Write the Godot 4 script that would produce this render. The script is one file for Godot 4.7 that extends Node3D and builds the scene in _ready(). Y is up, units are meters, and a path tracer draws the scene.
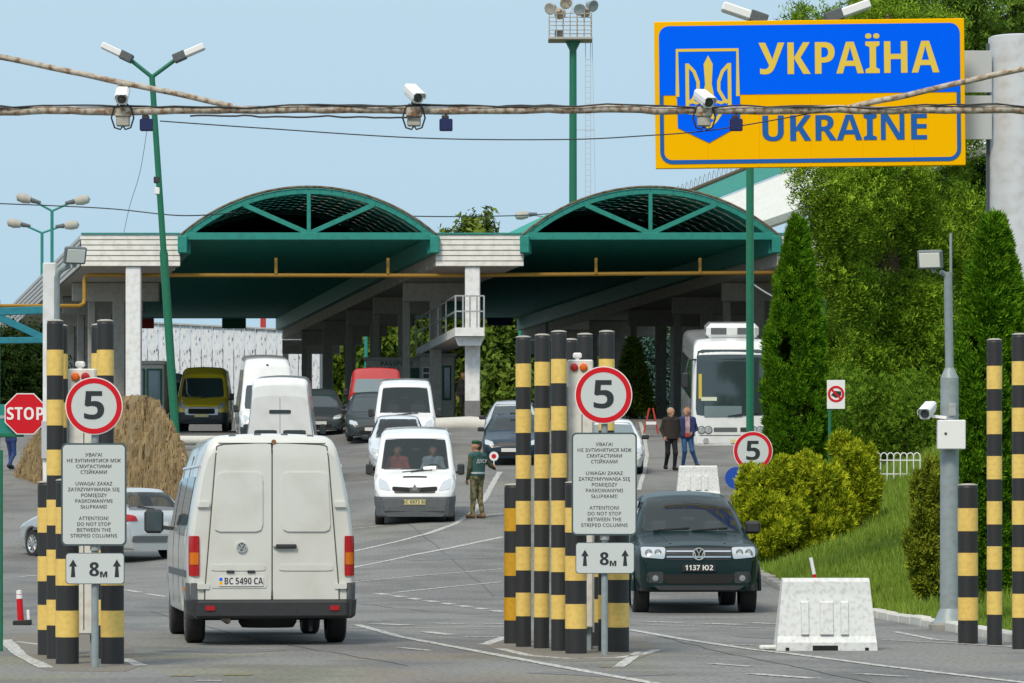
extends Node3D
# A road border crossing seen through a long lens: camera at eye height, the road climbs to two arched canopies.
const FOC := 4000.0      # focal length in pixels of a 1024 x 683 picture
const EYE := 1.5
const HOR := 515.0
var M := {}
var T := {}
var names := {}
var rng := RandomNumberGenerator.new()

func _ready() -> void:
	rng.seed = 7
	# ---- camera, sky, sun, exposure
	var cam := Camera3D.new()
	cam.name = "camera"
	add_child(cam)
	cam.position = Vector3(0, EYE, 0)
	cam.set_frustum(683.0 / FOC, Vector2(0, 173.5 / FOC), 1.0, 1500.0)
	cam.current = true
	var we := WorldEnvironment.new()
	we.name = "environment"
	var e := Environment.new()
	e.background_mode = Environment.BG_SKY
	var sm := ProceduralSkyMaterial.new()
	sm.sky_horizon_color = lin(0.265, 0.385, 0.467)
	sm.sky_top_color = lin(0.5, 0.56, 0.62)
	sm.sky_curve = 0.55
	sm.ground_horizon_color = lin(0.42, 0.45, 0.45)
	sm.ground_bottom_color = lin(0.16, 0.16, 0.15)
	sm.sun_angle_max = 1.0
	var sky := Sky.new()
	sky.sky_material = sm
	e.sky = sky
	e.tonemap_mode = Environment.TONE_MAPPER_LINEAR
	e.tonemap_exposure = 1.7
	e.background_energy_multiplier = 1.0
	e.sdfgi_enabled = true
	e.ssao_enabled = true
	e.ssil_enabled = true
	we.environment = e
	add_child(we)
	var sun := DirectionalLight3D.new()
	sun.name = "sun"
	sun.light_color = Color(1.0, 0.955, 0.88)
	sun.light_energy = 0.5
	sun.light_angular_distance = 14.0
	sun.shadow_enabled = true
	sun.rotation_degrees = Vector3(-48, -22, 0)
	add_child(sun)
	materials()
	build_ground()
	build_markings()
	build_station()
	build_background()
	build_signs_and_posts()
	build_gantry()
	build_lamps()
	build_street_things()
	build_vehicles()
	build_people()
	build_plants()

# ---------------------------------------------------------------- small helpers
func lin(r: float, g: float, b: float, a := 1.0) -> Color:
	return Color(r, g, b, a).linear_to_srgb()

func px_x(px: float, d: float) -> float:
	return (px - 512.0) * d / FOC

func px_y(py: float, d: float) -> float:
	return EYE + (HOR - py) * d / FOC

func at(px: float, py: float, d: float) -> Vector3:
	return Vector3(px_x(px, d), px_y(py, d), -d)

func lerp_table(t: Array, v: float) -> float:
	if v <= t[0][0]:
		return t[0][1]
	for i in range(1, t.size()):
		if v <= t[i][0]:
			return lerpf(t[i - 1][1], t[i][1], (v - t[i - 1][0]) / (t[i][0] - t[i - 1][0]))
	return t[-1][1]

func soft_table(t: Array, v: float) -> float:
	var w := 4.0
	return (lerp_table(t, v - w) + lerp_table(t, v - w / 2) + lerp_table(t, v) + lerp_table(t, v + w / 2) + lerp_table(t, v + w)) / 5.0

const PROFILE := [[0.0, 0.0], [64.0, 0.0], [80.0, 0.55], [93.0, 1.36], [100.0, 1.8], [108.0, 2.42], [118.0, 3.0], [129.0, 3.8], [143.0, 4.85], [155.0, 5.3], [175.0, 5.4], [400.0, 5.4]]
const RIGHT_EDGE := [[0.0, 6.4], [45.0, 5.95], [58.0, 5.3], [66.0, 4.75], [78.0, 4.4], [92.0, 5.2], [108.0, 7.8], [128.0, 10.0], [150.0, 11.5], [300.0, 11.5]]

func xr(d: float) -> float:
	return soft_table(RIGHT_EDGE, d)

func gh(x: float, d: float) -> float:
	var h := soft_table(PROFILE, d)
	if x < -2.0:
		h -= minf((-2.0 - x) * 0.075, 0.5) * smoothstep(66.0, 88.0, d) * (1.0 - smoothstep(178.0, 195.0, d))
	var over := x - xr(d) - 0.25
	if over > 0.0:
		h += minf(over * 0.36, 1.7) * smoothstep(50.0, 76.0, d) * (1.0 - smoothstep(118.0, 150.0, d)) + 0.06
	return h

func gp(px: float, py: float) -> Vector3:   # where the line of sight through a picture point meets the ground
	var d := 30.0
	while d < 300.0:
		if px_y(py, d) <= gh(px_x(px, d), d):
			break
		d += 0.5
	var a := d - 0.5
	var b := d
	for i in 12:
		d = (a + b) / 2
		if px_y(py, d) <= gh(px_x(px, d), d):
			b = d
		else:
			a = d
	return Vector3(px_x(px, d), gh(px_x(px, d), d), -d)

func on_ground(x: float, d: float) -> Vector3:
	return Vector3(x, gh(x, d), -d)

func numbered(called: String) -> String:
	if not names.has(called):
		names[called] = 0
		return called
	names[called] += 1
	return "%s_%03d" % [called, names[called]]

func thing(called: String, label: String, category: String, where := Vector3.ZERO, turn := 0.0, group := "") -> Node3D:
	var o := Node3D.new()
	o.name = numbered(called)
	add_child(o)
	o.position = where
	o.rotation.y = turn
	tag(o, label, category, group)
	return o

func tag(o: Node, label: String, category: String, group := "") -> void:
	o.set_meta("label", label)
	o.set_meta("category", category)
	if group:
		o.set_meta("group", group)

func part(called: String, mesh: Mesh, m: Material, parent: Node, where := Vector3.ZERO, turn := Vector3.ZERO) -> MeshInstance3D:
	var o := MeshInstance3D.new()
	o.mesh = mesh
	o.material_override = m
	o.position = where
	o.rotation = turn
	if parent == self:
		o.name = numbered(called)
		add_child(o)
	else:
		o.name = called
		parent.add_child(o, true)
	return o

func structure(called: String, mesh: Mesh, m: Material) -> MeshInstance3D:
	var o := part(called, mesh, m, self)
	o.set_meta("kind", "structure")
	return o

func copy(o: Node3D, where: Vector3, turn := 0.0, label := "") -> Node3D:
	var c: Node3D = o.duplicate()
	c.name = numbered(String(o.name))
	add_child(c)
	c.position = where
	c.rotation.y = turn
	if label:
		c.set_meta("label", label)
	return c

class MB:      # collects triangles; a, b, c run anticlockwise seen from outside
	var v := PackedVector3Array()
	var n := PackedVector3Array()
	var u := PackedVector2Array()
	var c := PackedColorArray()
	var col := Color.WHITE
	var use_col := false
	func vert(p: Vector3, no: Vector3, uv := Vector2.ZERO) -> void:
		v.append(p); n.append(no); u.append(uv)
		if use_col:
			c.append(col)
	func tri(a: Vector3, b: Vector3, d: Vector3) -> void:
		var no := (b - a).cross(d - a).normalized()
		vert(a, no); vert(d, no); vert(b, no)
	func quad(a: Vector3, b: Vector3, d: Vector3, e: Vector3) -> void:
		tri(a, b, d); tri(a, d, e)
	func tri_n(a: Vector3, b: Vector3, d: Vector3, na: Vector3, nb: Vector3, nd: Vector3) -> void:
		vert(a, na); vert(d, nd); vert(b, nb)
	func quad_n(a: Vector3, b: Vector3, d: Vector3, e: Vector3, na: Vector3, nb: Vector3, nd: Vector3, ne: Vector3) -> void:
		tri_n(a, b, d, na, nb, nd); tri_n(a, d, e, na, nd, ne)
	func box(mid: Vector3, size: Vector3, bas := Basis.IDENTITY) -> MB:
		var h := size / 2
		var p := []
		for i in 8:
			p.append(mid + bas * Vector3(h.x if i & 1 else -h.x, h.y if i & 2 else -h.y, h.z if i & 4 else -h.z))
		quad(p[4], p[5], p[7], p[6]); quad(p[1], p[0], p[2], p[3]); quad(p[5], p[1], p[3], p[7])
		quad(p[0], p[4], p[6], p[2]); quad(p[6], p[7], p[3], p[2]); quad(p[0], p[1], p[5], p[4])
		return self
	func cbox(mid: Vector3, size: Vector3, ch: float, bas := Basis.IDENTITY) -> MB:   # box with chamfered edges
		var h := size / 2
		var p := func(x: int, y: int, z: int, k: int) -> Vector3:
			var q := Vector3(x * h.x, y * h.y, z * h.z)
			for i in 3:
				if i != k:
					q[i] -= ch * [x, y, z][i]
			return mid + bas * q
		for k in 3:
			for s in [-1, 1]:
				var q := []
				for w in [[-1, -1], [1, -1], [1, 1], [-1, 1]]:
					var i := [0, 0, 0]
					i[k] = s; i[(k + 1) % 3] = w[0]; i[(k + 2) % 3] = w[1]
					q.append(p.call(i[0], i[1], i[2], k))
				if s > 0:
					quad(q[0], q[1], q[2], q[3])
				else:
					quad(q[3], q[2], q[1], q[0])
		for k in 3:
			var k1 := (k + 1) % 3
			var k2 := (k + 2) % 3
			for a in [-1, 1]:
				for b in [-1, 1]:
					var lo := [0, 0, 0]
					var hi := [0, 0, 0]
					lo[k] = -1; hi[k] = 1
					lo[k1] = a; hi[k1] = a; lo[k2] = b; hi[k2] = b
					var q := [p.call(lo[0], lo[1], lo[2], k1), p.call(hi[0], hi[1], hi[2], k1), p.call(hi[0], hi[1], hi[2], k2), p.call(lo[0], lo[1], lo[2], k2)]
					if a * b > 0:
						q.reverse()
					quad(q[0], q[1], q[2], q[3])
		for x in [-1, 1]:
			for y in [-1, 1]:
				for z in [-1, 1]:
					if x * y * z > 0:
						tri(p.call(x, y, z, 0), p.call(x, y, z, 1), p.call(x, y, z, 2))
					else:
						tri(p.call(x, y, z, 0), p.call(x, y, z, 2), p.call(x, y, z, 1))
		return self
	func tube(pts: Array, radii: Variant, sides := 10, caps := true) -> MB:
		var rings := []
		var nrm := []
		var up := Vector3.UP
		for i in pts.size():
			var a: Vector3 = pts[maxi(i - 1, 0)]
			var b: Vector3 = pts[mini(i + 1, pts.size() - 1)]
			var dir := (b - a).normalized()
			if absf(dir.dot(up)) > 0.95:
				up = Vector3.RIGHT if absf(dir.x) < 0.9 else Vector3.BACK
			var x := up.cross(dir).normalized()
			var y := dir.cross(x).normalized()
			up = y
			var r: float = radii[i] if radii is Array else radii
			var ring := []
			var nn := []
			for k in sides:
				var an := TAU * k / sides
				var o := x * cos(an) + y * sin(an)
				ring.append(pts[i] + o * r)
				nn.append(o)
			rings.append(ring); nrm.append(nn)
		for i in pts.size() - 1:
			for k in sides:
				var j := (k + 1) % sides
				quad_n(rings[i][k], rings[i][j], rings[i + 1][j], rings[i + 1][k], nrm[i][k], nrm[i][j], nrm[i + 1][j], nrm[i + 1][k])
		if caps:
			for k in range(1, sides - 1):
				tri(rings[0][0], rings[0][k + 1], rings[0][k])
				tri(rings[-1][0], rings[-1][k], rings[-1][k + 1])
		return self
	func lathe(prof: Array, sides := 24, axis := Vector3.UP, mid := Vector3.ZERO) -> MB:   # prof: [radius, along the axis]; runs so that the outside lies to the right
		var x := axis.cross(Vector3.RIGHT if absf(axis.x) < 0.9 else Vector3.UP).normalized()
		var y := axis.cross(x).normalized()
		for i in prof.size() - 1:
			var a: Array = prof[i]
			var b: Array = prof[i + 1]
			var sl := Vector2(b[1] - a[1], -(b[0] - a[0])).normalized()
			for k in sides:
				var q := []
				var m := []
				for w in [[a, k], [a, k + 1], [b, k + 1], [b, k]]:
					var an: float = TAU * w[1] / sides
					var o := x * cos(an) + y * sin(an)
					q.append(mid + o * float(w[0][0]) + axis * float(w[0][1]))
					m.append((o * sl.x + axis * sl.y).normalized())
				if b[0] < 1e-5:
					tri_n(q[0], q[1], q[2], m[0], m[1], m[2])
				elif a[0] < 1e-5:
					tri_n(q[0], q[2], q[3], m[0], m[2], m[3])
				else:
					quad_n(q[0], q[1], q[2], q[3], m[0], m[1], m[2], m[3])
		return self
	func prism(poly: PackedVector2Array, z0: float, z1: float, xf := Transform3D.IDENTITY) -> MB:   # a flat outline in x and y pulled from z0 to z1
		var p := poly
		if Geometry2D.is_polygon_clockwise(p):
			p = p.duplicate()
			p.reverse()
		var ids := Geometry2D.triangulate_polygon(p)
		for i in range(0, ids.size(), 3):
			var q := [p[ids[i]], p[ids[i + 1]], p[ids[i + 2]]]
			if (q[1] - q[0]).cross(q[2] - q[0]) < 0:
				q.reverse()
			tri(xf * Vector3(q[0].x, q[0].y, z1), xf * Vector3(q[1].x, q[1].y, z1), xf * Vector3(q[2].x, q[2].y, z1))
			tri(xf * Vector3(q[0].x, q[0].y, z0), xf * Vector3(q[2].x, q[2].y, z0), xf * Vector3(q[1].x, q[1].y, z0))
		for i in p.size():
			var a := p[i]
			var b := p[(i + 1) % p.size()]
			quad(xf * Vector3(a.x, a.y, z0), xf * Vector3(b.x, b.y, z0), xf * Vector3(b.x, b.y, z1), xf * Vector3(a.x, a.y, z1))
		return self
	func stroke(pts: Array, w: float, z0: float, z1: float, xf := Transform3D.IDENTITY) -> MB:   # a flat line of some width
		var l := PackedVector2Array()
		var r := PackedVector2Array()
		for i in pts.size():
			var a: Vector2 = pts[maxi(i - 1, 0)]
			var b: Vector2 = pts[mini(i + 1, pts.size() - 1)]
			var o := (b - a).normalized().orthogonal() * w / 2
			l.append(pts[i] + o); r.append(pts[i] - o)
		r.reverse()
		l.append_array(r)
		return prism(l, z0, z1, xf)
	func mesh() -> ArrayMesh:
		var a := []
		a.resize(Mesh.ARRAY_MAX)
		a[Mesh.ARRAY_VERTEX] = v
		a[Mesh.ARRAY_NORMAL] = n
		a[Mesh.ARRAY_TEX_UV] = u
		if use_col:
			a[Mesh.ARRAY_COLOR] = c
		var m := ArrayMesh.new()
		m.add_surface_from_arrays(Mesh.PRIMITIVE_TRIANGLES, a)
		return m

func disc_poly(r: float, n := 40, mid := Vector2.ZERO) -> PackedVector2Array:
	var p := PackedVector2Array()
	for i in n:
		p.append(mid + Vector2.from_angle(TAU * i / n) * r)
	return p

func round_rect(w: float, h: float, r: float, mid := Vector2.ZERO, n := 5) -> PackedVector2Array:
	var p := PackedVector2Array()
	for k in 4:
		var c := mid + Vector2((w / 2 - r) * [1, -1, -1, 1][k], (h / 2 - r) * [1, 1, -1, -1][k])
		for i in n + 1:
			p.append(c + Vector2.from_angle(PI / 2 * (k + float(i) / n)) * r)
	return p

func ring_mesh(outer: float, inner: float, z0: float, z1: float, n := 40) -> ArrayMesh:
	var b := MB.new()
	for i in n:
		var a0 := Vector2.from_angle(TAU * i / n)
		var a1 := Vector2.from_angle(TAU * (i + 1) / n)
		var q := func(d: Vector2, r: float, z: float) -> Vector3: return Vector3(d.x * r, d.y * r, z)
		b.quad(q.call(a0, inner, z1), q.call(a0, outer, z1), q.call(a1, outer, z1), q.call(a1, inner, z1))
		b.quad(q.call(a0, outer, z0), q.call(a1, outer, z0), q.call(a1, outer, z1), q.call(a0, outer, z1))
		b.quad(q.call(a0, inner, z0), q.call(a0, inner, z1), q.call(a1, inner, z1), q.call(a1, inner, z0))
	return b.mesh()

func text(words: String, cap: float, m: Material, parent: Node, where: Vector3, turn := Vector3.ZERO, wide := 1.0, bold := false, called := "lettering", depth := 0.004) -> MeshInstance3D:
	var f := SystemFont.new()
	f.font_names = PackedStringArray(["Droid Sans"])
	f.font_weight = 700 if bold else 400
	var t := TextMesh.new()
	t.text = words
	t.font = f
	t.font_size = 48
	t.pixel_size = cap / (0.714 * 48.0)
	t.depth = depth
	t.curve_step = 1.0
	var o := part(called, t, m, parent, where, turn)
	o.scale = Vector3(wide, 1, 1)
	return o

# ---------------------------------------------------------------- materials
func noise_tex(key: String, freq: float, ramp: Array, size := 512, octaves := 4, kind := FastNoiseLite.TYPE_SIMPLEX_SMOOTH, seed_ := 1, normal := false) -> Texture2D:
	var n := FastNoiseLite.new()
	n.noise_type = kind
	n.frequency = freq
	n.seed = seed_
	n.fractal_octaves = octaves
	var t := NoiseTexture2D.new()
	t.width = size
	t.height = size
	t.seamless = true
	t.noise = n
	if normal:
		t.as_normal_map = true
		t.bump_strength = 4.0
	else:
		var g := Gradient.new()
		var off := PackedFloat32Array()
		var col := PackedColorArray()
		for r in ramp:
			off.append(r[0])
			col.append(r[1])
		g.offsets = off
		g.colors = col
		t.color_ramp = g
	T[key] = t
	return t

func mat(key: String, r: float, g: float, b: float, rough := 0.6, metal := 0.0, tex: Texture2D = null, scale := 1.0, world := false) -> StandardMaterial3D:
	var m := StandardMaterial3D.new()
	m.resource_name = key
	m.albedo_color = lin(r, g, b)
	m.roughness = rough
	m.metallic = metal
	if tex:
		m.albedo_texture = tex
		m.uv1_triplanar = true
		m.uv1_world_triplanar = world
		m.uv1_scale = Vector3.ONE * scale
	M[key] = m
	return m

func rough_normal(key: String, tex: Texture2D, strength: float) -> void:
	M[key].normal_enabled = true
	M[key].normal_texture = tex
	M[key].normal_scale = strength

func materials() -> void:
	var w := Color.WHITE
	var asphalt := noise_tex("asphalt", 0.035, [[0.0, lin(0.42, 0.42, 0.42)], [0.35, lin(0.68, 0.67, 0.66)], [0.55, lin(0.88, 0.87, 0.85)], [0.8, lin(1, 0.99, 0.97)]], 1024, 6)
	var patch := noise_tex("patch", 0.012, [[0.0, lin(0.68, 0.66, 0.64)], [0.42, lin(0.82, 0.82, 0.82)], [0.5, lin(0.95, 0.94, 0.92)], [1.0, w]], 512, 5, FastNoiseLite.TYPE_SIMPLEX_SMOOTH, 5)
	var grime := noise_tex("grime", 0.02, [[0.0, lin(0.8, 0.78, 0.74)], [0.4, lin(0.94, 0.93, 0.91)], [0.6, w]], 512, 5, FastNoiseLite.TYPE_SIMPLEX_SMOOTH, 3)
	var rust := noise_tex("rust", 0.02, [[0.0, lin(0.12, 0.06, 0.03)], [0.34, lin(0.24, 0.14, 0.08)], [0.46, lin(0.4, 0.34, 0.27)], [0.7, lin(0.5, 0.46, 0.4)]], 512, 5, FastNoiseLite.TYPE_SIMPLEX_SMOOTH, 9)
	var worn := noise_tex("worn", 0.05, [[0.0, lin(0.2, 0.2, 0.2)], [0.36, lin(0.38, 0.38, 0.37)], [0.5, lin(0.85, 0.85, 0.83)], [1.0, w]], 512, 5, FastNoiseLite.TYPE_SIMPLEX_SMOOTH, 13)
	var peel := noise_tex("peel", 0.02, [[0.0, lin(0.1, 0.1, 0.11)], [0.2, lin(0.2, 0.2, 0.22)], [0.26, lin(0.85, 0.86, 0.88)], [0.7, w]], 512, 5, FastNoiseLite.TYPE_SIMPLEX_SMOOTH, 21)
	var straw := noise_tex("straw", 0.03, [[0.0, lin(0.30, 0.22, 0.12)], [0.45, lin(0.75, 0.62, 0.42)], [0.75, w]], 512, 5, FastNoiseLite.TYPE_SIMPLEX_SMOOTH, 17)
	var film := noise_tex("film", 0.015, [[0.0, lin(0.9, 0.885, 0.86)], [0.6, w]], 256, 5, FastNoiseLite.TYPE_SIMPLEX_SMOOTH, 63)
	var scuff := noise_tex("scuff", 0.05, [[0.0, lin(0.7, 0.69, 0.67)], [0.35, lin(0.9, 0.89, 0.88)], [0.5, w]], 512, 5, FastNoiseLite.TYPE_SIMPLEX_SMOOTH, 33)
	var turf := noise_tex("turf", 0.03, [[0.0, lin(0.55, 0.5, 0.3)], [0.5, lin(0.85, 0.9, 0.7)], [1.0, w]], 512, 4)
	var bump := noise_tex("bump", 0.12, [], 512, 4, FastNoiseLite.TYPE_SIMPLEX_SMOOTH, 2, true)
	mat("road", 0.25, 0.25, 0.248, 0.92, 0.0, asphalt, 0.35, true)
	M.road.vertex_color_use_as_albedo = true
	M.road.detail_enabled = true
	M.road.detail_blend_mode = BaseMaterial3D.BLEND_MODE_MUL
	M.road.detail_albedo = patch
	M.road.detail_uv_layer = BaseMaterial3D.DETAIL_UV_2
	M.road.uv2_triplanar = true
	M.road.uv2_world_triplanar = true
	M.road.uv2_scale = Vector3.ONE * 0.06
	rough_normal("road", bump, 0.25)
	mat("soil", 0.13, 0.12, 0.07, 0.95, 0.0, turf, 0.2, true)
	mat("lawn", 0.075, 0.12, 0.022, 0.95, 0.0, turf, 0.5, true)
	mat("dust", 0.215, 0.195, 0.165, 0.95, 0.0, asphalt, 0.5, true)
	mat("paint", 0.62, 0.61, 0.58, 0.8, 0.0, worn, 0.45, true)
	mat("paint_yellow", 0.36, 0.29, 0.12, 0.8, 0.0, worn, 0.9, true)
	mat("kerb_white", 0.6, 0.59, 0.55, 0.85, 0.0, grime, 0.9, true)
	mat("kerb_grey", 0.3, 0.29, 0.27, 0.9, 0.0, grime, 0.5, true)
	mat("concrete", 0.42, 0.41, 0.38, 0.9, 0.0, grime, 0.35, true)
	mat("column_white", 0.78, 0.79, 0.8, 0.75, 0.0, grime, 0.3, true)
	mat("column_foot", 0.2, 0.2, 0.21, 0.8, 0.0, grime, 0.5, true)
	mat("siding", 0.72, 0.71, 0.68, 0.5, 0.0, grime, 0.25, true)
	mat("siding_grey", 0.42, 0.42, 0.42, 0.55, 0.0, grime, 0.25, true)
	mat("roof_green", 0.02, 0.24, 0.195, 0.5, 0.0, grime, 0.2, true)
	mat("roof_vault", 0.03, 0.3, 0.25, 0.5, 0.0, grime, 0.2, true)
	M.roof_vault.backlight = Color(0.3, 0.9, 0.85)
	mat("roof_edge", 0.3, 0.28, 0.2, 0.7, 0.0, rust, 0.4, true)
	mat("skylight", 0.6, 0.62, 0.5, 0.5)
	M.skylight.backlight = Color(1.0, 1.0, 0.9)
	mat("teal", 0.015, 0.24, 0.2, 0.45, 0.0, grime, 0.3, true)
	mat("teal_blue", 0.012, 0.2, 0.27, 0.5, 0.0, grime, 0.8, true)
	mat("pipe_yellow", 0.4, 0.22, 0.025, 0.55, 0.0, grime, 0.6, true)
	mat("pole_green", 0.01, 0.16, 0.085, 0.4, 0.0, grime, 0.7, true)
	mat("pole_grey", 0.28, 0.33, 0.35, 0.5, 0.1, grime, 0.7, true)
	mat("galvanised", 0.42, 0.44, 0.45, 0.45, 0.35, grime, 0.8, true)
	mat("rust", 1, 1, 1, 0.85, 0.0, rust, 0.7, true)
	mat("peel", 0.72, 0.74, 0.78, 0.75, 0.0, peel, 0.5, true)
	M.peel.uv1_scale = Vector3(0.55, 0.16, 0.55)
	mat("straw", 0.36, 0.295, 0.19, 0.95, 0.0, straw, 0.5, true)
	M.straw.uv1_scale = Vector3(1.2, 0.25, 1.2)
	mat("white_paint", 0.72, 0.72, 0.7, 0.5, 0.0, grime, 0.6)
	mat("white_plastic", 0.7, 0.72, 0.72, 0.5, 0.0, scuff, 0.5)
	mat("sign_face", 0.56, 0.6, 0.6, 0.45)
	mat("sign_red", 0.6, 0.02, 0.03, 0.45)
	mat("sign_dark", 0.018, 0.024, 0.03, 0.5)
	mat("sign_edge", 0.06, 0.09, 0.1, 0.5)
	mat("sign_white", 0.8, 0.8, 0.8, 0.45)
	mat("sign_blue", 0.0, 0.125, 0.98, 0.4)
	mat("sign_line", 0.02, 0.12, 0.42, 0.4)
	mat("sign_yellow", 0.93, 0.47, 0.0, 0.4)
	mat("sign_letter", 0.78, 0.56, 0.08, 0.4)
	mat("sign_back", 0.5, 0.52, 0.54, 0.5, 0.2)
	mat("round_blue", 0.01, 0.07, 0.4, 0.45)
	mat("tape_black", 0.022, 0.023, 0.026, 0.55, 0.0, grime, 1.5)
	mat("tape_yellow", 0.8, 0.56, 0.15, 0.5, 0.0, grime, 1.2)
	mat("tape_orange", 0.6, 0.32, 0.01, 0.5, 0.0, grime, 1.2)
	mat("cap_grey", 0.42, 0.4, 0.36, 0.7, 0.0, grime, 2.0)
	mat("lamp_red", 0.42, 0.015, 0.015, 0.25)
	mat("lamp_orange", 0.75, 0.14, 0.005, 0.25)
	mat("lamp_glass", 0.72, 0.74, 0.7, 0.15)
	mat("lamp_frame", 0.13, 0.16, 0.17, 0.5)
	mat("box_blue", 0.006, 0.012, 0.085, 0.45)
	mat("wire", 0.03, 0.03, 0.032, 0.6)
	mat("wire_grey", 0.25, 0.26, 0.27, 0.6)
	mat("rubber", 0.022, 0.022, 0.023, 0.8, 0.0, grime, 2.0)
	mat("black_plastic", 0.03, 0.032, 0.036, 0.55, 0.0, grime, 1.0)
	mat("grey_plastic", 0.1, 0.11, 0.12, 0.6, 0.0, grime, 1.0)
	mat("glass", 0.03, 0.045, 0.05, 0.04)
	M.glass.metallic_specular = 0.75
	mat("glass_light", 0.16, 0.21, 0.23, 0.05)
	M.glass_light.metallic_specular = 0.9
	for q in [["window", 0.42], ["window_dark", 0.62]]:
		mat(q[0], 0.03, 0.045, 0.045, 0.03)
		M[q[0]].albedo_color.a = q[1]
		M[q[0]].transparency = BaseMaterial3D.TRANSPARENCY_ALPHA
	mat("liner", 0.07, 0.07, 0.072, 0.8)
	mat("seat_cloth", 0.05, 0.052, 0.06, 0.9)
	mat("tar", 0.1, 0.1, 0.1, 0.7)
	mat("patch", 0.19, 0.19, 0.19, 0.92, 0.0, asphalt, 0.5, true)
	mat("head_lamp", 0.62, 0.65, 0.67, 0.08, 0.5)
	mat("tail_red", 0.4, 0.012, 0.015, 0.15)
	mat("tail_orange", 0.62, 0.16, 0.01, 0.15)
	mat("chrome", 0.68, 0.69, 0.7, 0.12, 1.0)
	mat("badge", 0.6, 0.62, 0.64, 0.3, 0.4)
	mat("fog_glass", 0.25, 0.27, 0.28, 0.1)
	mat("rim", 0.45, 0.46, 0.47, 0.3, 0.7)
	mat("rim_dark", 0.1, 0.1, 0.1, 0.6, 0.2)
	mat("plate_white", 0.72, 0.72, 0.7, 0.4)
	mat("plate_yellow", 0.7, 0.62, 0.3, 0.4)
	mat("plate_black", 0.02, 0.02, 0.02, 0.4)
	mat("plate_ink", 0.02, 0.025, 0.04, 0.5)
	mat("underbody", 0.012, 0.012, 0.012, 0.9)
	mat("seam", 0.08, 0.078, 0.07, 0.8)
	mat("rust_mark", 0.25, 0.12, 0.05, 0.9)
	var car := {"car_cream": [0.67, 0.68, 0.65], "car_white": [0.76, 0.77, 0.78], "car_red": [0.45, 0.025, 0.025], "car_yellow": [0.62, 0.46, 0.015], "car_green": [0.006, 0.02, 0.021], "car_navy": [0.014, 0.032, 0.05], "car_silver": [0.55, 0.57, 0.58], "car_dark": [0.04, 0.05, 0.055], "car_sky": [0.6, 0.66, 0.72]}
	for k in car:
		mat(k, car[k][0], car[k][1], car[k][2], 0.35, 0.0, film if k in ["car_cream", "car_yellow", "car_red", "car_white"] else null, 0.45)
		M[k].clearcoat_enabled = true
		M[k].clearcoat = 0.9
		M[k].clearcoat_roughness = 0.06
	M.car_silver.metallic = 0.5
	for k in ["car_green", "car_navy", "car_dark"]:
		M[k].clearcoat = 0.25
		M[k].metallic_specular = 0.3
	for k in ["sign_blue", "sign_yellow", "sign_line", "sign_letter", "sign_red"]:
		M[k].metallic_specular = 0.12
	mat("leaf", 1, 1, 1, 0.6)
	M.leaf.vertex_color_use_as_albedo = true
	M.leaf.metallic_specular = 0.2
	M.leaf.backlight = Color(0.75, 0.85, 0.25)
	mat("needle", 1, 1, 1, 0.7)
	M.needle.vertex_color_use_as_albedo = true
	M.needle.metallic_specular = 0.15
	M.needle.backlight = Color(0.25, 0.3, 0.1)
	mat("bark", 0.13, 0.1, 0.075, 0.95, 0.0, straw, 1.0, true)
	mat("person", 1, 1, 1, 0.85)
	M.person.vertex_color_use_as_albedo = true
	mat("shop_green", 0.01, 0.1, 0.06, 0.5)
	mat("booth_wall", 0.5, 0.5, 0.46, 0.7, 0.0, grime, 0.4, true)
	mat("red_board", 0.45, 0.03, 0.025, 0.6)
	mat("blue_frame", 0.03, 0.3, 0.6, 0.5)

# ---------------------------------------------------------------- the ground
func sheet(xs: Callable, nx: int, ds: Array, lift: float, tint: Variant = null) -> ArrayMesh:
	var st := SurfaceTool.new()
	st.begin(Mesh.PRIMITIVE_TRIANGLES)
	st.set_smooth_group(0)
	for d in ds:
		for i in nx + 1:
			var x: float = xs.call(float(i) / nx, d)
			if tint != null:
				st.set_color(tint.call(x, d))
			st.set_uv(Vector2(x, d))
			st.add_vertex(Vector3(x, gh(x, d) + lift, -d))
	for j in ds.size() - 1:
		for i in nx:
			var a := j * (nx + 1) + i
			var b := a + nx + 1
			for k in [a, b, a + 1, a + 1, b, b + 1]:
				st.add_index(k)
	st.generate_normals()
	return st.commit()

func steps(a: float, b: float, by: float) -> Array:
	var o := []
	var v := a
	while v < b:
		o.append(v)
		v += by
	o.append(b)
	return o

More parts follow.
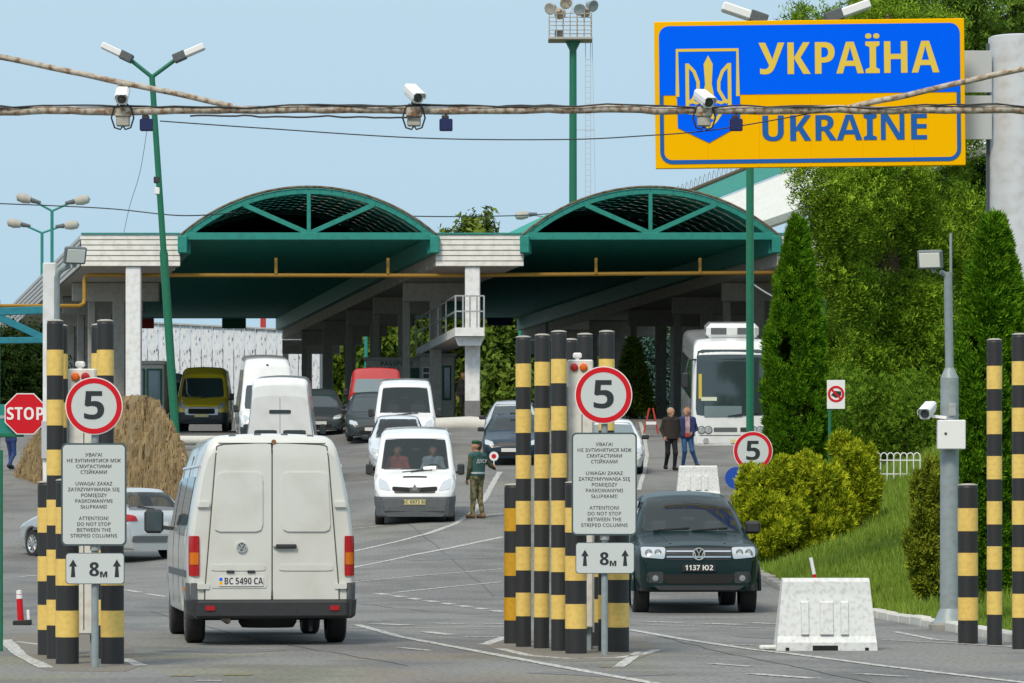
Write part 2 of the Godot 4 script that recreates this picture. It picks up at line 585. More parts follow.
func build_ground() -> void:
	var far := [-400.0, -150.0, -60.0] + steps(-30, 240, 2.0) + [300.0, 420.0, 700.0, 1200.0]
	structure("ground", sheet(func(f: float, _d: float) -> float: return signf(f - 0.5) * pow(absf(f - 0.5) * 2, 3.0) * 700.0, 100, far, -0.1), M.soil)
	var dirt := FastNoiseLite.new()
	dirt.seed = 4
	dirt.frequency = 0.16
	dirt.fractal_octaves = 5
	var tint := func(x: float, d: float) -> Color:
		var dusty := 0.0
		if d < 43.5 and x < 1.6:      # sand swept together at the foot of the posts
			dusty = clampf(0.55 + dirt.get_noise_2d(x * 3, d * 1.2) * 2.2, 0, 1)
		dusty = maxf(dusty, clampf(dirt.get_noise_2d(x * 2, d * 0.5) * 1.6 - 0.35, 0, 0.7))
		var tar := clampf(dirt.get_noise_2d(x * 1.3 + 60, d * 0.25) * 3.0 - 0.45, 0, 0.4)
		return Color(1, 1, 1).lerp(Color(1.16, 1.0, 0.8), dusty).lerp(Color(0.6, 0.6, 0.62), tar)
	structure("road", sheet(func(f: float, d: float) -> float: return lerpf(-34.0, xr(d), f), 110, steps(4, 64, 0.6) + steps(65, 215, 1.0), 0.0, tint), M.road)
	structure("lawn", sheet(func(f: float, d: float) -> float: return xr(d) + 0.22 + 40.0 * pow(f, 1.7), 40, steps(24, 156, 1.5), 0.0), M.lawn)
	var kerb := Node3D.new()
	kerb.name = "kerb"
	kerb.set_meta("kind", "structure")
	add_child(kerb)
	var d := 40.0
	var k := 0
	while d < 84.0:
		var a := Vector3(xr(d), gh(xr(d), d), -d)
		var b := Vector3(xr(d + 0.97), gh(xr(d + 0.97), d + 0.97), -d - 0.97)
		var mb := MB.new()
		mb.cbox(Vector3.ZERO, Vector3(0.17, 0.3, a.distance_to(b)), 0.025)
		var o := part("kerb_stone", mb.mesh(), M.kerb_white if d < 63 else M.kerb_grey, kerb, (a + b) / 2 + Vector3(0.1, -0.03 + rng.randf_range(-0.012, 0.012), 0))
		o.rotation.y = atan2(a.x - b.x, a.z - b.z) + rng.randf_range(-0.01, 0.01)
		d += 1.0
		k += 1
	for isl in [[[483, 646], [508, 636], [560, 633], [640, 637], [662, 651], [634, 660], [570, 662], [522, 657]], [[2, 640], [20, 633], [120, 636], [146, 664], [124, 672], [48, 671], [16, 656]]]:
		var mb := MB.new()
		var poly := PackedVector2Array()
		for p in isl:
			var g := gp(p[0], p[1])
			poly.append(Vector2(g.x, g.z))
		mb.prism(poly, -0.01, 0.004, Transform3D(Basis(Vector3.RIGHT, Vector3.BACK, Vector3.UP), Vector3.ZERO))
		structure("traffic_island", mb.mesh(), M.dust)
	# low bank of pale broken rock and dry stalks beside the lane
	build_bank()

func build_bank() -> void:
	var fn := FastNoiseLite.new()
	fn.seed = 31
	fn.frequency = 0.55
	fn.fractal_octaves = 5
	# stations along the bank: picture column, foot row, crest row, distance
	var st := [[14, 470, 472, 120.0], [22, 474, 448, 119.0], [34, 478, 432, 117.0], [50, 482, 420, 115.0], [70, 486, 409, 112.0], [86, 492, 402, 110.0], [110, 496, 397, 108.0], [132, 498, 396, 106.0], [150, 500, 398, 104.0], [163, 503, 418, 102.0], [174, 506, 440, 100.5], [183, 509, 462, 99.5], [190, 512, 486, 98.5], [194, 514, 512, 98.0]]
	var mb := MB.new()
	var rows := []
	for i in 130:
		var f := i / 129.0 * (st.size() - 1)
		var a: Array = st[int(f)]
		var b: Array = st[mini(int(f) + 1, st.size() - 1)]
		var t := f - int(f)
		var px := lerpf(a[0], b[0], t)
		var d := lerpf(a[3], b[3], t)
		var foot := gh(px_x(px, d), d) - 0.3
		var crest := px_y(lerpf(a[2], b[2], t), d + 1.2)
		var row := []
		for j in 22:
			var h := j / 17.0
			var ridge := fn.get_noise_2d(i * 0.9, 0.0) * 0.34 + fn.get_noise_2d(i * 0.45 + 70, j * 0.22) * 0.4
			var back := pow(minf(h, 1.0), 1.6) * 1.2 + maxf(h - 1.0, 0.0) * 9.0
			var y := lerpf(foot, crest, minf(h, 1.0) - maxf(h - 1.0, 0.0) * 0.4) + fn.get_noise_2d(i * 0.8 + 11, j * 0.9) * 0.12
			row.append(Vector3(px_x(px, d) + fn.get_noise_2d(i * 0.7, j * 0.7 + 40) * 0.08, y, -d - back - ridge * (1.0 if h < 1 else 0.2)))
		rows.append(row)
	for i in rows.size() - 1:
		for j in 21:
			mb.quad(rows[i][j], rows[i + 1][j], rows[i + 1][j + 1], rows[i][j + 1])
	var o := structure("embankment", mb.mesh(), M.straw)
	# dry stalks that lean down over its face
	var tuft := MB.new()
	tuft.use_col = true
	for k in 7:
		tuft.col = Color(1, 0.93, 0.8).lerp(Color(0.6, 0.5, 0.35), rng.randf())
		var x := rng.randf_range(-0.12, 0.12)
		var tip := Vector3(x + rng.randf_range(-0.1, 0.1), -rng.randf_range(0.2, 0.5), rng.randf_range(0.02, 0.12))
		tuft.tri(Vector3(x - 0.012, 0.04, 0.02), tip, Vector3(x + 0.012, 0.04, 0.02))
	mat("stalk", 1, 1, 1, 0.9)
	M.stalk.vertex_color_use_as_albedo = true
	var xs := []
	var cs := []
	for k in 1500:
		var i := rng.randi_range(0, rows.size() - 2)
		var j := rng.randi_range(1, 18)
		var p: Vector3 = rows[i][j].lerp(rows[i + 1][j + 1], rng.randf())
		xs.append(Transform3D(Basis(Vector3.UP, rng.randf_range(-0.5, 0.5)).scaled(Vector3.ONE * rng.randf_range(0.6, 1.3)), p))
		var t := rng.randf_range(0.5, 1.1)
		cs.append(Color(0.36 * t, 0.29 * t, 0.18 * t))
	var s := scatter("dry_grass", tuft.mesh(), M.stalk, xs, cs, self)
	s.set_meta("kind", "stuff")
	s.set_meta("label", "dry straw coloured stalks hanging over the steep bank")
	s.set_meta("category", "dry grass")

func scatter(called: String, mesh: Mesh, m: Material, xs: Array, cs: Array, parent: Node) -> MultiMeshInstance3D:
	var mm := MultiMesh.new()
	mm.transform_format = MultiMesh.TRANSFORM_3D
	mm.use_colors = true
	mm.mesh = mesh
	mm.instance_count = xs.size()
	for i in xs.size():
		mm.set_instance_transform(i, xs[i])
		mm.set_instance_color(i, cs[i])
	var o := MultiMeshInstance3D.new()
	o.multimesh = mm
	o.material_override = m
	if parent == self:
		o.name = numbered(called)
		add_child(o)
	else:
		o.name = called
		parent.add_child(o, true)
	return o

func ribbon(pts: Array, w: float, lift := 0.006) -> ArrayMesh:
	var ps := []
	for i in pts.size() - 1:
		var n := maxi(1, int(pts[i].distance_to(pts[i + 1]) / 0.6))
		for k in n:
			ps.append(pts[i].lerp(pts[i + 1], float(k) / n))
	ps.append(pts[-1])
	var mb := MB.new()
	var prev := []
	for i in ps.size():
		var dir: Vector3 = ps[mini(i + 1, ps.size() - 1)] - ps[maxi(i - 1, 0)]
		var o := Vector3(dir.z, 0, -dir.x).normalized() * w / 2 * rng.randf_range(0.85, 1.1)
		var row := []
		for q in [ps[i] - o, ps[i] + o]:
			row.append(Vector3(q.x, gh(q.x, -q.z) + lift, q.z))
		if prev:
			mb.quad(prev[0], prev[1], row[1], row[0])
		prev = row
	return mb.mesh()

func build_markings() -> void:
	var road := get_node("road")
	var lines := [
		[0.13, [[357, 625], [400, 637], [480, 652], [560, 667], [650, 683], [760, 702]]],
		[0.13, [[630, 630], [680, 639], [754, 650], [791, 654], [881, 666], [1024, 683], [1100, 692]]],
		[0.14, [[340, 571], [356, 567], [430, 552], [503, 537]]],
		[0.15, [[330, 556], [356, 551], [400, 541], [427, 534], [455, 524], [472, 513], [486, 497], [495, 480], [500, 472]]],
		[0.13, [[340, 530], [400, 524], [459, 518], [503, 514]]],
		[0.09, [[330, 584], [356, 582], [430, 575], [503, 569]]],
		[0.1, [[393, 593], [450, 587], [503, 582]]],
		[0.09, [[350, 628], [430, 628], [505, 627]]],
		[0.09, [[650, 625], [680, 626], [780, 629]]],
		[0.16, [[5, 640], [20, 655], [46, 668]]],
		[0.1, [[18, 642], [40, 645]]],
		[0.14, [[124, 659], [141, 666]]],
		[0.14, [[484, 645], [506, 637]]],
		[0.12, [[500, 649], [530, 656], [570, 659], [618, 658], [640, 655], [658, 650]]],
		[0.12, [[640, 652], [618, 668]]],
		[0.1, [[125, 626], [172, 626]]],
		[0.12, [[640, 422], [645, 440], [647, 455], [644, 472], [639, 490]]],
		[0.1, [[895, 632], [935, 640], [985, 643]]],
		[0.1, [[880, 640], [960, 644], [1024, 648]]]]
	for l in lines:
		part("lane_marking", ribbon(l[1].map(func(p: Array) -> Vector3: return gp(p[0], p[1])), l[0]), M.paint, road)
	var dashes := [[375, 624, 410, 625.5, 0.28], [430, 623.5, 466, 624, 0.28], [484, 624, 506, 624, 0.28], [425, 632, 451, 635, 0.2], [465, 637, 500, 637, 0.2], [700, 623.5, 742, 625, 0.28], [750, 623, 778, 624, 0.28], [646, 622, 685, 623, 0.28], [712, 664, 752, 667, 0.13], [751, 674, 816, 679, 0.16], [858, 674, 906, 677, 0.12], [400, 648, 432, 651, 0.12], [730, 645, 770, 646, 0.1], [125, 590, 140, 592.7, 0.13], [147, 594, 166, 597, 0.13], [196, 681, 222, 681, 0.14], [20, 577, 60, 573, 0.12]]
	for k in 8:
		var a := 377.0 + k * 16.5
		dashes.append([a, 593.5 + k * 2.45, a + 10, 593.5 + k * 2.45 + 1.4, 0.2])
	for q in dashes:
		part("lane_marking", ribbon([gp(q[0], q[1]), gp(q[2], q[3])], q[4]), M.paint, road)
	for l in [[[345, 622], [400, 620], [505, 619.5]], [[650, 634], [720, 652], [800, 668], [900, 690]], [[150, 612], [260, 640], [345, 655], [420, 668]], [[360, 604], [430, 612], [500, 616]], [[380, 505], [430, 540], [470, 575], [500, 600]]]:
		var pts := []
		for i in l.size() - 1:
			for k in 6:
				var f := k / 6.0
				pts.append(gp(lerpf(l[i][0], l[i + 1][0], f) + rng.randf_range(-1.5, 1.5), lerpf(l[i][1], l[i + 1][1], f) + rng.randf_range(-0.6, 0.6)))
		part("tar_seam", ribbon(pts, 0.025, 0.0045), M.tar, road)
	for q in [[395, 560, 470, 556, 1.6], [560, 672, 640, 676, 0.9], [770, 636, 850, 640, 1.1], [180, 650, 260, 652, 1.0]]:
		part("asphalt_patch", ribbon([gp(q[0], q[1]), gp(q[2], q[3])], q[4], 0.003), M.patch, road)
	for q in [[170, 676, 195, 676], [224, 675, 252, 675], [600, 667, 624, 667]]:
		part("faded_yellow_marking", ribbon([gp(q[0], q[1]), gp(q[2], q[3])], 0.22), M.paint_yellow, road)

# ---------------------------------------------------------------- the border station
const FRONT := 143.0
const LEAN := 0.15
func sp(u: float, y: float, w: float) -> Vector3:     # across the front, up, and back along the lanes
	return Vector3(u - LEAN * w, y, -(FRONT + w))

func bar(a: Vector3, b: Vector3, wide: float, tall: float) -> ArrayMesh:
	var mb := MB.new()
	bar_to(mb, a, b, wide, tall)
	return mb.mesh()

func bar_to(mb: MB, a: Vector3, b: Vector3, wide: float, tall: float) -> void:
	var z := (b - a).normalized()
	var x := Vector3.UP.cross(z)
	x = Vector3.RIGHT if x.length() < 0.01 else x.normalized()
	var y := z.cross(x).normalized()
	mb.cbox((a + b) / 2, Vector3(wide, tall, a.distance_to(b)), minf(wide, tall) * 0.08, Basis(x, y, z))

func planks(parent: Node, a: Vector3, b: Vector3, top: float, bottom: float, n: int, m: Material, out: Vector3) -> void:
	var h := (top - bottom) / n
	for i in n:
		var y := top - h * (i + 0.5)
		var mb := MB.new()
		var q := [[0.0, h * 0.46], [0.03, h * 0.42], [0.05, -h * 0.38], [0.012, -h * 0.48]]
		for k in 3:
			var lo: Vector3 = Vector3(0, y + q[k + 1][1], 0) + out * q[k + 1][0]
			var hi: Vector3 = Vector3(0, y + q[k][1], 0) + out * q[k][0]
			mb.quad(Vector3(a.x, 0, a.z) + lo, Vector3(b.x, 0, b.z) + lo, Vector3(b.x, 0, b.z) + hi, Vector3(a.x, 0, a.z) + hi)
		part("fascia_board", mb.mesh(), m, parent)

func build_station() -> void:
	var spring := 11.46
	var rise := 1.72
	var halfw := 4.55
	var rad := (halfw * halfw + rise * rise) / (2 * rise)
	var span := asin(halfw / rad)
	var arc := func(f: float, out: float) -> Vector2: return Vector2(sin(f * span) * (rad + out), cos(f * span) * (rad + out) - (rad - rise))
	var sheet_part := func(w0: float, w1: float, f0: float, f1: float, n: int, seg: int) -> ArrayMesh:
		var mb := MB.new()
		for i in n:
			for j in seg:
				var q := []
				for c in [[i, j], [i, j + 1], [i + 1, j + 1], [i + 1, j]]:
					var w := lerpf(w0, w1, float(c[0]) / n)
					var p: Vector2 = arc.call(lerpf(f0, f1, float(c[1]) / seg), 0.08 * (c[0] % 2))
					q.append(Vector3(p.x - LEAN * w, p.y, -w))
				mb.quad(q[0], q[3], q[2], q[1])
		return mb.mesh()
	var long: ArrayMesh = sheet_part.call(0.0, 3.0, -1.0, 1.0, 12, 18)
	var short: ArrayMesh = sheet_part.call(0.0, 0.92, -1.0, 1.0, 4, 18)
	var strip_l: ArrayMesh = sheet_part.call(0.92, 1.2, -1.0, 0.05, 2, 10)
	var strip_s: ArrayMesh = sheet_part.call(0.92, 1.2, 0.05, 0.9, 2, 8)
	var strip_r: ArrayMesh = sheet_part.call(0.92, 1.2, 0.9, 1.0, 2, 2)
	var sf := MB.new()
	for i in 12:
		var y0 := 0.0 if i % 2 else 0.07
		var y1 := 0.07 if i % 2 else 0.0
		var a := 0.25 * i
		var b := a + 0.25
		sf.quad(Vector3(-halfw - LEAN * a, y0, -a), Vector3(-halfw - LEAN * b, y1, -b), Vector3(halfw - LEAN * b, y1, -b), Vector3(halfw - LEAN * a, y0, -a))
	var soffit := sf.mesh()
	for c in [[-7.26, "large green arched roof over the lanes with the queue of white vans", -11.83, -2.7], [4.95, "large green arched roof over the lanes where the white coach waits", 0.4, 9.5]]:
		var t := thing("arched_canopy", c[1], "canopy", Vector3(c[0], spring, -FRONT), 0, "arched green canopies of the crossing")
		for k in 20:
			if k >= 4:
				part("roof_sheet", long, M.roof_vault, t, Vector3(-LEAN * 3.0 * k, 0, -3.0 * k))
		for k in 10:
			var off := Vector3(-LEAN * 1.2 * k, 0, -1.2 * k)
			part("roof_sheet", short, M.roof_vault, t, off)
			part("roof_sheet", strip_l, M.roof_vault, t, off)
			part("skylight_strip", strip_s, M.skylight, t, off)
			part("roof_sheet", strip_r, M.roof_vault, t, off)
		for k in 19:
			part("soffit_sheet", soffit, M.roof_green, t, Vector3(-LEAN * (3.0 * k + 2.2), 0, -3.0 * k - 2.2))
		var rim := MB.new()
		var pts := []
		for i in 25:
			var p: Vector2 = arc.call(i / 12.0 - 1.0, 0.05)
			pts.append(Vector3(p.x, p.y, 0.1))
		rim.tube(pts, 0.05, 6)
		part("roof_edge", rim.mesh(), M.roof_edge, t)
		for k in 7:
			var w := k * 9.95
			var o := Vector3(-LEAN * w, 0, -w)
			var rib := MB.new()
			for i in 24:
				var p0: Vector2 = arc.call(i / 12.0 - 1.0, -0.11)
				var p1: Vector2 = arc.call((i + 1) / 12.0 - 1.0, -0.11)
				bar_to(rib, o + Vector3(p0.x, p0.y, 0), o + Vector3(p1.x, p1.y, 0), 0.14, 0.2)
			part("arch_rib", rib.mesh(), M.teal, t)
			if k:
				continue
			part("tie_beam", bar(o + Vector3(-halfw, 0, 0.02), o + Vector3(halfw, 0, 0.02), 0.2, 0.26), M.teal, t)
			part("king_post", bar(o + Vector3(0, 0.1, 0), o + Vector3(0, rise - 0.15, 0), 0.14, 0.17), M.teal, t)
			for s in [-1, 1]:
				var p: Vector2 = arc.call(s * 0.49, -0.18)
				part("diagonal_strut", bar(o + Vector3(s * 0.05, 0.12, 0.01), o + Vector3(p.x, p.y, 0.01), 0.14, 0.17), M.teal, t)
		var eb := MB.new().cbox(Vector3.ZERO, Vector3(0.5, 0.16, 0.3), 0.03).mesh()
		for s in [-1, 1]:
			var w := 59.7
			part("eave_beam", bar(Vector3(s * (halfw - 0.16), -0.3, -0.2), Vector3(s * (halfw - 0.16) - LEAN * w, -0.3, -w), 0.3, 0.62), M.roof_green, t)
			for q in 29:
				part("eave_daylight_bracket", MB.new().cbox(Vector3(s * (halfw + 0.3) - LEAN * (1 + q * 2.0), -0.95, -(1 + q * 2.0)), Vector3(0.5, 0.16, 0.3), 0.03).mesh() if q == 0 else eb, M.column_white, t, Vector3.ZERO if q == 0 else Vector3(s * (halfw + 0.3) - LEAN * (1 + q * 2.0), -0.95, -(1 + q * 2.0)))  # white brackets painted in for the bright gaps of daylight along the eave
			var mb := MB.new()
			mb.cbox(Vector3(s * (halfw - 0.05), -0.3, 0.12), Vector3(0.34, 0.62, 0.34), 0.03)
			part("end_bracket", mb.mesh(), M.teal, t)
		var gable := MB.new()
		var poly := PackedVector2Array()
		for i in 21:
			poly.append(arc.call(i / 10.0 - 1.0, 0.03))
		gable.prism(poly, -60.2, -60.1, Transform3D(Basis.IDENTITY, Vector3(-LEAN * 60.2, 0, 0)))
		part("end_gable", gable.mesh(), M.roof_green, t)
	# rows of concrete frames that carry the canopies
	var rows := [[-15.4, -11.86, -13.5, 0.177, "white fascia and concrete columns beside the straw bank"], [-2.72, 0.42, -1.36, 0.15, "white fascia and concrete columns between the two green arches"], [9.48, 13.2, 11.0, 0.15, "white fascia and concrete columns beside the waiting coach"]]
	for r in rows:
		var t := thing("column_row", r[4], "colonnade")
		var mb := MB.new()
		var a := sp(r[0] + 0.06, 0, 0.1)
		var b := sp(r[1] - 0.06, 0, 0.1)
		var c := sp(r[1] - 0.06, 0, 60)
		var dd := sp(r[0] + 0.06, 0, 60) + Vector3(-(r[3] - LEAN) * 60, 0, 0)
		mb.prism(PackedVector2Array([Vector2(a.x, a.z), Vector2(b.x, b.z), Vector2(c.x, c.z), Vector2(dd.x, dd.z)]), 10.42, 11.44, Transform3D(Basis(Vector3.RIGHT, Vector3.BACK, Vector3.UP), Vector3.ZERO))
		part("roof_slab", mb.mesh(), M.concrete, t)
		planks(t, sp(r[0], 0, 0.04), sp(r[1], 0, 0.04), 11.53, 10.39, 6, M.siding, Vector3.BACK)
		part("roof_trim", bar(sp(r[0], 11.56, 0.02), sp(r[1], 11.56, 0.02), 0.14, 0.06), M.roof_green, t)
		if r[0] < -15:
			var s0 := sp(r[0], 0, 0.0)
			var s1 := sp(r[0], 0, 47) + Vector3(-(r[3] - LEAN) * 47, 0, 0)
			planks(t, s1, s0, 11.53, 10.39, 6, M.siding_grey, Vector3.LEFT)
		for k in 7:
			var w := k * 10.0
			var base := sp(r[2], 4.0, w + 0.35)
			var col := MB.new()
			var half := 0.27 if k == 0 else 0.24
			col.cbox(base + Vector3(0, 3.2, 0), Vector3(half * 2, 6.4, half * 2), 0.03)
			part("column", col.mesh(), M.column_white if k == 0 and r[0] < 0 else M.concrete, t)
			if k == 0 and r[0] < 0:
				var foot := MB.new()
				foot.cbox(base + Vector3(0, 0.8, 0), Vector3(half * 2 + 0.02, 1.6, half * 2 + 0.02), 0.02)
				part("column_foot", foot.mesh(), M.column_foot, t)
			if k > 0:
				part("cross_beam", bar(sp(r[0] + 0.1, 10.05, w + 0.35), sp(r[1] - 0.1, 10.05, w + 0.35), 0.5, 0.72), M.concrete, t)
				part("column", bar(sp(r[2] - 1.0, 4.6, w + 1.4), sp(r[2] - 1.0, 10.4, w + 1.4), 0.3, 0.3), M.concrete, t)
		if r[0] > 0:
			for k in 2:
				part("fascia_end", bar(sp(r[0] + 0.05 + k * 0.5, 10.3, -0.1), sp(r[0] + 0.4 + k * 0.5, 10.3, -0.1), 0.3, 1.0), M.column_white, t)
	# the gas pipe
	var pipe := thing("gas_pipe", "yellow gas pipe running along under the white fascias", "pipe")
	var mb := MB.new()
	mb.tube([at(-20, 306, 141), at(79, 306, 143.6), at(83.5, 304, 143.9), at(84.5, 299, 143.9), at(84.5, 281, 143.9), at(85.5, 276.5, 143.9), at(90, 275, 143.9), at(430, 275.5, 143.9), at(776, 272.5, 143.9)], 0.075, 10)
	part("pipe_run", mb.mesh(), M.pipe_yellow, pipe)
	for px in [276, 596, 700, 388]:
		part("pipe_hanger", bar(at(px, 274, 143.85), at(px, 258, 143.85), 0.11, 0.11), M.pipe_yellow, pipe)
	# lane boards hanging under the far gables
	for q in [[222, 246, 318.5, 328.5, "shop_green", "dark green lane board hanging under the canopy end"], [142, 154, 318.5, 328.5, "red_board", "dark red lane board hanging under the canopy end"], [487, 513, 313.5, 325.5, "box_blue", "dark blue lane board hanging under the canopy end"]]:
		var d := 202.4
		var t := thing("lane_board", q[5], "sign", at((q[0] + q[1]) / 2.0, q[3], d))
		var b := MB.new()
		var h: float = (q[3] - q[2]) * d / FOC
		b.cbox(Vector3(0, h / 2, 0), Vector3((q[1] - q[0]) * d / FOC, h, 0.1), 0.02)
		part("panel", b.mesh(), M[q[4]], t)
		part("hanger", bar(Vector3(0, h, 0), Vector3(0, h + 0.25, 0), 0.06, 0.06), M.teal, t)
	# balcony round the white column
	var bal := thing("balcony", "concrete balcony with thin railings around the middle white column", "balcony")
	var B := func(px: float, y: float, d: float) -> Vector3: return Vector3(px_x(px, d), y, -d)
	var y0 := px_y(336, 142.0)
	var fl := PackedVector2Array()
	for p in [[455, 142.0], [484.5, 142.0], [474, 147.5], [436, 160.0], [416, 160.0]]:
		var q: Vector3 = B.call(p[0], 0, p[1])
		fl.append(Vector2(q.x, q.z))
	var slab := MB.new()
	slab.prism(fl, -y0 - 0.3, -y0, Transform3D(Basis(Vector3.RIGHT, Vector3.BACK, Vector3.DOWN), Vector3.ZERO))
	part("slab", slab.mesh(), M.column_white, bal)
	var br := MB.new()
	br.prism(PackedVector2Array([Vector2(-0.52, 0), Vector2(0.52, 0), Vector2(0.4, -0.3), Vector2(-0.4, -0.3)]), -0.3, 0.3, Transform3D(Basis.IDENTITY, Vector3(px_x(469.5, 142.6), y0 - 0.02, -142.6)))
	part("bracket", br.mesh(), M.column_white, bal)
	var line := [[416, 160.0], [422, 156.5], [430, 153.0], [438, 149.5], [446, 146.0], [455.5, 142.1], [463, 142.1], [470, 142.1], [477, 142.1], [484, 142.1]]
	for i in line.size():
		var p: Vector3 = B.call(line[i][0], y0 + 0.28, line[i][1])
		part("baluster", bar(p, p + Vector3(0, 1.15, 0), 0.06, 0.06), M.galvanised, bal)
		if i:
			var q: Vector3 = B.call(line[i - 1][0], y0 + 0.28, line[i - 1][1])
			for h in [1.15, 0.6]:
				part("rail", bar(q + Vector3(0, h, 0), p + Vector3(0, h, 0), 0.05, 0.05), M.galvanised, bal)
	# control booths
	var t := thing("passport_booth", "low grey passport booth with green lettering above its window", "booth", Vector3(px_x(393, 158), 5.2, -158))
	var w1 := 54.0 * 158 / FOC
	var hb := px_y(360, 158) - 5.2
	part("wall", MB.new().cbox(Vector3(0, hb / 2, -1.5), Vector3(w1, hb, 3), 0.03).mesh(), M.booth_wall, t)
	part("roof", MB.new().cbox(Vector3(0, hb + 0.04, -1.5), Vector3(w1 + 0.2, 0.14, 3.2), 0.03).mesh(), M.concrete, t)
	part("sign_band", MB.new().cbox(Vector3(0, hb - 0.15, 0.03), Vector3(w1, 0.3, 0.06), 0.01).mesh(), M.booth_wall, t)
	text("PASSPORT", 0.17, M.shop_green, t, Vector3(0.15, hb - 0.15, 0.068), Vector3.ZERO, 1.15, true)
	part("window", MB.new().cbox(Vector3(0.72, hb - 0.62, 0.02), Vector3(0.62, 0.6, 0.05), 0.01).mesh(), M.shop_green, t)
	part("window", MB.new().cbox(Vector3(-0.2, hb - 0.62, 0.02), Vector3(0.8, 0.6, 0.05), 0.01).mesh(), M.glass, t)
	var d2 := 155.5
	t = thing("control_booth", "grey control booth with tall green door window by the white column", "booth", Vector3(px_x(437, d2), 5.2, -d2))
	var w2 := 35.0 * d2 / FOC
	hb = px_y(356, d2) - 5.2
	part("wall", MB.new().cbox(Vector3(0, hb / 2, -1.2), Vector3(w2, hb, 2.4), 0.03).mesh(), M.booth_wall, t)
	part("roof", MB.new().cbox(Vector3(0, hb + 0.04, -1.2), Vector3(w2 + 0.2, 0.14, 2.6), 0.03).mesh(), M.concrete, t)
	part("door_frame", MB.new().cbox(Vector3(0.38, hb - 1.05, 0.02), Vector3(0.34, 1.35, 0.05), 0.01).mesh(), M.shop_green, t)
	part("door_pane", MB.new().cbox(Vector3(0.38, hb - 1.05, 0.05), Vector3(0.24, 1.2, 0.02), 0.005).mesh(), M.glass, t)
	var notice := part("notice_board", MB.new().cbox(Vector3(-0.42, hb - 0.9, 0.02), Vector3(0.3, 0.95, 0.05), 0.01).mesh(), M.sign_white, t)
	for i in 4:
		part("notice", MB.new().box(Vector3(-0.42, hb - 0.55 - i * 0.23, 0.048), Vector3(0.22, 0.16, 0.01)).mesh(), M.sign_edge, notice)
	# glazed booth by the first white column
	var d3 := 150.0
	t = thing("lane_booth", "pale glazed lane booth with green frames behind the straw bank", "booth", Vector3(px_x(146, d3), 4.5, -d3))
	hb = px_y(364, d3) - 4.5
	part("wall", MB.new().cbox(Vector3(0, hb / 2, -1.0), Vector3(1.35, hb, 2.0), 0.03).mesh(), M.booth_wall, t)
	part("roof", MB.new().cbox(Vector3(0, hb + 0.05, -1.0), Vector3(1.5, 0.14, 2.2), 0.03).mesh(), M.concrete, t)
	for x in [-0.32, 0.32]:
		var wf := part("window_frame", MB.new().cbox(Vector3(x, hb - 0.85, 0.02), Vector3(0.58, 1.35, 0.06), 0.01).mesh(), M.shop_green, t)
		part("pane", MB.new().cbox(Vector3(x, hb - 0.85, 0.06), Vector3(0.44, 1.2, 0.02), 0.005).mesh(), M.glass_light, wf)
	# white kerb of the lane island
	var isl := structure("lane_island", MB.new().tube([B.call(380, gh(px_x(380, 140), 140) + 0.1, 140.0), B.call(470, gh(px_x(470, 139), 139) + 0.1, 139.0), B.call(530, gh(px_x(530, 136), 136) + 0.1, 136.0)], 0.28, 8).mesh(), M.kerb_white)
	isl = structure("lane_island", MB.new().tube([B.call(150, gh(px_x(150, 134), 134) + 0.32, 134.0), B.call(232, gh(px_x(232, 134), 134) + 0.32, 134.0)], 0.16, 8).mesh(), M.kerb_white)

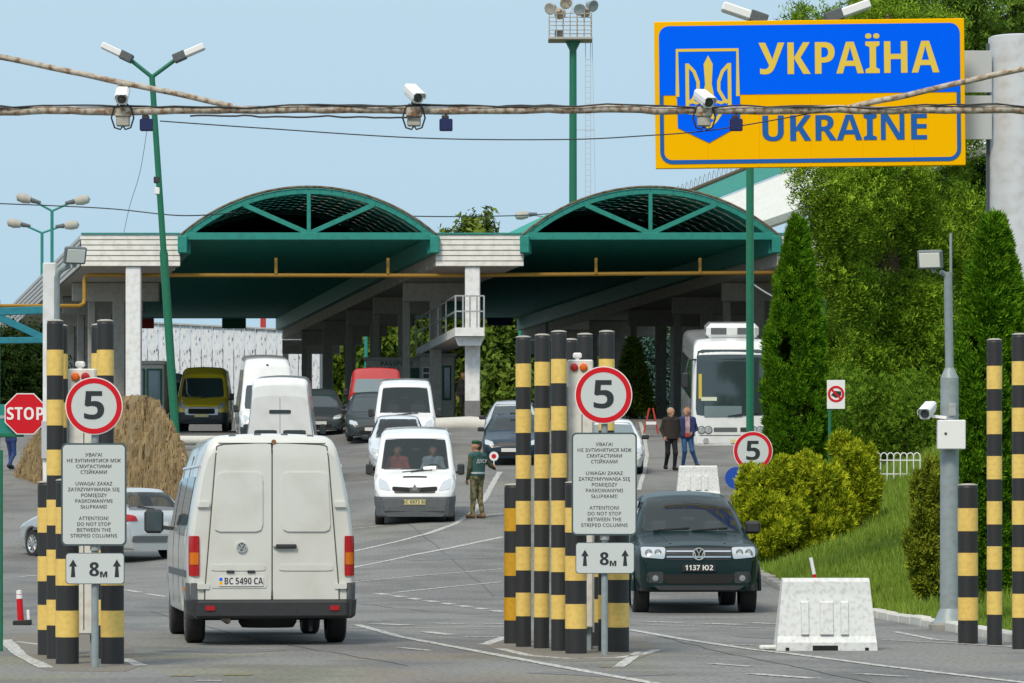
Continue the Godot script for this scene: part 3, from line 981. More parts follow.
func build_background() -> void:
	# peeling shed
	var d := 222.0
	var t := thing("plank_shed", "long white shed with peeling paint behind the canopy", "shed")
	var x0 := px_x(40, d)
	var x1 := px_x(320, d)
	var n := 26
	part("back_wall", MB.new().box(Vector3((x0 + x1) / 2, 7.9, -d - 2), Vector3(x1 - x0, 5.6, 3.6)).mesh(), M.siding_grey, t)
	for i in n:
		var w := (x1 - x0) / n
		var x := x0 + w * (i + 0.5)
		var top := px_y(lerpf(317.0, 331.0, float(i) / n), d)
		part("plank", MB.new().cbox(Vector3(x, (top + 6.9) / 2, -d + rng.randf_range(0, 0.03)), Vector3(w - 0.03, top - 6.9, 0.08), 0.015).mesh(), M.peel, t)
	part("foundation", MB.new().box(Vector3((x0 + x1) / 2, 6.0, -d + 0.02), Vector3(x1 - x0, 1.82, 0.16)).mesh(), M.column_foot, t)
	part("eave_trim", bar(Vector3(x0, px_y(317, d), -d + 0.1), Vector3(x1, px_y(331.5, d), -d + 0.1), 0.2, 0.1), M.siding_grey, t)
	part("chimney", MB.new().cbox(Vector3(px_x(262, d), px_y(325, d) + 0.1, -d - 1), Vector3(0.3, 0.8, 0.3), 0.02).mesh(), M.red_board, t)
	# hall with a long corrugated roof
	t = thing("roofed_hall", "long hall with white and green corrugated roof and razor wire", "building")
	part("wall", bar(Vector3(16.3, 8.6, -121), Vector3(7.3, 8.6, -181), 0.3, 7.6), M.booth_wall, t)
	var corr := func(wide: float, lo: Vector2, hi: Vector2) -> ArrayMesh:
		var mb := MB.new()
		var m := 12
		for i in m:
			var q := []
			for c in [[i, lo], [i + 1, lo], [i + 1, hi], [i, hi]]:
				var w: float = wide * c[0] / m
				var bumpy: float = 0.05 * (c[0] % 2)
				q.append(Vector3(c[1].x - LEAN * w, c[1].y + bumpy, -w))
			mb.quad(q[0], q[3], q[2], q[1])
		return mb.mesh()
	var low: ArrayMesh = corr.call(1.8, Vector2(0, 0), Vector2(2.2, 2.4))
	var high: ArrayMesh = corr.call(1.8, Vector2(2.15, 2.45), Vector2(3.2, 3.6))
	for k in 42:
		var o := Vector3(9.6 - LEAN * (-32 + k * 1.8), 12.5, -(118 + k * 1.8))
		part("roof_sheet", low, M.siding if k < 32 else M.siding_grey, t, o)
		part("roof_sheet", high, M.roof_green, t, o)
	part("gutter", bar(Vector3(14.35, 12.4, -118), Vector3(3.05, 12.4, -193.6), 0.25, 0.3), M.concrete, t)
	var coil := MB.new()
	var pts := []
	for i in 900:
		var f := i / 900.0
		var a := TAU * f * 75
		pts.append(Vector3(13.1 - LEAN * (f * 78.0 - 32), 16.5 + sin(a) * 0.3, -(118 + f * 78) + cos(a) * 0.3))
	coil.tube(pts, 0.014, 3, false)
	part("razor_wire", coil.mesh(), M.wire_grey, t)
	part("ridge_timber", MB.new().tube([Vector3(17.7, 16.15, -118), Vector3(12.3, 16.1, -154), Vector3(6.4, 16.2, -193)], 0.16, 6).mesh(), M.bark, t)

# ---------------------------------------------------------------- striped posts and signs
func make_post(label: String, tall: bool, group: String, orange := false) -> Node3D:
	var t := thing("striped_post", label, "post", Vector3.ZERO, 0, group)
	var h := 3.52 if tall else 1.85
	var r := 0.087 if tall else 0.117
	part("shaft", MB.new().lathe([[0.0, -0.05], [r, -0.05], [r, h - 0.03], [r * 0.9, h - 0.005], [0.0, h]], 28).mesh(), M.tape_black, t)
	part("cap", MB.new().lathe([[0, h - 0.003], [r * 1.01, h - 0.004], [r * 0.99, h + 0.006], [r * 0.6, h + 0.016], [0.0, h + 0.02]], 24).mesh(), M.cap_grey, t)
	var y := h - (0.3 if tall else 0.27)
	for k in (6 if tall else 3):
		part("yellow_band", MB.new().lathe([[r - 0.004, y - 0.27], [r + 0.002, y - 0.268], [r + 0.002, y - 0.002], [r - 0.004, y]], 28).mesh(), M.tape_orange if orange else M.tape_yellow, t)
		y -= 0.52
	return t

func put_posts(list: Array, tall: bool, group: String, label: String) -> void:
	for q in list:
		var d: float = EYE * FOC / (q[1] - HOR)
		var p := make_post(label if q.size() < 4 else q[3], tall, group, q.size() > 2 and q[2])
		p.position = Vector3(px_x(q[0], d), 0, -d)
		p.rotation.y = rng.randf() * TAU
		p.rotation.z = rng.randf_range(-0.004, 0.004)

func build_signs_and_posts() -> void:
	put_posts([[523.5, 647, false, "tall striped post next to the short orange banded post"], [541.5, 648.5, false, "tall striped post second from the short orange banded post"], [559, 651, false, "tall striped post third from the short orange banded post, beside the signal lamps"], [570.5, 645, false, "tall striped post peeping out behind the cabinet with signal lamps near dark pickup"], [585, 649, false, "tall striped post directly behind the signal cabinet near dark pickup"], [606, 651, false, "tall striped post rising behind the round limit sign near dark pickup"]], true, "tall striped posts around the sign by the dark pickup", "tall black and yellow striped post beside the speed sign near dark pickup")
	put_posts([[514, 643.5, true, "short post with deeper orange yellow bands at the island edge"], [576, 653.7, false, "short thick striped post in front of the tall ones by dark pickup"], [618.5, 652, false, "short thick striped post directly behind the 8 m plate, nearest dark pickup"], [594, 646, false, "short striped post hidden behind the sign pole near dark pickup"]], false, "short striped posts by the dark pickup", "")
	put_posts([[55, 659, false, "tall striped post closest to the octagonal stop sign"], [60, 655.5, false, "tall striped post behind the one closest to the stop sign"], [100, 656, false, "tall striped post mostly hidden behind the limit sign near cream van"], [105.5, 659, false, "tall striped post above the limit sign near cream van"]], true, "tall striped posts around the sign by the stop sign", "tall black and yellow striped post beside the speed sign near stop sign")
	put_posts([[48.6, 655, false, "short striped post at the island edge close to the stop sign"], [67.3, 664, false, "short thick striped post under the text board near the stop sign"], [112.5, 664, false, "short thick striped post between the sign pole and the cream van"], [103, 657, false, "short striped post behind the sign pole close to cream van"]], false, "short striped posts by the stop sign", "")
	put_posts([[994.5, 645, false, "tall striped post between the short one and the sign pillar"], [1020, 649, false, "tall striped post at the outer end of the verge row"]], true, "tall striped posts by the camera pole", "tall black and yellow striped post on the verge near the camera pole")
	put_posts([[968, 643.5, false, "short thick striped post on the verge beside the grey camera pole"]], false, "short striped posts by the camera pole", "")
	sign_pole(604.5, 655, 603.5, 395, 604.3, 484.0, 605, 558, "speed limit and warning board on pole beside the dark pickup")
	sign_pole(95, 667.5, 94, 406, 93.8, 494.5, 95, 568.5, "speed limit and warning board on pole beside the cream van")
	signal_box(580, 650, 360, false, "narrow white signal cabinet behind the warning board near dark pickup")
	signal_box(83, 658, 369, true, "narrow white signal cabinet behind the warning board near cream van")
	border_sign()
	stop_sign()
	# small limit sign by the lawn
	var d := 80.0
	var foot := on_ground(px_x(753, d), d)
	var t := thing("speed_sign", "small round 5 limit sign rising over the yellow green shrubs", "traffic sign", foot)
	part("pole", MB.new().tube([Vector3(0, -0.1, -0.04), Vector3(0, px_y(440, d) - foot.y, -0.04)], 0.03, 10).mesh(), M.galvanised, t)
	round_five(t, Vector3(0, px_y(451, d) - foot.y, 0), 0.395)
	var blue := part("blue_disc", MB.new().prism(disc_poly(0.22), -0.008, 0.008, Transform3D(Basis.IDENTITY, Vector3(-0.34, px_y(478, d) - foot.y, 0))).mesh(), M.round_blue, t)
	part("bracket", bar(Vector3(-0.3, px_y(478, d) - foot.y, -0.03), Vector3(0, px_y(478, d) - foot.y, -0.03), 0.03, 0.03), M.galvanised, blue)
	# prohibition sign by the hedge
	d = 77.6
	foot = on_ground(px_x(836, d), d)
	t = thing("prohibition_sign", "white board with a red crossed ring at the hedge", "traffic sign", foot)
	part("pole", MB.new().tube([Vector3(-0.12, -0.1, -0.04), Vector3(-0.12, px_y(384, d) - foot.y, -0.04)], 0.03, 10).mesh(), M.pole_green, t)
	part("board", MB.new().cbox(Vector3(0, px_y(394.5, d) - foot.y, 0), Vector3(0.35, 0.56, 0.02), 0.004).mesh(), M.sign_white, t)
	part("red_ring", ring_mesh(0.16, 0.115, 0.01, 0.016), M.sign_red, t, Vector3(0, px_y(394, d) - foot.y, 0))
	part("red_bar", MB.new().stroke([Vector2(-0.1, 0.1), Vector2(0.1, -0.1)], 0.04, 0.011, 0.015).mesh(), M.sign_red, t, Vector3(0, px_y(394, d) - foot.y, 0))
	part("symbol", MB.new().prism(PackedVector2Array([Vector2(-0.1, -0.02), Vector2(-0.02, 0.06), Vector2(0.1, 0.05), Vector2(0.1, -0.03), Vector2(0.0, -0.08)]), 0.0105, 0.013).mesh(), M.sign_dark, t, Vector3(0, px_y(394, d) - foot.y, 0))

func round_five(t: Node, mid: Vector3, r: float) -> void:
	var disc := part("round_plate", MB.new().prism(disc_poly(r, 48), -0.012, 0.0, Transform3D(Basis.IDENTITY, mid)).mesh(), M.sign_white, t)
	part("face", MB.new().prism(disc_poly(r * 0.8, 48), 0.0005, 0.003, Transform3D(Basis.IDENTITY, mid)).mesh(), M.sign_face, disc)
	part("red_ring", ring_mesh(r * 0.965, r * 0.79, 0.0005, 0.005, 48), M.sign_red, disc, mid)
	text("5", r * 0.96, M.sign_dark, disc, mid + Vector3(0, 0, 0.005), Vector3.ZERO, 1.12, true)

func sign_pole(pole_px: float, foot_py: float, rx: float, ry: float, bx: float, by: float, px: float, py: float, label: String) -> void:
	var d := EYE * FOC / (foot_py - HOR)
	var t := thing("sign_pole", label, "traffic sign", Vector3(px_x(pole_px, d), 0, -d), 0, "warning boards between the striped posts")
	var L := func(x: float, y: float) -> Vector3: return Vector3(px_x(x, d - 0.06) - t.position.x, px_y(y, d - 0.06), 0.06)
	part("pole", MB.new().tube([Vector3(0, -0.1, 0), Vector3(0, px_y(ry, d), 0)], 0.036, 14).mesh(), M.pole_grey, t)
	part("clamp", MB.new().tube([Vector3(0, px_y(by + 56, d), 0), Vector3(0, px_y(by + 50, d), 0)], 0.05, 12).mesh(), M.galvanised, t)
	var k := d / 42.86
	round_five(t, L.call(rx, ry), 0.308 * k)
	var bw := 0.7 * k
	var bh := 1.1 * k
	var c: Vector3 = L.call(bx, by)
	var plate := part("text_board", MB.new().prism(round_rect(bw, bh, 0.05), -0.015, 0.0, Transform3D(Basis.IDENTITY, c)).mesh(), M.sign_edge, t)
	part("board_face", MB.new().prism(round_rect(bw - 0.035, bh - 0.035, 0.04), 0.0005, 0.003, Transform3D(Basis.IDENTITY, c)).mesh(), M.sign_face, plate)
	var rows := ["УВАГА!", "НЕ ЗУПИНЯТИСЯ МІЖ", "СМУГАСТИМИ", "СТІЙКАМИ", "", "UWAGA! ZAKAZ", "ZATRZYMYWANIA SIĘ", "POMIĘDZY", "PASKOWANYMI", "SŁUPKAMI!", "", "ATTENTION!", "DO NOT STOP", "BETWEEN THE", "STRIPED COLUMNS"]
	for i in rows.size():
		if rows[i]:
			text(rows[i], 0.037 * k, M.sign_dark, plate, c + Vector3(0, (0.425 - i * 0.0618) * k, 0.004), Vector3.ZERO, 1.12, false)
	var small: Vector3 = L.call(px, py)
	var dp := part("distance_plate", MB.new().prism(round_rect(0.63 * k, 0.335 * k, 0.035), -0.012, 0.0, Transform3D(Basis.IDENTITY, small)).mesh(), M.sign_edge, t)
	part("plate_face", MB.new().prism(round_rect(0.615 * k, 0.32 * k, 0.03), 0.0005, 0.003, Transform3D(Basis.IDENTITY, small)).mesh(), M.sign_face, dp)
	text("8", 0.135, M.sign_dark, dp, small + Vector3(-0.01, -0.01, 0.004), Vector3.ZERO, 1.05, true)
	text("м", 0.075, M.sign_dark, dp, small + Vector3(0.085, -0.05, 0.004), Vector3.ZERO, 1.0, true)
	for s in [-1, 1]:
		part("arrow", MB.new().prism(PackedVector2Array([Vector2(0, 0.09), Vector2(0.04, 0.02), Vector2(0.014, 0.02), Vector2(0.022, -0.085), Vector2(-0.022, -0.085), Vector2(-0.014, 0.02), Vector2(-0.04, 0.02)]), 0.0035, 0.005, Transform3D(Basis.IDENTITY, small + Vector3(s * 0.215 + 0.0, 0.0, 0))).mesh(), M.sign_dark, dp)

func signal_box(px: float, foot_py: float, top_py: float, flipped: bool, label: String) -> void:
	var d := EYE * FOC / (foot_py - HOR)
	var t := thing("signal_cabinet", label, "cabinet", Vector3(px_x(px, d), 0, -d), 0, "signal cabinets between the striped posts")
	var top := px_y(top_py, d)
	part("housing", MB.new().cbox(Vector3(0, (top + 0.25) / 2, 0), Vector3(0.29, top - 0.25, 0.22), 0.015).mesh(), M.white_paint, t)
	for s in [-1, 1]:
		part("leg", bar(Vector3(s * 0.1, -0.05, 0), Vector3(s * 0.1, 0.27, 0), 0.05, 0.05), M.pole_grey, t)
		part("corner_trim", bar(Vector3(s * 0.148, 0.2, 0.09), Vector3(s * 0.148, top - 0.3, 0.09), 0.018, 0.05), M.galvanised, t)
	part("front_seam", bar(Vector3(0.02, 0.3, 0.1115), Vector3(0.02, top - 0.35, 0.1115), 0.01, 0.006), M.sign_edge, t)
	for s in [-1, 1]:
		part("signal_lamp", MB.new().lathe([[0.045, 0.0], [0.044, 0.02], [0.03, 0.034], [0.0, 0.04]], 18, Vector3.BACK, Vector3(s * 0.052 - 0.015, top - 0.085, 0.11)).mesh(), M.lamp_orange if (s < 0) == flipped else M.lamp_red, t)
	part("beacon", MB.new().cbox(Vector3(-0.03, top + 0.05, 0), Vector3(0.1, 0.06, 0.08), 0.015).mesh(), M.sign_white, t)
	part("beacon_foot", MB.new().box(Vector3(-0.03, top + 0.01, 0), Vector3(0.04, 0.03, 0.04)).mesh(), M.sign_white, t)

func border_sign() -> void:
	var d := 65.0
	var k := d / FOC
	var mid := at(810, 93.5, d)
	var t := thing("border_sign", "large blue and yellow country sign with a trident shield", "sign", mid)
	t.rotation.z = 0.012
	var W := 310.0 * k
	var H := 147.0 * k
	var S := func(x: float, y: float) -> Vector2: return Vector2((600 + x / 2.415 - 810) * k, (93.5 - y / 2.415) * k)   # from an enlarged view of the sign
	part("panel", MB.new().cbox(Vector3(0, 0, -0.05), Vector3(W, H, 0.09), 0.01).mesh(), M.sign_yellow, t)
	for i in 5:
		part("panel_seam", bar(Vector3(-W / 2 + W * (i + 1) / 6.0, -H / 2 + 0.02, -0.0055), Vector3(-W / 2 + W * (i + 1) / 6.0, H / 2 - 0.02, -0.0055), 0.012, 0.012), M.sign_yellow, t)
	var r := 10.0 * k
	var iw := W - 9 * k
	var ih := H - 9 * k
	var split: float = S.call(0, 226).y
	var up := PackedVector2Array([Vector2(-iw / 2, split), Vector2(iw / 2, split)])
	for p in round_rect(iw, ih, r):
		if p.y > 0.2:
			up.append(p)
	part("blue_field", MB.new().prism(up, 0.0, 0.004).mesh(), M.sign_blue, t)
	var frame := [Vector2(iw / 2 - 2 * k, split)]
	var low := []
	for p in round_rect(iw - 4 * k, ih - 4 * k, r):
		if p.y < -0.2:
			low.append(p)
	var line := [Vector2(-iw / 2 + 2 * k, split)]
	line.append_array(low)
	line.append(Vector2(iw / 2 - 2 * k, split))
	part("blue_border", MB.new().stroke(line, 4.0 * k, 0.0, 0.004).mesh(), M.sign_line, t)
	var shield := part("shield", MB.new().prism(PackedVector2Array([S.call(184, 115), S.call(338, 115), S.call(338, 300), S.call(262, 342), S.call(187, 305)]), 0.0045, 0.008).mesh(), M.sign_blue, t)
	part("shield_outline", MB.new().stroke([S.call(187, 230), S.call(187, 118), S.call(333, 118), S.call(333, 230)], 3.6 * k, 0.0085, 0.012).mesh(), M.sign_letter, shield)
	var tr := MB.new()
	tr.prism(PackedVector2Array([S.call(262, 131), S.call(273, 152), S.call(270, 200), S.call(276, 232), S.call(262, 262), S.call(248, 232), S.call(254, 200), S.call(251, 152)]), 0.0085, 0.0125)
	for s in [-1, 1]:
		var q := func(x: float, y: float) -> Vector2: return S.call(262 + s * x, y)
		tr.stroke([q.call(51, 150), q.call(51, 268)], 3.6 * k, 0.0085, 0.012)
		tr.stroke([q.call(50, 153), q.call(34, 170), q.call(25, 195), q.call(25, 215), q.call(38, 238), q.call(46, 246)], 3.4 * k, 0.0085, 0.0128)
		tr.stroke([q.call(46, 240), q.call(30, 246), q.call(14, 240)], 3.0 * k, 0.0085, 0.0122)
		tr.stroke([q.call(53, 268), q.call(30, 270), q.call(16, 290), q.call(0, 305)], 3.4 * k, 0.0085, 0.0124)
		tr.stroke([q.call(16, 262), q.call(8, 285)], 3.0 * k, 0.0085, 0.0118)
	tr.stroke([S.call(212, 266), S.call(312, 266)], 3.2 * k, 0.0085, 0.0116)
	part("trident", tr.mesh(), M.sign_letter, shield)
	text("УКРАЇНА", 31.0 * k, M.sign_letter, t, Vector3((849 - 810) * k, (93.5 - 59) * k, 0.006), Vector3.ZERO, 0.98, true, "lettering", 0.006)
	text("UKRAINE", 25.0 * k, M.sign_line, t, Vector3((844 - 810) * k, (93.5 - 128.5) * k, 0.002), Vector3.ZERO, 1.12, true, "lettering", 0.006)
	# thick pillar and the plates that carry the sign
	var col := thing("sign_pillar", "thick pale grey steel pillar carrying the country sign", "pillar", on_ground(px_x(1020, 66.0), 66.0))
	var top := px_y(38, 66.0) - col.position.y
	part("pillar_tube", MB.new().lathe([[0.52, -0.2], [0.52, top], [0.48, top + 0.02], [0, top + 0.02]], 36).mesh(), M.siding_pale if M.has("siding_pale") else pale(), col)
	part("pillar_flange", MB.new().lathe([[0.52, top * 0.52], [0.525, top * 0.52], [0.525, top * 0.52 + 0.02], [0.52, top * 0.52 + 0.02]], 36).mesh(), M.galvanised, col)
	part("cable_duct", bar(Vector3(-0.54, 0.3, 0.06), Vector3(-0.54, top - 0.1, 0.06), 0.05, 0.07), M.sign_edge, col)
	for q in [[50, 92, "upper_plate"], [95, 139, "lower_plate"]]:
		var y0 := px_y(q[1], 65.6) - col.position.y
		var y1 := px_y(q[0], 65.6) - col.position.y
		var xl := px_x(962, 65.6) - col.position.x
		part("mounting_plate", MB.new().cbox(Vector3((xl - 0.5) / 2, (y0 + y1) / 2, 0.3), Vector3(-0.5 - xl, y1 - y0, 0.04), 0.006).mesh(), M.sign_back, col)
	for y in [62, 118]:
		part("support_arm", bar(Vector3(px_x(700, 65.4) - col.position.x, px_y(y, 65.4) - col.position.y, 0.15), Vector3(0, px_y(y, 65.4) - col.position.y, 0.15), 0.12, 0.12), M.galvanised, col)

func pale() -> Material:
	return mat("siding_pale", 0.6, 0.63, 0.68, 0.5, 0.1, T.grime, 0.4, true)

func stop_sign() -> void:
	var d := 62.0
	var foot := on_ground(px_x(-3, d), d)
	var t := thing("swing_gate", "green swing gate with a red octagonal STOP sign", "gate", foot)
	part("gate_post", MB.new().tube([Vector3(0, -0.1, 0), Vector3(0, px_y(300, d) - foot.y, 0)], 0.05, 12).mesh(), M.pole_green, t)
	part("gate_post", MB.new().tube([Vector3(px_x(1, 44.0) - foot.x, -0.1, 18.0), Vector3(px_x(1, 44.0) - foot.x, 2.2, 18.0)], 0.022, 10).mesh(), M.pole_green, t)
	part("gate_panel", MB.new().cbox(Vector3(px_x(3, d) - foot.x, px_y(421, d) - foot.y, 0), Vector3(18 * d / FOC, 33 * d / FOC, 0.05), 0.01).mesh(), M.teal, t)
	part("gate_rail", bar(Vector3(0, px_y(435, d) - foot.y, 0.02), Vector3(px_x(24, d) - foot.x, px_y(435, d) - foot.y, 0.02), 0.06, 0.06), M.pole_green, t)
	var mid := Vector3(px_x(26, d) - foot.x, px_y(414, d) - foot.y, 0.1)
	var oct := func(r: float) -> PackedVector2Array:
		var p := PackedVector2Array()
		for i in 8:
			p.append(Vector2.from_angle(TAU * (i + 0.5) / 8) * r)
		return p
	var s := part("stop_plate", MB.new().prism(oct.call(0.345), -0.015, 0.0, Transform3D(Basis.IDENTITY, mid)).mesh(), M.sign_white, t)
	part("red_face", MB.new().prism(oct.call(0.328), 0.0005, 0.004, Transform3D(Basis.IDENTITY, mid)).mesh(), M.sign_red, s)
	text("STOP", 0.19, M.sign_white, s, mid + Vector3(0, 0, 0.005), Vector3.ZERO, 0.92, true)
	part("sign_arm", bar(mid + Vector3(0, -0.05, -0.05), Vector3(0, mid.y - 0.05, 0), 0.05, 0.05), M.galvanised, t)
	# lattice boom of blue green bars
	var g := thing("boom_frame", "blue green lattice boom reaching in beside the floodlight pole", "barrier boom", Vector3(px_x(-40, 58), 0, -58))
	var P := func(px: float, py: float) -> Vector3: return at(px, py, 58.0) - g.position
	part("boom_bar", bar(P.call(-40, 313), P.call(46, 310), 0.09, 0.11), M.teal_blue, g)
	part("boom_bar", bar(P.call(-40, 341), P.call(46, 340), 0.09, 0.09), M.teal_blue, g)
	part("boom_brace", bar(P.call(-12, 312), P.call(44, 338), 0.07, 0.1), M.teal_blue, g)
	part("boom_brace", bar(P.call(-38, 340), P.call(-12, 313), 0.07, 0.1), M.teal_blue, g)
	part("boom_post", bar(P.call(-40, 300), Vector3(px_x(-40, 58) - g.position.x, -0.1, 0), 0.16, 0.16), M.teal_blue, g)

# ---------------------------------------------------------------- overhead pipe with cameras
func cctv(parent: Node, mid: Vector3, len_: float, r: float, dir: Vector3) -> void:
	var x := Vector3.UP.cross(dir).normalized()
	var b := Basis(x, dir.cross(x).normalized(), dir.normalized())
	part("camera_housing", MB.new().prism(round_rect(r * 2, r * 1.9, r * 0.6), -len_ / 2, len_ / 2, Transform3D(b, mid)).mesh(), M.sign_white, parent)
	part("sun_shield", MB.new().prism(PackedVector2Array([Vector2(-r * 1.12, 0), Vector2(-r * 1.12, r * 0.8), Vector2(-r * 0.8, r * 1.12), Vector2(r * 0.8, r * 1.12), Vector2(r * 1.12, r * 0.8), Vector2(r * 1.12, 0), Vector2(r * 1.04, 0), Vector2(r * 1.04, r * 0.75), Vector2(r * 0.75, r * 1.04), Vector2(-r * 0.75, r * 1.04), Vector2(-r * 1.04, r * 0.75), Vector2(-r * 1.04, 0)]), -len_ / 2, len_ / 2 + 0.06, Transform3D(b, mid)).mesh(), M.sign_white, parent)
	part("lens", MB.new().lathe([[r * 0.75, 0.0], [r * 0.7, 0.012], [r * 0.4, 0.014], [0.0, 0.004]], 18, dir.normalized(), mid + dir.normalized() * (len_ / 2 + 0.001)).mesh(), M.glass, parent)

func wavy(a: Vector3, b: Vector3, n: int, amp: float, sag: float, seed_: int) -> Array:
	var fn := FastNoiseLite.new()
	fn.seed = seed_
	fn.frequency = 0.08
	var o := []
	for i in n + 1:
		var f := float(i) / n
		o.append(a.lerp(b, f) + Vector3(0, fn.get_noise_1d(i * 1.7) * amp - sag * 4 * f * (1 - f), fn.get_noise_1d(i * 1.7 + 300) * amp))
	return o

func build_gantry() -> void:
	var d := 50.0
	var t := thing("pipe_gantry", "rusty steel pipe gantry spanning high above the whole road", "gantry")
	part("cross_pipe", MB.new().tube(wavy(at(-260, 112.5, d), at(1330, 112, d), 120, 0.035, -0.03, 8), 0.05, 10).mesh(), M.rust, t)
	part("brace_pipe", MB.new().tube(wavy(at(-260, 2, d), at(232, 106, d), 40, 0.015, 0.0, 18), 0.036, 8).mesh(), M.rust, t)
	part("brace_pipe", MB.new().tube(wavy(at(848, 108, d), at(1330, 1, d), 40, 0.015, 0.0, 19), 0.036, 8).mesh(), M.rust, t)
	for px in [-260, 1330]:
		part("gantry_leg", MB.new().tube([Vector3(px_x(px, d), -0.1, -d), at(px, 0, d)], 0.09, 12).mesh(), M.rust, t)
	for k in 3:
		part("cable_bundle", MB.new().tube(wavy(at(-260, 107.5 + k * 0.8, d - 0.06 + k * 0.05), at(1330, 107 + k * 0.8, d - 0.06 + k * 0.05), 110, 0.05, -0.02, 50 + k), 0.011, 5).mesh(), M.wire, t)
	part("cable_bundle", MB.new().tube(wavy(at(190, 116, d - 0.07), at(420, 117, d - 0.07), 30, 0.03, 0.0, 77), 0.012, 5).mesh(), M.wire, t)
	var cams := [[123, 97, Vector3(0.02, -0.5, 1.0), "white camera over the lane of the cream van"], [414, 96, Vector3(0.42, -0.5, 1.0), "white camera over the lane of the delivery van"], [704, 101, Vector3(0.4, -0.45, 1.0), "white camera seen against the trident shield"]]
	for c in cams:
		var p := at(c[0], 112, d)
		var o := thing("traffic_camera", c[3], "camera", p, 0, "cameras on the pipe gantry")
		cctv(o, at(c[0], c[1], d) - p + Vector3(0, 0.02, 0.05), 0.3, 0.075, c[2].normalized())
		part("bracket", bar(Vector3(0, 0.03, 0), Vector3(0, 0.13, 0.02), 0.07, 0.06), M.sign_edge, o)
		part("clamp", MB.new().cbox(Vector3(0, 0, 0), Vector3(0.2, 0.13, 0.13), 0.015).mesh(), M.rust, o)
		part("junction_box", MB.new().cbox(Vector3(0, -0.12, 0.0), Vector3(0.17, 0.12, 0.1), 0.015).mesh(), M.cap_grey, o)
		for s in [-1, 1]:
			part("cable_loop", MB.new().tube([Vector3(s * 0.05, 0.1, 0.03), Vector3(s * 0.11, 0.04, 0.06), Vector3(s * 0.14, -0.08, 0.06), Vector3(s * 0.1, -0.2, 0.04), Vector3(s * 0.03, -0.22, 0.02), Vector3(0, -0.17, 0.0)], 0.011, 6).mesh(), M.wire, o)
		var q := at(c[0] + 32 if c[0] > 200 else c[0] + 23.5, 125, d)
		var l := thing("infrared_lamp", "small dark blue box lamp beside the " + c[3].trim_prefix("white "), "lamp", q, 0, "dark blue box lamps on the pipe gantry")
		part("lamp_case", MB.new().cbox(Vector3.ZERO, Vector3(0.165, 0.15, 0.1), 0.012).mesh(), M.box_blue, l)
		part("hood", MB.new().cbox(Vector3(-0.01, 0.095, 0), Vector3(0.09, 0.05, 0.08), 0.01).mesh(), M.wire, l)
		part("strap", bar(Vector3(0, 0.1, 0), Vector3(0, 0.17, 0), 0.03, 0.02), M.wire, l)
	# wires
	wire([at(160, 121, 50), at(260, 128, 50), at(420, 138, 50), at(560, 139.5, 50), at(640, 136, 50), at(720, 129, 50), at(840, 108, 50)], 0.008, "wire", "thin dark cable sagging below the rusty gantry pipe")
	wire([at(-40, 202, 146), at(100, 208, 146), at(180, 215.5, 138), at(236, 212.5, 142.5)], 0.022, "wire", "dark cable slung from lamp post to the green canopy")
	wire([at(400, 216, 146), at(470, 216.5, 150), at(545, 214, 160), at(600, 206, 170)], 0.022, "wire", "dark cable crossing above the middle white fascia")
	wire([at(147, 130, 132), at(140, 172, 134), at(130, 205, 138), at(124, 232, 143)], 0.01, "wire_grey", "thin loose wire falling from the tall lamp post")
	wire([at(754, 285, 88), at(772, 296, 86), at(800, 308, 84)], 0.02, "wire_grey", "pale cable running from green pole into the conifer")

func wire(pts: Array, r: float, m: String, label: String) -> void:
	var o := part("cable", MB.new().tube(smooth(pts, 8), r, 5).mesh(), M[m], self)
	tag(o, label, "cable")

func smooth(pts: Array, n: int) -> Array:
	var o := []
	for i in pts.size() - 1:
		for k in n:
			o.append(pts[i].cubic_interpolate(pts[i + 1], pts[maxi(i - 1, 0)], pts[mini(i + 2, pts.size() - 1)], float(k) / n))
	o.append(pts[-1])
	return o

# ---------------------------------------------------------------- lamps and masts
func lamp_post(label: String, foot: Vector3, top: Vector3, heads: Array, r: float, m: Material, head: String) -> void:
	var t := thing("lamp_post", label, "street lamp", foot)
	var a := top - foot
	var way := [Vector3(0, -0.1, 0), a * 0.55, a * 0.56, a]
	if label.contains("country sign"):
		way = [Vector3(0, -0.1, 0), at(750, 170, -foot.z) - foot, at(752, 110, -foot.z) - foot, a]
	part("pole", MB.new().tube(way, [r, r, r * 0.75, r * 0.7], 12).mesh(), m, t)
	for h in heads:
		var p: Vector3 = h - foot
		var dir := (p - a).normalized()
		part("arm", MB.new().tube([a - Vector3(0, 0.25, 0), a, p - dir * 0.1], r * 0.5, 8).mesh(), m, t)
		var x := Vector3.UP.cross(dir).normalized()
		var flat := (dir - Vector3(0, 0.25, 0)).normalized()
		var b := Basis(x, flat.cross(x), flat)
		if head == "led":
			part("lamp_head", MB.new().cbox(p + flat * 0.38, Vector3(0.42, 0.2, 0.95), 0.03, b).mesh(), M.sign_white, t)
			part("driver_box", MB.new().cbox(p + flat * 0.02, Vector3(0.44, 0.26, 0.4), 0.02, b).mesh(), M.grey_plastic, t)
		else:
			part("lamp_head", MB.new().lathe([[0.0, 0.0], [0.16, 0.05], [0.22, 0.35], [0.18, 0.62], [0.0, 0.72]], 12, flat, p + flat * 0.1).mesh(), M.cap_grey, t)
			part("neck", MB.new().lathe([[0.07, -0.3], [0.12, 0.1]], 10, flat, p).mesh(), M.grey_plastic, t)

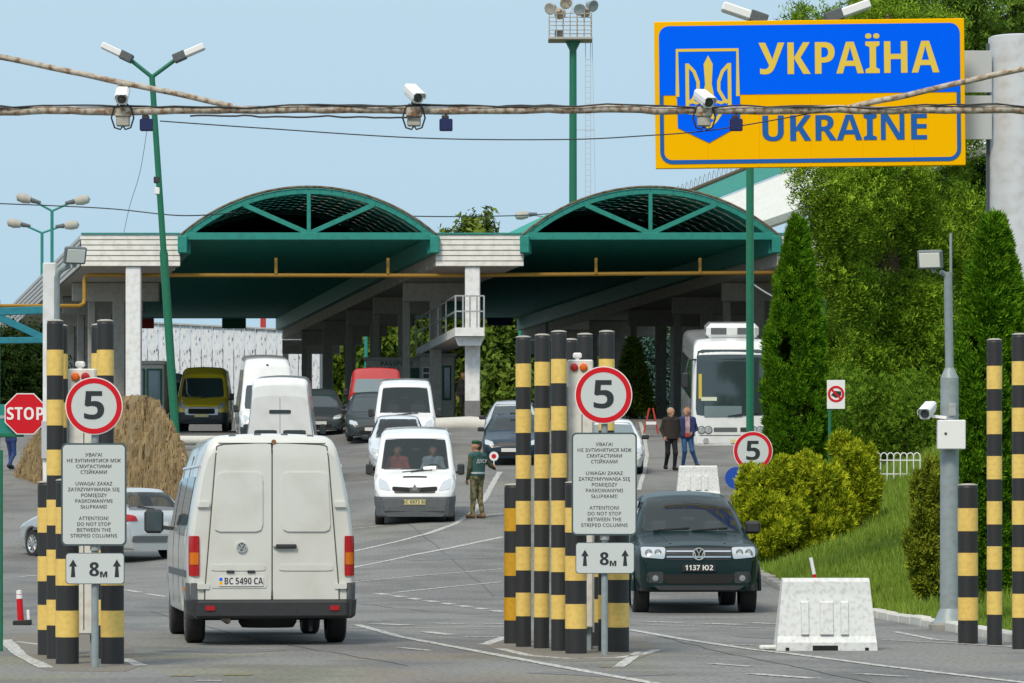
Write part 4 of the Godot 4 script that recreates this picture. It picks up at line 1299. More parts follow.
func floodlight(parent: Node, mid: Vector3, size: float, turn: Vector3) -> void:
	var b := Basis.from_euler(turn)
	var body := part("floodlight", MB.new().cbox(mid, Vector3(size, size * 0.75, size * 0.22), size * 0.05, b).mesh(), M.lamp_frame, parent)
	part("glass", MB.new().cbox(mid + b * Vector3(0, 0, size * 0.115), Vector3(size * 0.82, size * 0.58, 0.012), 0.004, b).mesh(), M.lamp_glass, body)
	for i in 5:
		part("cooling_fin", MB.new().box(mid + b * Vector3((i - 2) * size * 0.17, 0, -size * 0.16), Vector3(size * 0.03, size * 0.5, size * 0.12), b).mesh(), M.pole_grey, body)
	part("yoke", bar(mid + b * Vector3(0, -size * 0.2, -size * 0.1), mid + b * Vector3(size * 0.1, -size * 0.55, -size * 0.12), 0.05, 0.04), M.pole_grey, parent)

func build_lamps() -> void:
	var d := 124.0
	lamp_post("tall leaning green lamp post with two pale flat lamp heads", on_ground(px_x(178, d), d), at(152, 77, d), [at(127, 57, d), at(179, 57, d)], 0.13, M.pole_green, "led")
	var p := get_node("lamp_post")
	p.get_child(0).name = "pole"
	part("junction_box", MB.new().cbox(at(157, 180, d) - p.position, Vector3(0.2, 0.2, 0.2), 0.02).mesh(), M.wire, p)
	part("white_box", MB.new().cbox(at(157.5, 191, d) - p.position, Vector3(0.17, 0.22, 0.2), 0.02).mesh(), M.sign_white, p)
	part("foot_collar", MB.new().tube([Vector3(0, -0.1, 0), Vector3(-0.02, 0.6, 0)], 0.19, 12).mesh(), M.pole_green, p)
	d = 175.0
	lamp_post("green double lamp post, the taller of two, beyond the station side", on_ground(px_x(52, d), d), at(52, 211, d), [at(34, 201, d), at(72, 202, d)], 0.1, M.teal, "old")
	d = 186.0
	lamp_post("green double lamp post, the lower of two, beyond the station side", on_ground(px_x(42, d), d), at(42, 233, d), [at(24, 225, d), at(62, 226, d)], 0.1, M.teal, "old")
	d = 88.0
	lamp_post("green lamp post rising behind the country sign", on_ground(px_x(750, d), d), at(795, 42, d), [at(759, 19, d), at(833, 17, d)], 0.085, M.pole_green, "led")
	d = 112.0
	lamp_post("thin green post half hidden in the willow leaves", on_ground(px_x(827, d), d), at(824, 250, d), [], 0.07, M.pole_green, "old")
	d = 195.0
	lamp_post("lamp arm with white head above the second arch", Vector3(px_x(548, d), 5.4, -d), at(546, 217, d), [at(531, 214.5, d)], 0.08, M.pole_grey, "old")
	for q in [[520, 232.0, "thin teal pole behind the second arch"], [366, 226.0, "thin teal pole behind the passport booth"]]:
		var b := Vector3(px_x(q[0], q[1]), 5.2, -q[1])
		var t := thing("lamp_post", q[2], "street lamp", b)
		part("pole", MB.new().tube([Vector3(0, -0.1, 0), Vector3(0, 8.5, 0)], [0.12, 0.09], 10).mesh(), M.teal, t)
		part("lamp_head", MB.new().cbox(Vector3(0, 8.5, 0.4), Vector3(0.3, 0.15, 0.8), 0.03).mesh(), M.cap_grey, t)
	# floodlight mast
	d = 218.0
	var foot := Vector3(px_x(573, d), 5.3, -d)
	var t := thing("floodlight_mast", "tall green floodlight mast with a railed platform and ladder", "mast", foot)
	var H := px_y(41, d) - 5.3
	part("mast_tube", MB.new().tube([Vector3(0, -0.1, 0), Vector3(0, H * 0.55, 0), Vector3(0, H * 0.56, 0), Vector3(0, H - 0.5, 0), Vector3(0, H, 0)], [0.3, 0.28, 0.22, 0.2, 0.45], 14).mesh(), M.pole_green, t)
	part("platform", MB.new().cbox(Vector3(-0.15, H + 0.06, 0), Vector3(2.4, 0.14, 1.8), 0.02).mesh(), M.cap_grey, t)
	var top := H + 1.5
	for z in [-0.85, 0.85]:
		for h in [0.5, 0.95, 1.4]:
			part("rail", bar(Vector3(-1.3, H + h, z), Vector3(1.0, H + h, z), 0.045, 0.045), M.cap_grey, t)
		for i in 7:
			part("railing_post", bar(Vector3(-1.3 + i * 0.383, H + 0.1, z), Vector3(-1.3 + i * 0.383, top, z), 0.045, 0.045), M.cap_grey if i % 2 else M.rust, t)
	for q in [[-1.15, 0.2, -0.5], [-0.45, 0.5, 0.2], [0.35, 0.15, 0.0], [0.95, 0.35, 0.6], [-0.75, 0.1, 2.9], [0.7, 0.2, 3.4]]:
		part("floodlight", MB.new().lathe([[0.0, -0.3], [0.14, -0.28], [0.2, 0.0], [0.34, 0.26], [0.3, 0.28], [0.0, 0.24]], 12, Vector3(sin(q[2]), -0.35, cos(q[2])).normalized(), Vector3(q[0], top + 0.05 + q[1], 0.5 if q[2] < 2 else -0.5)).mesh(), [M.pole_grey, M.rust, M.cap_grey][int(absf(q[0]) * 10) % 3], t)
	part("equipment_box", MB.new().cbox(Vector3(-0.75, H + 0.35, 0.3), Vector3(0.5, 0.35, 0.35), 0.03).mesh(), M.grey_plastic, t)
	part("lightning_rod", bar(Vector3(-0.05, top, 0), Vector3(-0.05, top + 2.2, 0), 0.03, 0.03), M.rust, t)
	for x in [0.68, 0.96]:
		part("ladder_rail", bar(Vector3(x, 0, 0.1), Vector3(x, H, 0.1), 0.035, 0.035), M.sign_back, t)
	var ring := MB.new()
	for i in 70:
		ring.box(Vector3(0.82, 0.3 + i * 0.3, 0.1), Vector3(0.28, 0.025, 0.025))
	var rg := part("ladder_rung", ring.mesh(), M.sign_back, t)
	rg.set_meta("kind", "stuff")
	part("guide_cable", bar(Vector3(1.05, H, 0), Vector3(1.35, H * 0.3, 0), 0.03, 0.03), M.sign_back, t)
	for h in [0.45, 0.78]:
		part("cage_bracket", bar(Vector3(0, H * h, 0), Vector3(1.2, H * h, 0), 0.03, 0.03), M.sign_back, t)

# ---------------------------------------------------------------- street furniture
func barrier(label: String, where: Vector3, turn: float) -> Node3D:
	var t := thing("plastic_barrier", label, "barrier", where, turn, "white plastic road barriers")
	var mb := MB.new()
	var L := 1.06
	var pr := [[0.24, 0.0], [0.24, 0.09], [0.2, 0.16], [0.13, 0.62], [0.12, 0.76], [0.1, 0.8]]
	var sec := func(k: int, s: int, e: int) -> Vector3: return Vector3(e * (L / 2 + 0.03 - pr[k][1] * 0.1), pr[k][1], s * pr[k][0])
	for k in pr.size() - 1:
		mb.quad(sec.call(k, 1, -1), sec.call(k, 1, 1), sec.call(k + 1, 1, 1), sec.call(k + 1, 1, -1))
		mb.quad(sec.call(k, -1, 1), sec.call(k, -1, -1), sec.call(k + 1, -1, -1), sec.call(k + 1, -1, 1))
		mb.quad(sec.call(k, 1, 1), sec.call(k, -1, 1), sec.call(k + 1, -1, 1), sec.call(k + 1, 1, 1))
		mb.quad(sec.call(k, -1, -1), sec.call(k, 1, -1), sec.call(k + 1, 1, -1), sec.call(k + 1, -1, -1))
	mb.quad(sec.call(5, 1, -1), sec.call(5, 1, 1), sec.call(5, -1, 1), sec.call(5, -1, -1))
	part("shell", mb.mesh(), M.white_plastic, t)
	for x in [-0.24, 0.0, 0.2]:
		var w := 0.1 if x != 0.0 else 0.16
		for s in [-1, 1]:
			var rib := MB.new()
			var y0 := 0.17
			var y1 := 0.55
			var z0 := 0.198
			var z1 := 0.142
			var o := 0.03
			var A := func(xx: float, y: float, dz: float) -> Vector3: return Vector3(xx, y, s * (lerpf(z0, z1, (y - y0) / (y1 - y0)) + dz))
			rib.quad(A.call(x - w / 2 + 0.012, y0 + 0.01, o), A.call(x + w / 2 - 0.012, y0 + 0.01, o), A.call(x + w / 2 - 0.012, y1 - 0.02, o), A.call(x - w / 2 + 0.012, y1 - 0.02, o))
			rib.quad(A.call(x - w / 2, y0, -0.01), A.call(x - w / 2 + 0.012, y0 + 0.01, o), A.call(x - w / 2 + 0.012, y1 - 0.02, o), A.call(x - w / 2, y1, -0.01))
			rib.quad(A.call(x + w / 2 - 0.012, y0 + 0.01, o), A.call(x + w / 2, y0, -0.01), A.call(x + w / 2, y1, -0.01), A.call(x + w / 2 - 0.012, y1 - 0.02, o))
			rib.quad(A.call(x - w / 2 + 0.012, y1 - 0.02, o), A.call(x + w / 2 - 0.012, y1 - 0.02, o), A.call(x + w / 2, y1, -0.01), A.call(x - w / 2, y1, -0.01))
			part("rib", rib.mesh(), M.white_plastic, t)
	for x in [-0.02]:
		part("fork_slot", MB.new().box(Vector3(x, 0.03, 0), Vector3(0.28, 0.055, 0.486)).mesh(), M.underbody, t)
	for s in [-1, 1]:
		part("foot_lug", MB.new().cbox(Vector3(s * 0.44, 0.02, 0.245), Vector3(0.04, 0.03, 0.02), 0.004).mesh(), M.underbody, t)
	part("link_tongue", MB.new().cbox(Vector3(-0.6, 0.03, 0), Vector3(0.26, 0.05, 0.2), 0.015).mesh(), M.white_plastic, t)
	return t

func build_street_things() -> void:
	barrier("white scuffed plastic barrier standing on the road before the lawn", gp(825, 650), 0.02)
	barrier("white plastic barrier behind the dark pickup near two walking men", gp(698, 497), 0.0)
	# red and white marker sticks
	var foot := gp(21, 625)
	var t := thing("marker_post", "short leaning red and white marker post by the stop sign", "marker post", foot)
	t.rotation.z = 0.06
	part("stem", MB.new().lathe([[0.0, 0], [0.045, 0], [0.04, 0.42], [0.0, 0.43]], 14).mesh(), M.sign_red, t)
	part("white_band", MB.new().lathe([[0.04, 0.36], [0.042, 0.36], [0.038, 0.47], [0.0, 0.48]], 14).mesh(), M.sign_white, t)
	part("foot_block", MB.new().cbox(Vector3(0.02, 0.03, 0), Vector3(0.24, 0.07, 0.2), 0.01).mesh(), M.rubber, t)
	part("reflector_stub", MB.new().cbox(Vector3(0.11, 0.13, 0.03), Vector3(0.04, 0.14, 0.03), 0.008).mesh(), M.sign_white, t)
	t = thing("marker_stick", "red and white stick leaning behind the white barrier", "marker stick", Vector3(px_x(828, 47.0), 0, -47.0))
	t.rotation.z = 0.2
	part("stem", MB.new().tube([Vector3(0, 0, 0), Vector3(0, 0.72, 0)], 0.02, 10).mesh(), M.sign_red, t)
	part("white_band", MB.new().tube([Vector3(0, 0.82, 0), Vector3(0, 1.02, 0)], 0.022, 10).mesh(), M.sign_white, t)
	part("red_band", MB.new().tube([Vector3(0, 0.72, 0), Vector3(0, 0.82, 0)], 0.0215, 10).mesh(), M.sign_red, t)
	# camera pole
	var d := EYE * FOC / (630.0 - HOR)
	var b := Vector3(px_x(949.5, d), 0, -d)
	t = thing("camera_pole", "grey pole with floodlight, camera and white cabinet beside the lawn", "pole", b)
	var Y := func(py: float) -> float: return px_y(py, d)
	part("plinth", MB.new().cbox(Vector3(0, 0.03, 0), Vector3(0.5, 0.14, 0.5), 0.03).mesh(), M.kerb_grey, t)
	part("lower_tube", MB.new().lathe([[0.24, 0.1], [0.2, 0.12], [0.125, 0.28], [0.118, Y.call(378)], [0.06, Y.call(368)], [0.0, Y.call(368)]], 22).mesh(), M.pole_grey, t)
	part("upper_tube", MB.new().tube([Vector3(0, Y.call(372), 0), Vector3(-0.02, Y.call(272), 0)], 0.055, 14).mesh(), M.pole_grey, t)
	part("rod", MB.new().tube([Vector3(0.02, Y.call(300), -0.03), Vector3(0.02, Y.call(233), -0.03)], 0.018, 8).mesh(), M.pole_grey, t)
	part("arm", MB.new().tube([Vector3(-0.02, Y.call(276), 0), Vector3(-0.12, Y.call(272), 0.03)], 0.035, 8).mesh(), M.pole_grey, t)
	floodlight(t, Vector3(-0.26, Y.call(260), 0.08), 0.33, Vector3(0.25, -0.35, 0))
	part("cabinet", MB.new().cbox(Vector3(0.0, Y.call(435), 0.2), Vector3(0.36, 0.38, 0.16), 0.01).mesh(), M.sign_white, t)
	part("cabinet_lock", MB.new().box(Vector3(-0.08, Y.call(434), 0.283), Vector3(0.03, 0.03, 0.008)).mesh(), M.sign_dark, t)
	part("camera_arm", bar(Vector3(-0.05, Y.call(418), 0.1), Vector3(-0.28, Y.call(416), 0.1), 0.04, 0.04), M.sign_white, t)
	cctv(t, Vector3(-0.3, Y.call(411), 0.15), 0.34, 0.075, Vector3(-0.35, -0.3, 1).normalized())
	part("small_bracket", MB.new().cbox(Vector3(0.02, Y.call(410), 0.12), Vector3(0.1, 0.16, 0.06), 0.01).mesh(), M.galvanised, t)
	# floodlight pole behind the stop sign
	d = 52.0
	t = thing("floodlight_pole", "square pale post with a floodlight arm beside the stop sign", "pole", Vector3(px_x(50, d), 0, -d))
	part("square_post", MB.new().cbox(Vector3(0, px_y(263, d) / 2, 0), Vector3(0.17, px_y(263, d), 0.17), 0.012).mesh(), M.column_white, t)
	part("steel_tube", MB.new().tube([Vector3(0.09, 0, 0.05), Vector3(0.09, px_y(278, d), 0.05), Vector3(0.12, px_y(271, d), 0.05), Vector3(0.26, px_y(265, d), 0.05)], 0.045, 10).mesh(), M.pole_grey, t)
	floodlight(t, Vector3(px_x(76, d) - px_x(50, d), px_y(256, d), 0.12), 0.3, Vector3(0.3, 0.5, 0))
	part("small_box", MB.new().cbox(Vector3(px_x(46, d) - px_x(50, d), px_y(440, d), 0.1), Vector3(0.09, 0.5, 0.06), 0.01).mesh(), M.sign_back, t)
	# hooped fence on the grass
	var gate := gp(890, 485)
	d = -gate.z
	var fx := px_x(868, d)
	var fy := gate.y + 0.12
	t = thing("hoop_fence", "low white hooped fence at the top of the lawn", "fence", Vector3(fx, fy, -d))
	for k in 8:
		var x := k * 0.145
		var hoop := []
		for i in 9:
			hoop.append(Vector3(x + 0.06 - cos(PI * i / 8.0) * 0.07, 0.5 + sin(PI * i / 8.0) * 0.08, -x * 0.1))
		hoop.push_front(Vector3(x - 0.01, -0.3, -x * 0.1))
		hoop.append(Vector3(x + 0.13, -0.3, -x * 0.1))
		part("hoop", MB.new().tube(hoop, 0.014, 6).mesh(), M.sign_white, t)
	for h in [0.12, 0.42]:
		part("rail", bar(Vector3(-0.02, h, 0), Vector3(1.17, h, -0.117), 0.025, 0.025), M.sign_white, t)
	# red folding board behind the walking men
	d = 133.0
	t = thing("folding_board", "red folding warning board standing beside the coach", "board", on_ground(px_x(651, d), d) + Vector3(0, 0.1, 0))
	for s in [-1, 1]:
		part("leaf", bar(Vector3(s * 0.24, 0, 0), Vector3(s * 0.06, 0.85, 0), 0.3, 0.05), M.red_board, t)
	part("stripe", bar(Vector3(-0.17, 0.35, 0.16), Vector3(0.17, 0.35, 0.16), 0.02, 0.1), M.sign_white, t)

# ---------------------------------------------------------------- vehicles
# A body is a loft: its top line and half width along the length (t runs from the nose), its side's slope over the height, and wheel arches cut into its sill.
func bw(S: Dictionary, t: float, y: float) -> float:
	return S.w * lerp_table(S.plan, t) * lerp_table(S.tum, y)

func ybot(S: Dictionary, t: float) -> float:
	var y: float = S.y0
	for a in S.axles:
		var q: float = S.wr * 1.16
		if absf(t - a) < q:
			y = maxf(y, S.wr + sqrt(q * q - (t - a) * (t - a)) * 0.98)
	if t < 0.35:
		y = maxf(y, S.y0 + (0.35 - t) * 0.1)
	return y

func within(S: Dictionary, x: float, y: float, t: float) -> bool:
	if t < 0 or t > S.l:
		return false
	var ax := absf(x)
	var w := bw(S, t, y)
	if ax > w or y < S.y0:
		return false
	var y1: float = lerp_table(S.top, t)
	var r: float = minf(S.rt, (y1 - S.y0) * 0.45)
	y1 -= S.crown * (ax / w) * (ax / w)
	if y > y1:
		return false
	if y > y1 - r and ax > w - r:
		return Vector2(ax - (w - r), y - (y1 - r)).length() <= r
	return true

func project(S: Dictionary, dir: String, a: float, b: float) -> Vector3:
	var lo := 0.0
	var hi := 0.0
	var P := func(v: float) -> bool: return false
	if dir == "f":
		P = func(v: float) -> bool: return within(S, a, b, v)
		lo = 0.0; hi = S.l * 0.6
	elif dir == "r":
		P = func(v: float) -> bool: return within(S, a, b, S.l - v)
		lo = 0.0; hi = S.l * 0.6
	elif dir == "s":
		P = func(v: float) -> bool: return within(S, S.w * 1.05 - v, b, a)
		lo = 0.0; hi = S.w
	else:
		P = func(v: float) -> bool: return within(S, a, 4.0 - v, b)
		lo = 0.0; hi = 3.6
	var n := 60
	var v := lo
	for i in n + 1:
		v = lerpf(lo, hi, float(i) / n)
		if P.call(v):
			break
	var p := v - (hi - lo) / n
	var q := v
	for i in 10:
		v = (p + q) / 2
		if P.call(v):
			q = v
		else:
			p = v
	v = maxf(v, lo)
	if dir == "f":
		return Vector3(a, b, S.l / 2 - v)
	if dir == "r":
		return Vector3(a, b, v - S.l / 2)
	if dir == "s":
		return Vector3(S.w * 1.05 - v, b, S.l / 2 - a)
	return Vector3(a, 4.0 - v, S.l / 2 - b)

# a plate that follows the body: four corners (x, y), (t, y) or (x, t) seen from that side
func plate(S: Dictionary, dir: String, c: Array, off: float, side := 1, nx := 6, ny := 5, round_ := 0.0) -> ArrayMesh:
	var out: Vector3 = {"f": Vector3.BACK, "r": Vector3.FORWARD, "s": Vector3.RIGHT, "u": Vector3.UP}[dir]
	var g := []
	for j in ny + 1:
		var row := []
		for i in nx + 1:
			var u := float(i) / nx
			var v := float(j) / ny
			if round_ > 0.0:     # rounded corners: pull the rim in where both ends meet
				var ex := maxf(absf(u - 0.5) * 2 - (1 - round_), 0) / round_
				var ey := maxf(absf(v - 0.5) * 2 - (1 - round_), 0) / round_
				if ex > 0 and ey > 0:
					var k := maxf(ex, ey) / Vector2(ex, ey).length()
					u = 0.5 + signf(u - 0.5) * (1 - round_ + ex * k * round_) / 2
					v = 0.5 + signf(v - 0.5) * (1 - round_ + ey * k * round_) / 2
			var lo := Vector2(c[0][0], c[0][1]).lerp(Vector2(c[1][0], c[1][1]), u)
			var hi := Vector2(c[3][0], c[3][1]).lerp(Vector2(c[2][0], c[2][1]), u)
			var q := lo.lerp(hi, v)
			var p := project(S, dir, q.x, q.y) + out * off
			if dir == "s" and side < 0:
				p.x = -p.x
			elif dir != "s" and side < 0:
				p.x = -p.x
			row.append(p)
		g.append(row)
	if dir == "s" and side < 0:
		out = -out
	var st := SurfaceTool.new()
	st.begin(Mesh.PRIMITIVE_TRIANGLES)
	st.set_smooth_group(0)
	for j in ny + 1:
		for i in nx + 1:
			st.add_vertex(g[j][i])
	for j in ny:
		for i in nx:
			var a := j * (nx + 1) + i
			var b := a + nx + 1
			for k in [a, b, a + 1, a + 1, b, b + 1]:
				st.add_index(k)
	st.generate_normals()
	# rim back to the body
	var mesh := st.commit()
	var rim := []
	for i in nx: rim.append(g[0][i])
	for j in ny: rim.append(g[j][nx])
	for i in nx: rim.append(g[ny][nx - i])
	for j in ny: rim.append(g[ny - j][0])
	var mb := MB.new()
	for i in rim.size():
		var a: Vector3 = rim[i]
		var b: Vector3 = rim[(i + 1) % rim.size()]
		mb.quad(a - out * (off + 0.012), b - out * (off + 0.012), b, a)
	var arr := []
	arr.resize(Mesh.ARRAY_MAX)
	var m0 := mesh.surface_get_arrays(0)
	var v := PackedVector3Array()
	var n := PackedVector3Array()
	var vs: PackedVector3Array = m0[Mesh.ARRAY_VERTEX]
	var ns: PackedVector3Array = m0[Mesh.ARRAY_NORMAL]
	var ix: PackedInt32Array = m0[Mesh.ARRAY_INDEX]
	for i in range(0, ix.size(), 3):
		var q := [ix[i], ix[i + 1], ix[i + 2]]
		var face := (vs[q[2]] - vs[q[0]]).cross(vs[q[1]] - vs[q[0]])    # front faces run clockwise
		if face.dot(out) < 0.0:
			q = [ix[i], ix[i + 2], ix[i + 1]]
		for id in q:
			v.append(vs[id])
			n.append(-ns[id] if ns[id].dot(out) < 0.0 else ns[id])
	v.append_array(mb.v)
	n.append_array(mb.n)
	arr[Mesh.ARRAY_VERTEX] = v
	arr[Mesh.ARRAY_NORMAL] = n
	var am := ArrayMesh.new()
	am.add_surface_from_arrays(Mesh.PRIMITIVE_TRIANGLES, arr)
	return am

func loft(S: Dictionary, t0 := -1.0, t1 := -1.0, lo := -1.0, hi := 99.0, grow := 0.0) -> ArrayMesh:
	var ts := []
	if t0 < 0:
		t0 = 0.0
		t1 = S.l
	for k in [S.top, S.plan]:
		for i in k.size():
			ts.append(k[i][0])
			if i:
				for f in 3:
					ts.append(lerpf(k[i - 1][0], k[i][0], (f + 1) / 4.0))
	for a in S.axles:
		for i in 25:
			ts.append(a + S.wr * 1.165 * cos(PI * i / 24.0))
	ts.append(t0); ts.append(t1)
	if S.has("holes"):
		for i in 30:
			ts.append(0.8 + i * 0.05)
	ts.sort()
	var rings := []
	var last := -9.0
	for t in ts:
		if t < t0 or t > t1 or t - last < 0.004:
			continue
		last = t
		var y1: float = minf(lerp_table(S.top, t) + grow, hi)
		var y0 := maxf(ybot(S, t), lo) - maxf(grow, 0.0)
		if y1 - y0 < 0.06:
			y0 = y1 - 0.06
		var rt: float = minf(S.rt, (y1 - y0) * 0.45)
		var cut: bool = hi < lerp_table(S.top, t)
		if cut:
			rt = 0.01
		var pts := [Vector2(0, y0), Vector2((bw(S, t, y0) - 0.04) * 0.5, y0), Vector2(bw(S, t, y0) - 0.04 + grow, y0), Vector2(bw(S, t, y0 + 0.03) + grow, y0 + 0.03)]
		var lv := 16 if S.has("holes") else 8
		for i in lv:
			var y := lerpf(y0 + 0.03, y1 - rt, float(i + 1) / lv)
			pts.append(Vector2(bw(S, t, y) + grow, y))
		var w := bw(S, t, y1) + grow
		for i in 5:
			var a := PI / 2 * (i + 1) / 5.0
			pts.append(Vector2(lerpf(bw(S, t, y1 - rt * (1 - sin(a))) + grow, w, 0.0) - rt + rt * cos(a), y1 - rt + rt * sin(a)))
		var ac := 12 if S.has("holes") else 4
		for i in ac:
			pts.append(Vector2((w - rt) * (1.0 - float(i + 1) / ac), y1))
		var ring := []
		for p in pts:
			var xx: float = p.x / maxf(w, 0.01)
			ring.append(Vector3(p.x, p.y - (0.0 if cut or p.y < y1 - rt - 0.001 else S.crown * xx * xx), S.l / 2 - t + (grow if t < S.l * 0.5 else -grow)))
		for i in range(pts.size() - 2, 0, -1):
			ring.append(Vector3(-ring[i].x, ring[i].y, ring[i].z))
		rings.append(ring)
	var st := SurfaceTool.new()
	st.begin(Mesh.PRIMITIVE_TRIANGLES)
	st.set_smooth_group(0)
	var n: int = rings[0].size()
	for r in rings:
		for p in r:
			st.add_vertex(p)
	for i in rings.size() - 1:
		for k in n:
			var a := i * n + k
			var b := i * n + (k + 1) % n
			if S.has("holes") and in_hole(S, [rings[i][k], rings[i][(k + 1) % n], rings[i + 1][k], rings[i + 1][(k + 1) % n]]):
				continue
			for id in [a, a + n, b, b, a + n, b + n]:
				st.add_index(id)
	st.generate_normals()
	st.deindex()
	st.set_smooth_group(-1)
	var mesh := st.commit()
	var mb := MB.new()
	for e in [0, rings.size() - 1]:
		var r: Array = rings[e]
		var mid := Vector3(0, (r[0].y + r[n / 2].y) / 2, r[0].z)
		for k in n:
			if e == 0:
				mb.tri(mid, r[k], r[(k + 1) % n])
			else:
				mb.tri(mid, r[(k + 1) % n], r[k])
	var m0 := mesh.surface_get_arrays(0)
	var arr := []
	arr.resize(Mesh.ARRAY_MAX)
	var v: PackedVector3Array = m0[Mesh.ARRAY_VERTEX]
	var no: PackedVector3Array = m0[Mesh.ARRAY_NORMAL]
	v.append_array(mb.v)
	no.append_array(mb.n)
	arr[Mesh.ARRAY_VERTEX] = v
	arr[Mesh.ARRAY_NORMAL] = no
	var am := ArrayMesh.new()
	am.add_surface_from_arrays(Mesh.PRIMITIVE_TRIANGLES, arr)
	return am

func in_hole(S: Dictionary, q: Array) -> bool:
	if q[0].y < 0.9:
		return false
	for h in S.holes:
		var ok := true
		for p in q:
			var t: float = S.l / 2 - p.z
			var at2 := Vector2(p.x, p.y)
			if h[0] == "s":
				if absf(p.x) < bw(S, t, p.y) - 0.06 - absf(minf(S.get("lined", 0.0), 0.0)):
					ok = false
					break
				at2 = Vector2(t, p.y)
			elif (h[0] == "f") != (t < S.l * 0.5):
				ok = false
				break
			if not Geometry2D.is_point_in_polygon(at2, h[1]):
				ok = false
				break
		if ok:
			return true
	return false

func hole(dir: String, c: Array) -> Array:
	var p := PackedVector2Array()
	for q in c:
		p.append(Vector2(q[0], q[1]))
	return [dir, p]

# dark lining, dashboard, wheel and seats behind see-through windows
func cabin(t: Node, S: Dictionary, van: bool) -> void:
	part("cabin_lining", loft(S, -1.0, -1.0, S.y0 + 0.1, 99.0, -0.035), M.liner, t)
	var y := 1.22 if van else 0.93
	var z0: float = S.l / 2
	part("dashboard", MB.new().cbox(Vector3(0, y - 0.12, z0 - (1.15 if van else 1.45)), Vector3(S.w * 1.6, 0.26, 0.4), 0.06).mesh(), M.black_plastic, t)
	var zs: float = z0 - (2.0 if van else 2.25)
	for s in [-1, 1]:
		var seat := part("seat", MB.new().cbox(Vector3(s * S.w * 0.44, y - 0.02, zs), Vector3(0.48, 0.66, 0.14), 0.05, Basis(Vector3.RIGHT, -0.15)).mesh(), M.seat_cloth, t)
		part("headrest", MB.new().cbox(Vector3(s * S.w * 0.44, y + 0.4, zs - 0.06), Vector3(0.27, 0.17, 0.1), 0.04).mesh(), M.seat_cloth, seat)
	part("steering_wheel", ring_mesh(0.19, 0.165, -0.015, 0.015, 24), M.black_plastic, t, Vector3(S.w * 0.44, y + 0.06, zs + 0.52), Vector3(-0.9, 0, 0))
	part("inner_mirror", MB.new().cbox(Vector3(0, y + 0.52, zs + 0.35), Vector3(0.2, 0.06, 0.03), 0.01).mesh(), M.black_plastic, t)

func rect(x0: float, y0: float, x1: float, y1: float) -> Array:
	return [[x0, y0], [x1, y0], [x1, y1], [x0, y1]]

func pair(t: Node, called: String, S: Dictionary, dir: String, c: Array, m: Material, off := 0.006, rnd := 0.3, nx := 6, ny := 5) -> void:
	for s in [1, -1]:
		part(called, plate(S, dir, c, off, s, nx, ny, rnd), m, t)

func one(t: Node, called: String, S: Dictionary, dir: String, c: Array, m: Material, off := 0.006, rnd := 0.3, nx := 8, ny := 5) -> MeshInstance3D:
	return part(called, plate(S, dir, c, off, 1, nx, ny, rnd), m, t)

func wheels(t: Node, S: Dictionary, rim: Material) -> void:
	var r: float = S.wr
	var w: float = S.ww
	var tyre := MB.new().lathe([[r * 0.6, -w / 2], [r * 0.9, -w / 2], [r * 0.98, -w / 2 + 0.02], [r, -w / 2 + 0.05], [r, w / 2 - 0.05], [r * 0.98, w / 2 - 0.02], [r * 0.9, w / 2], [r * 0.6, w / 2]], 28, Vector3.RIGHT).mesh()
	var disc := MB.new().lathe([[r * 0.63, w / 2 - 0.06], [r * 0.63, w / 2 + 0.004], [r * 0.57, w / 2 - 0.006], [r * 0.5, w / 2 - 0.03], [r * 0.22, w / 2 - 0.012], [r * 0.2, w / 2 + 0.006], [0.0, w / 2 + 0.01]], 20, Vector3.RIGHT)
	for k in 10:
		var a := TAU * k / 10
		disc.cbox(Vector3(w / 2 - 0.012, cos(a) * r * 0.38, sin(a) * r * 0.38), Vector3(0.025, r * 0.34, r * 0.09), 0.004, Basis(Vector3.RIGHT, a))
	var dm := disc.mesh()
	for a in S.axles:
		for s in [1, -1]:
			var o := part("wheel", tyre, M.rubber, t, Vector3(s * (S.w - w / 2 - 0.03), r, S.l / 2 - a), Vector3(0, 0.0 if s > 0 else PI, 0))
			part("rim", dm, rim, o)

func mirrors(t: Node, S: Dictionary, tt: float, y: float, size: Vector3, m: Material, reach := 0.12) -> void:
	for s in [1, -1]:
		var x: float = bw(S, tt, y - size.y * 0.3)
		var o := part("wing_mirror", MB.new().cbox(Vector3(s * (x + reach), y, S.l / 2 - tt), size, minf(size.x, size.z) * 0.3).mesh(), m, t)
		part("mirror_glass", MB.new().box(Vector3(s * (x + reach), y, S.l / 2 - tt - size.z / 2 - 0.003), Vector3(size.x * 0.8, size.y * 0.8, 0.004)).mesh(), M.glass, o)
		part("mirror_arm", bar(Vector3(s * (x - 0.03), y - size.y * 0.3, S.l / 2 - tt), Vector3(s * (x + reach), y - size.y * 0.2, S.l / 2 - tt), 0.06, 0.05), M.black_plastic, o)

func emblem(t: Node, mid: Vector3, r: float, disc: Material, turn := Vector3.ZERO) -> void:      # ring with a V over a W
	var o := part("emblem", ring_mesh(r, r * 0.84, -0.01, 0.012, 28), M.badge, t, mid, turn)
	var k := r * 0.9
	part("emblem_letters", MB.new().stroke([Vector2(-0.42, 0.78) * k, Vector2(0.0, 0.0) * k, Vector2(0.42, 0.78) * k], r * 0.17, -0.004, 0.012).stroke([Vector2(-0.86, 0.42) * k, Vector2(-0.42, -0.82) * k, Vector2(0.0, -0.12) * k, Vector2(0.42, -0.82) * k, Vector2(0.86, 0.42) * k], r * 0.17, -0.004, 0.013).mesh(), M.badge, o)
	part("emblem_disc", MB.new().prism(disc_poly(r * 0.85, 24), -0.01, -0.004).mesh(), disc, o)

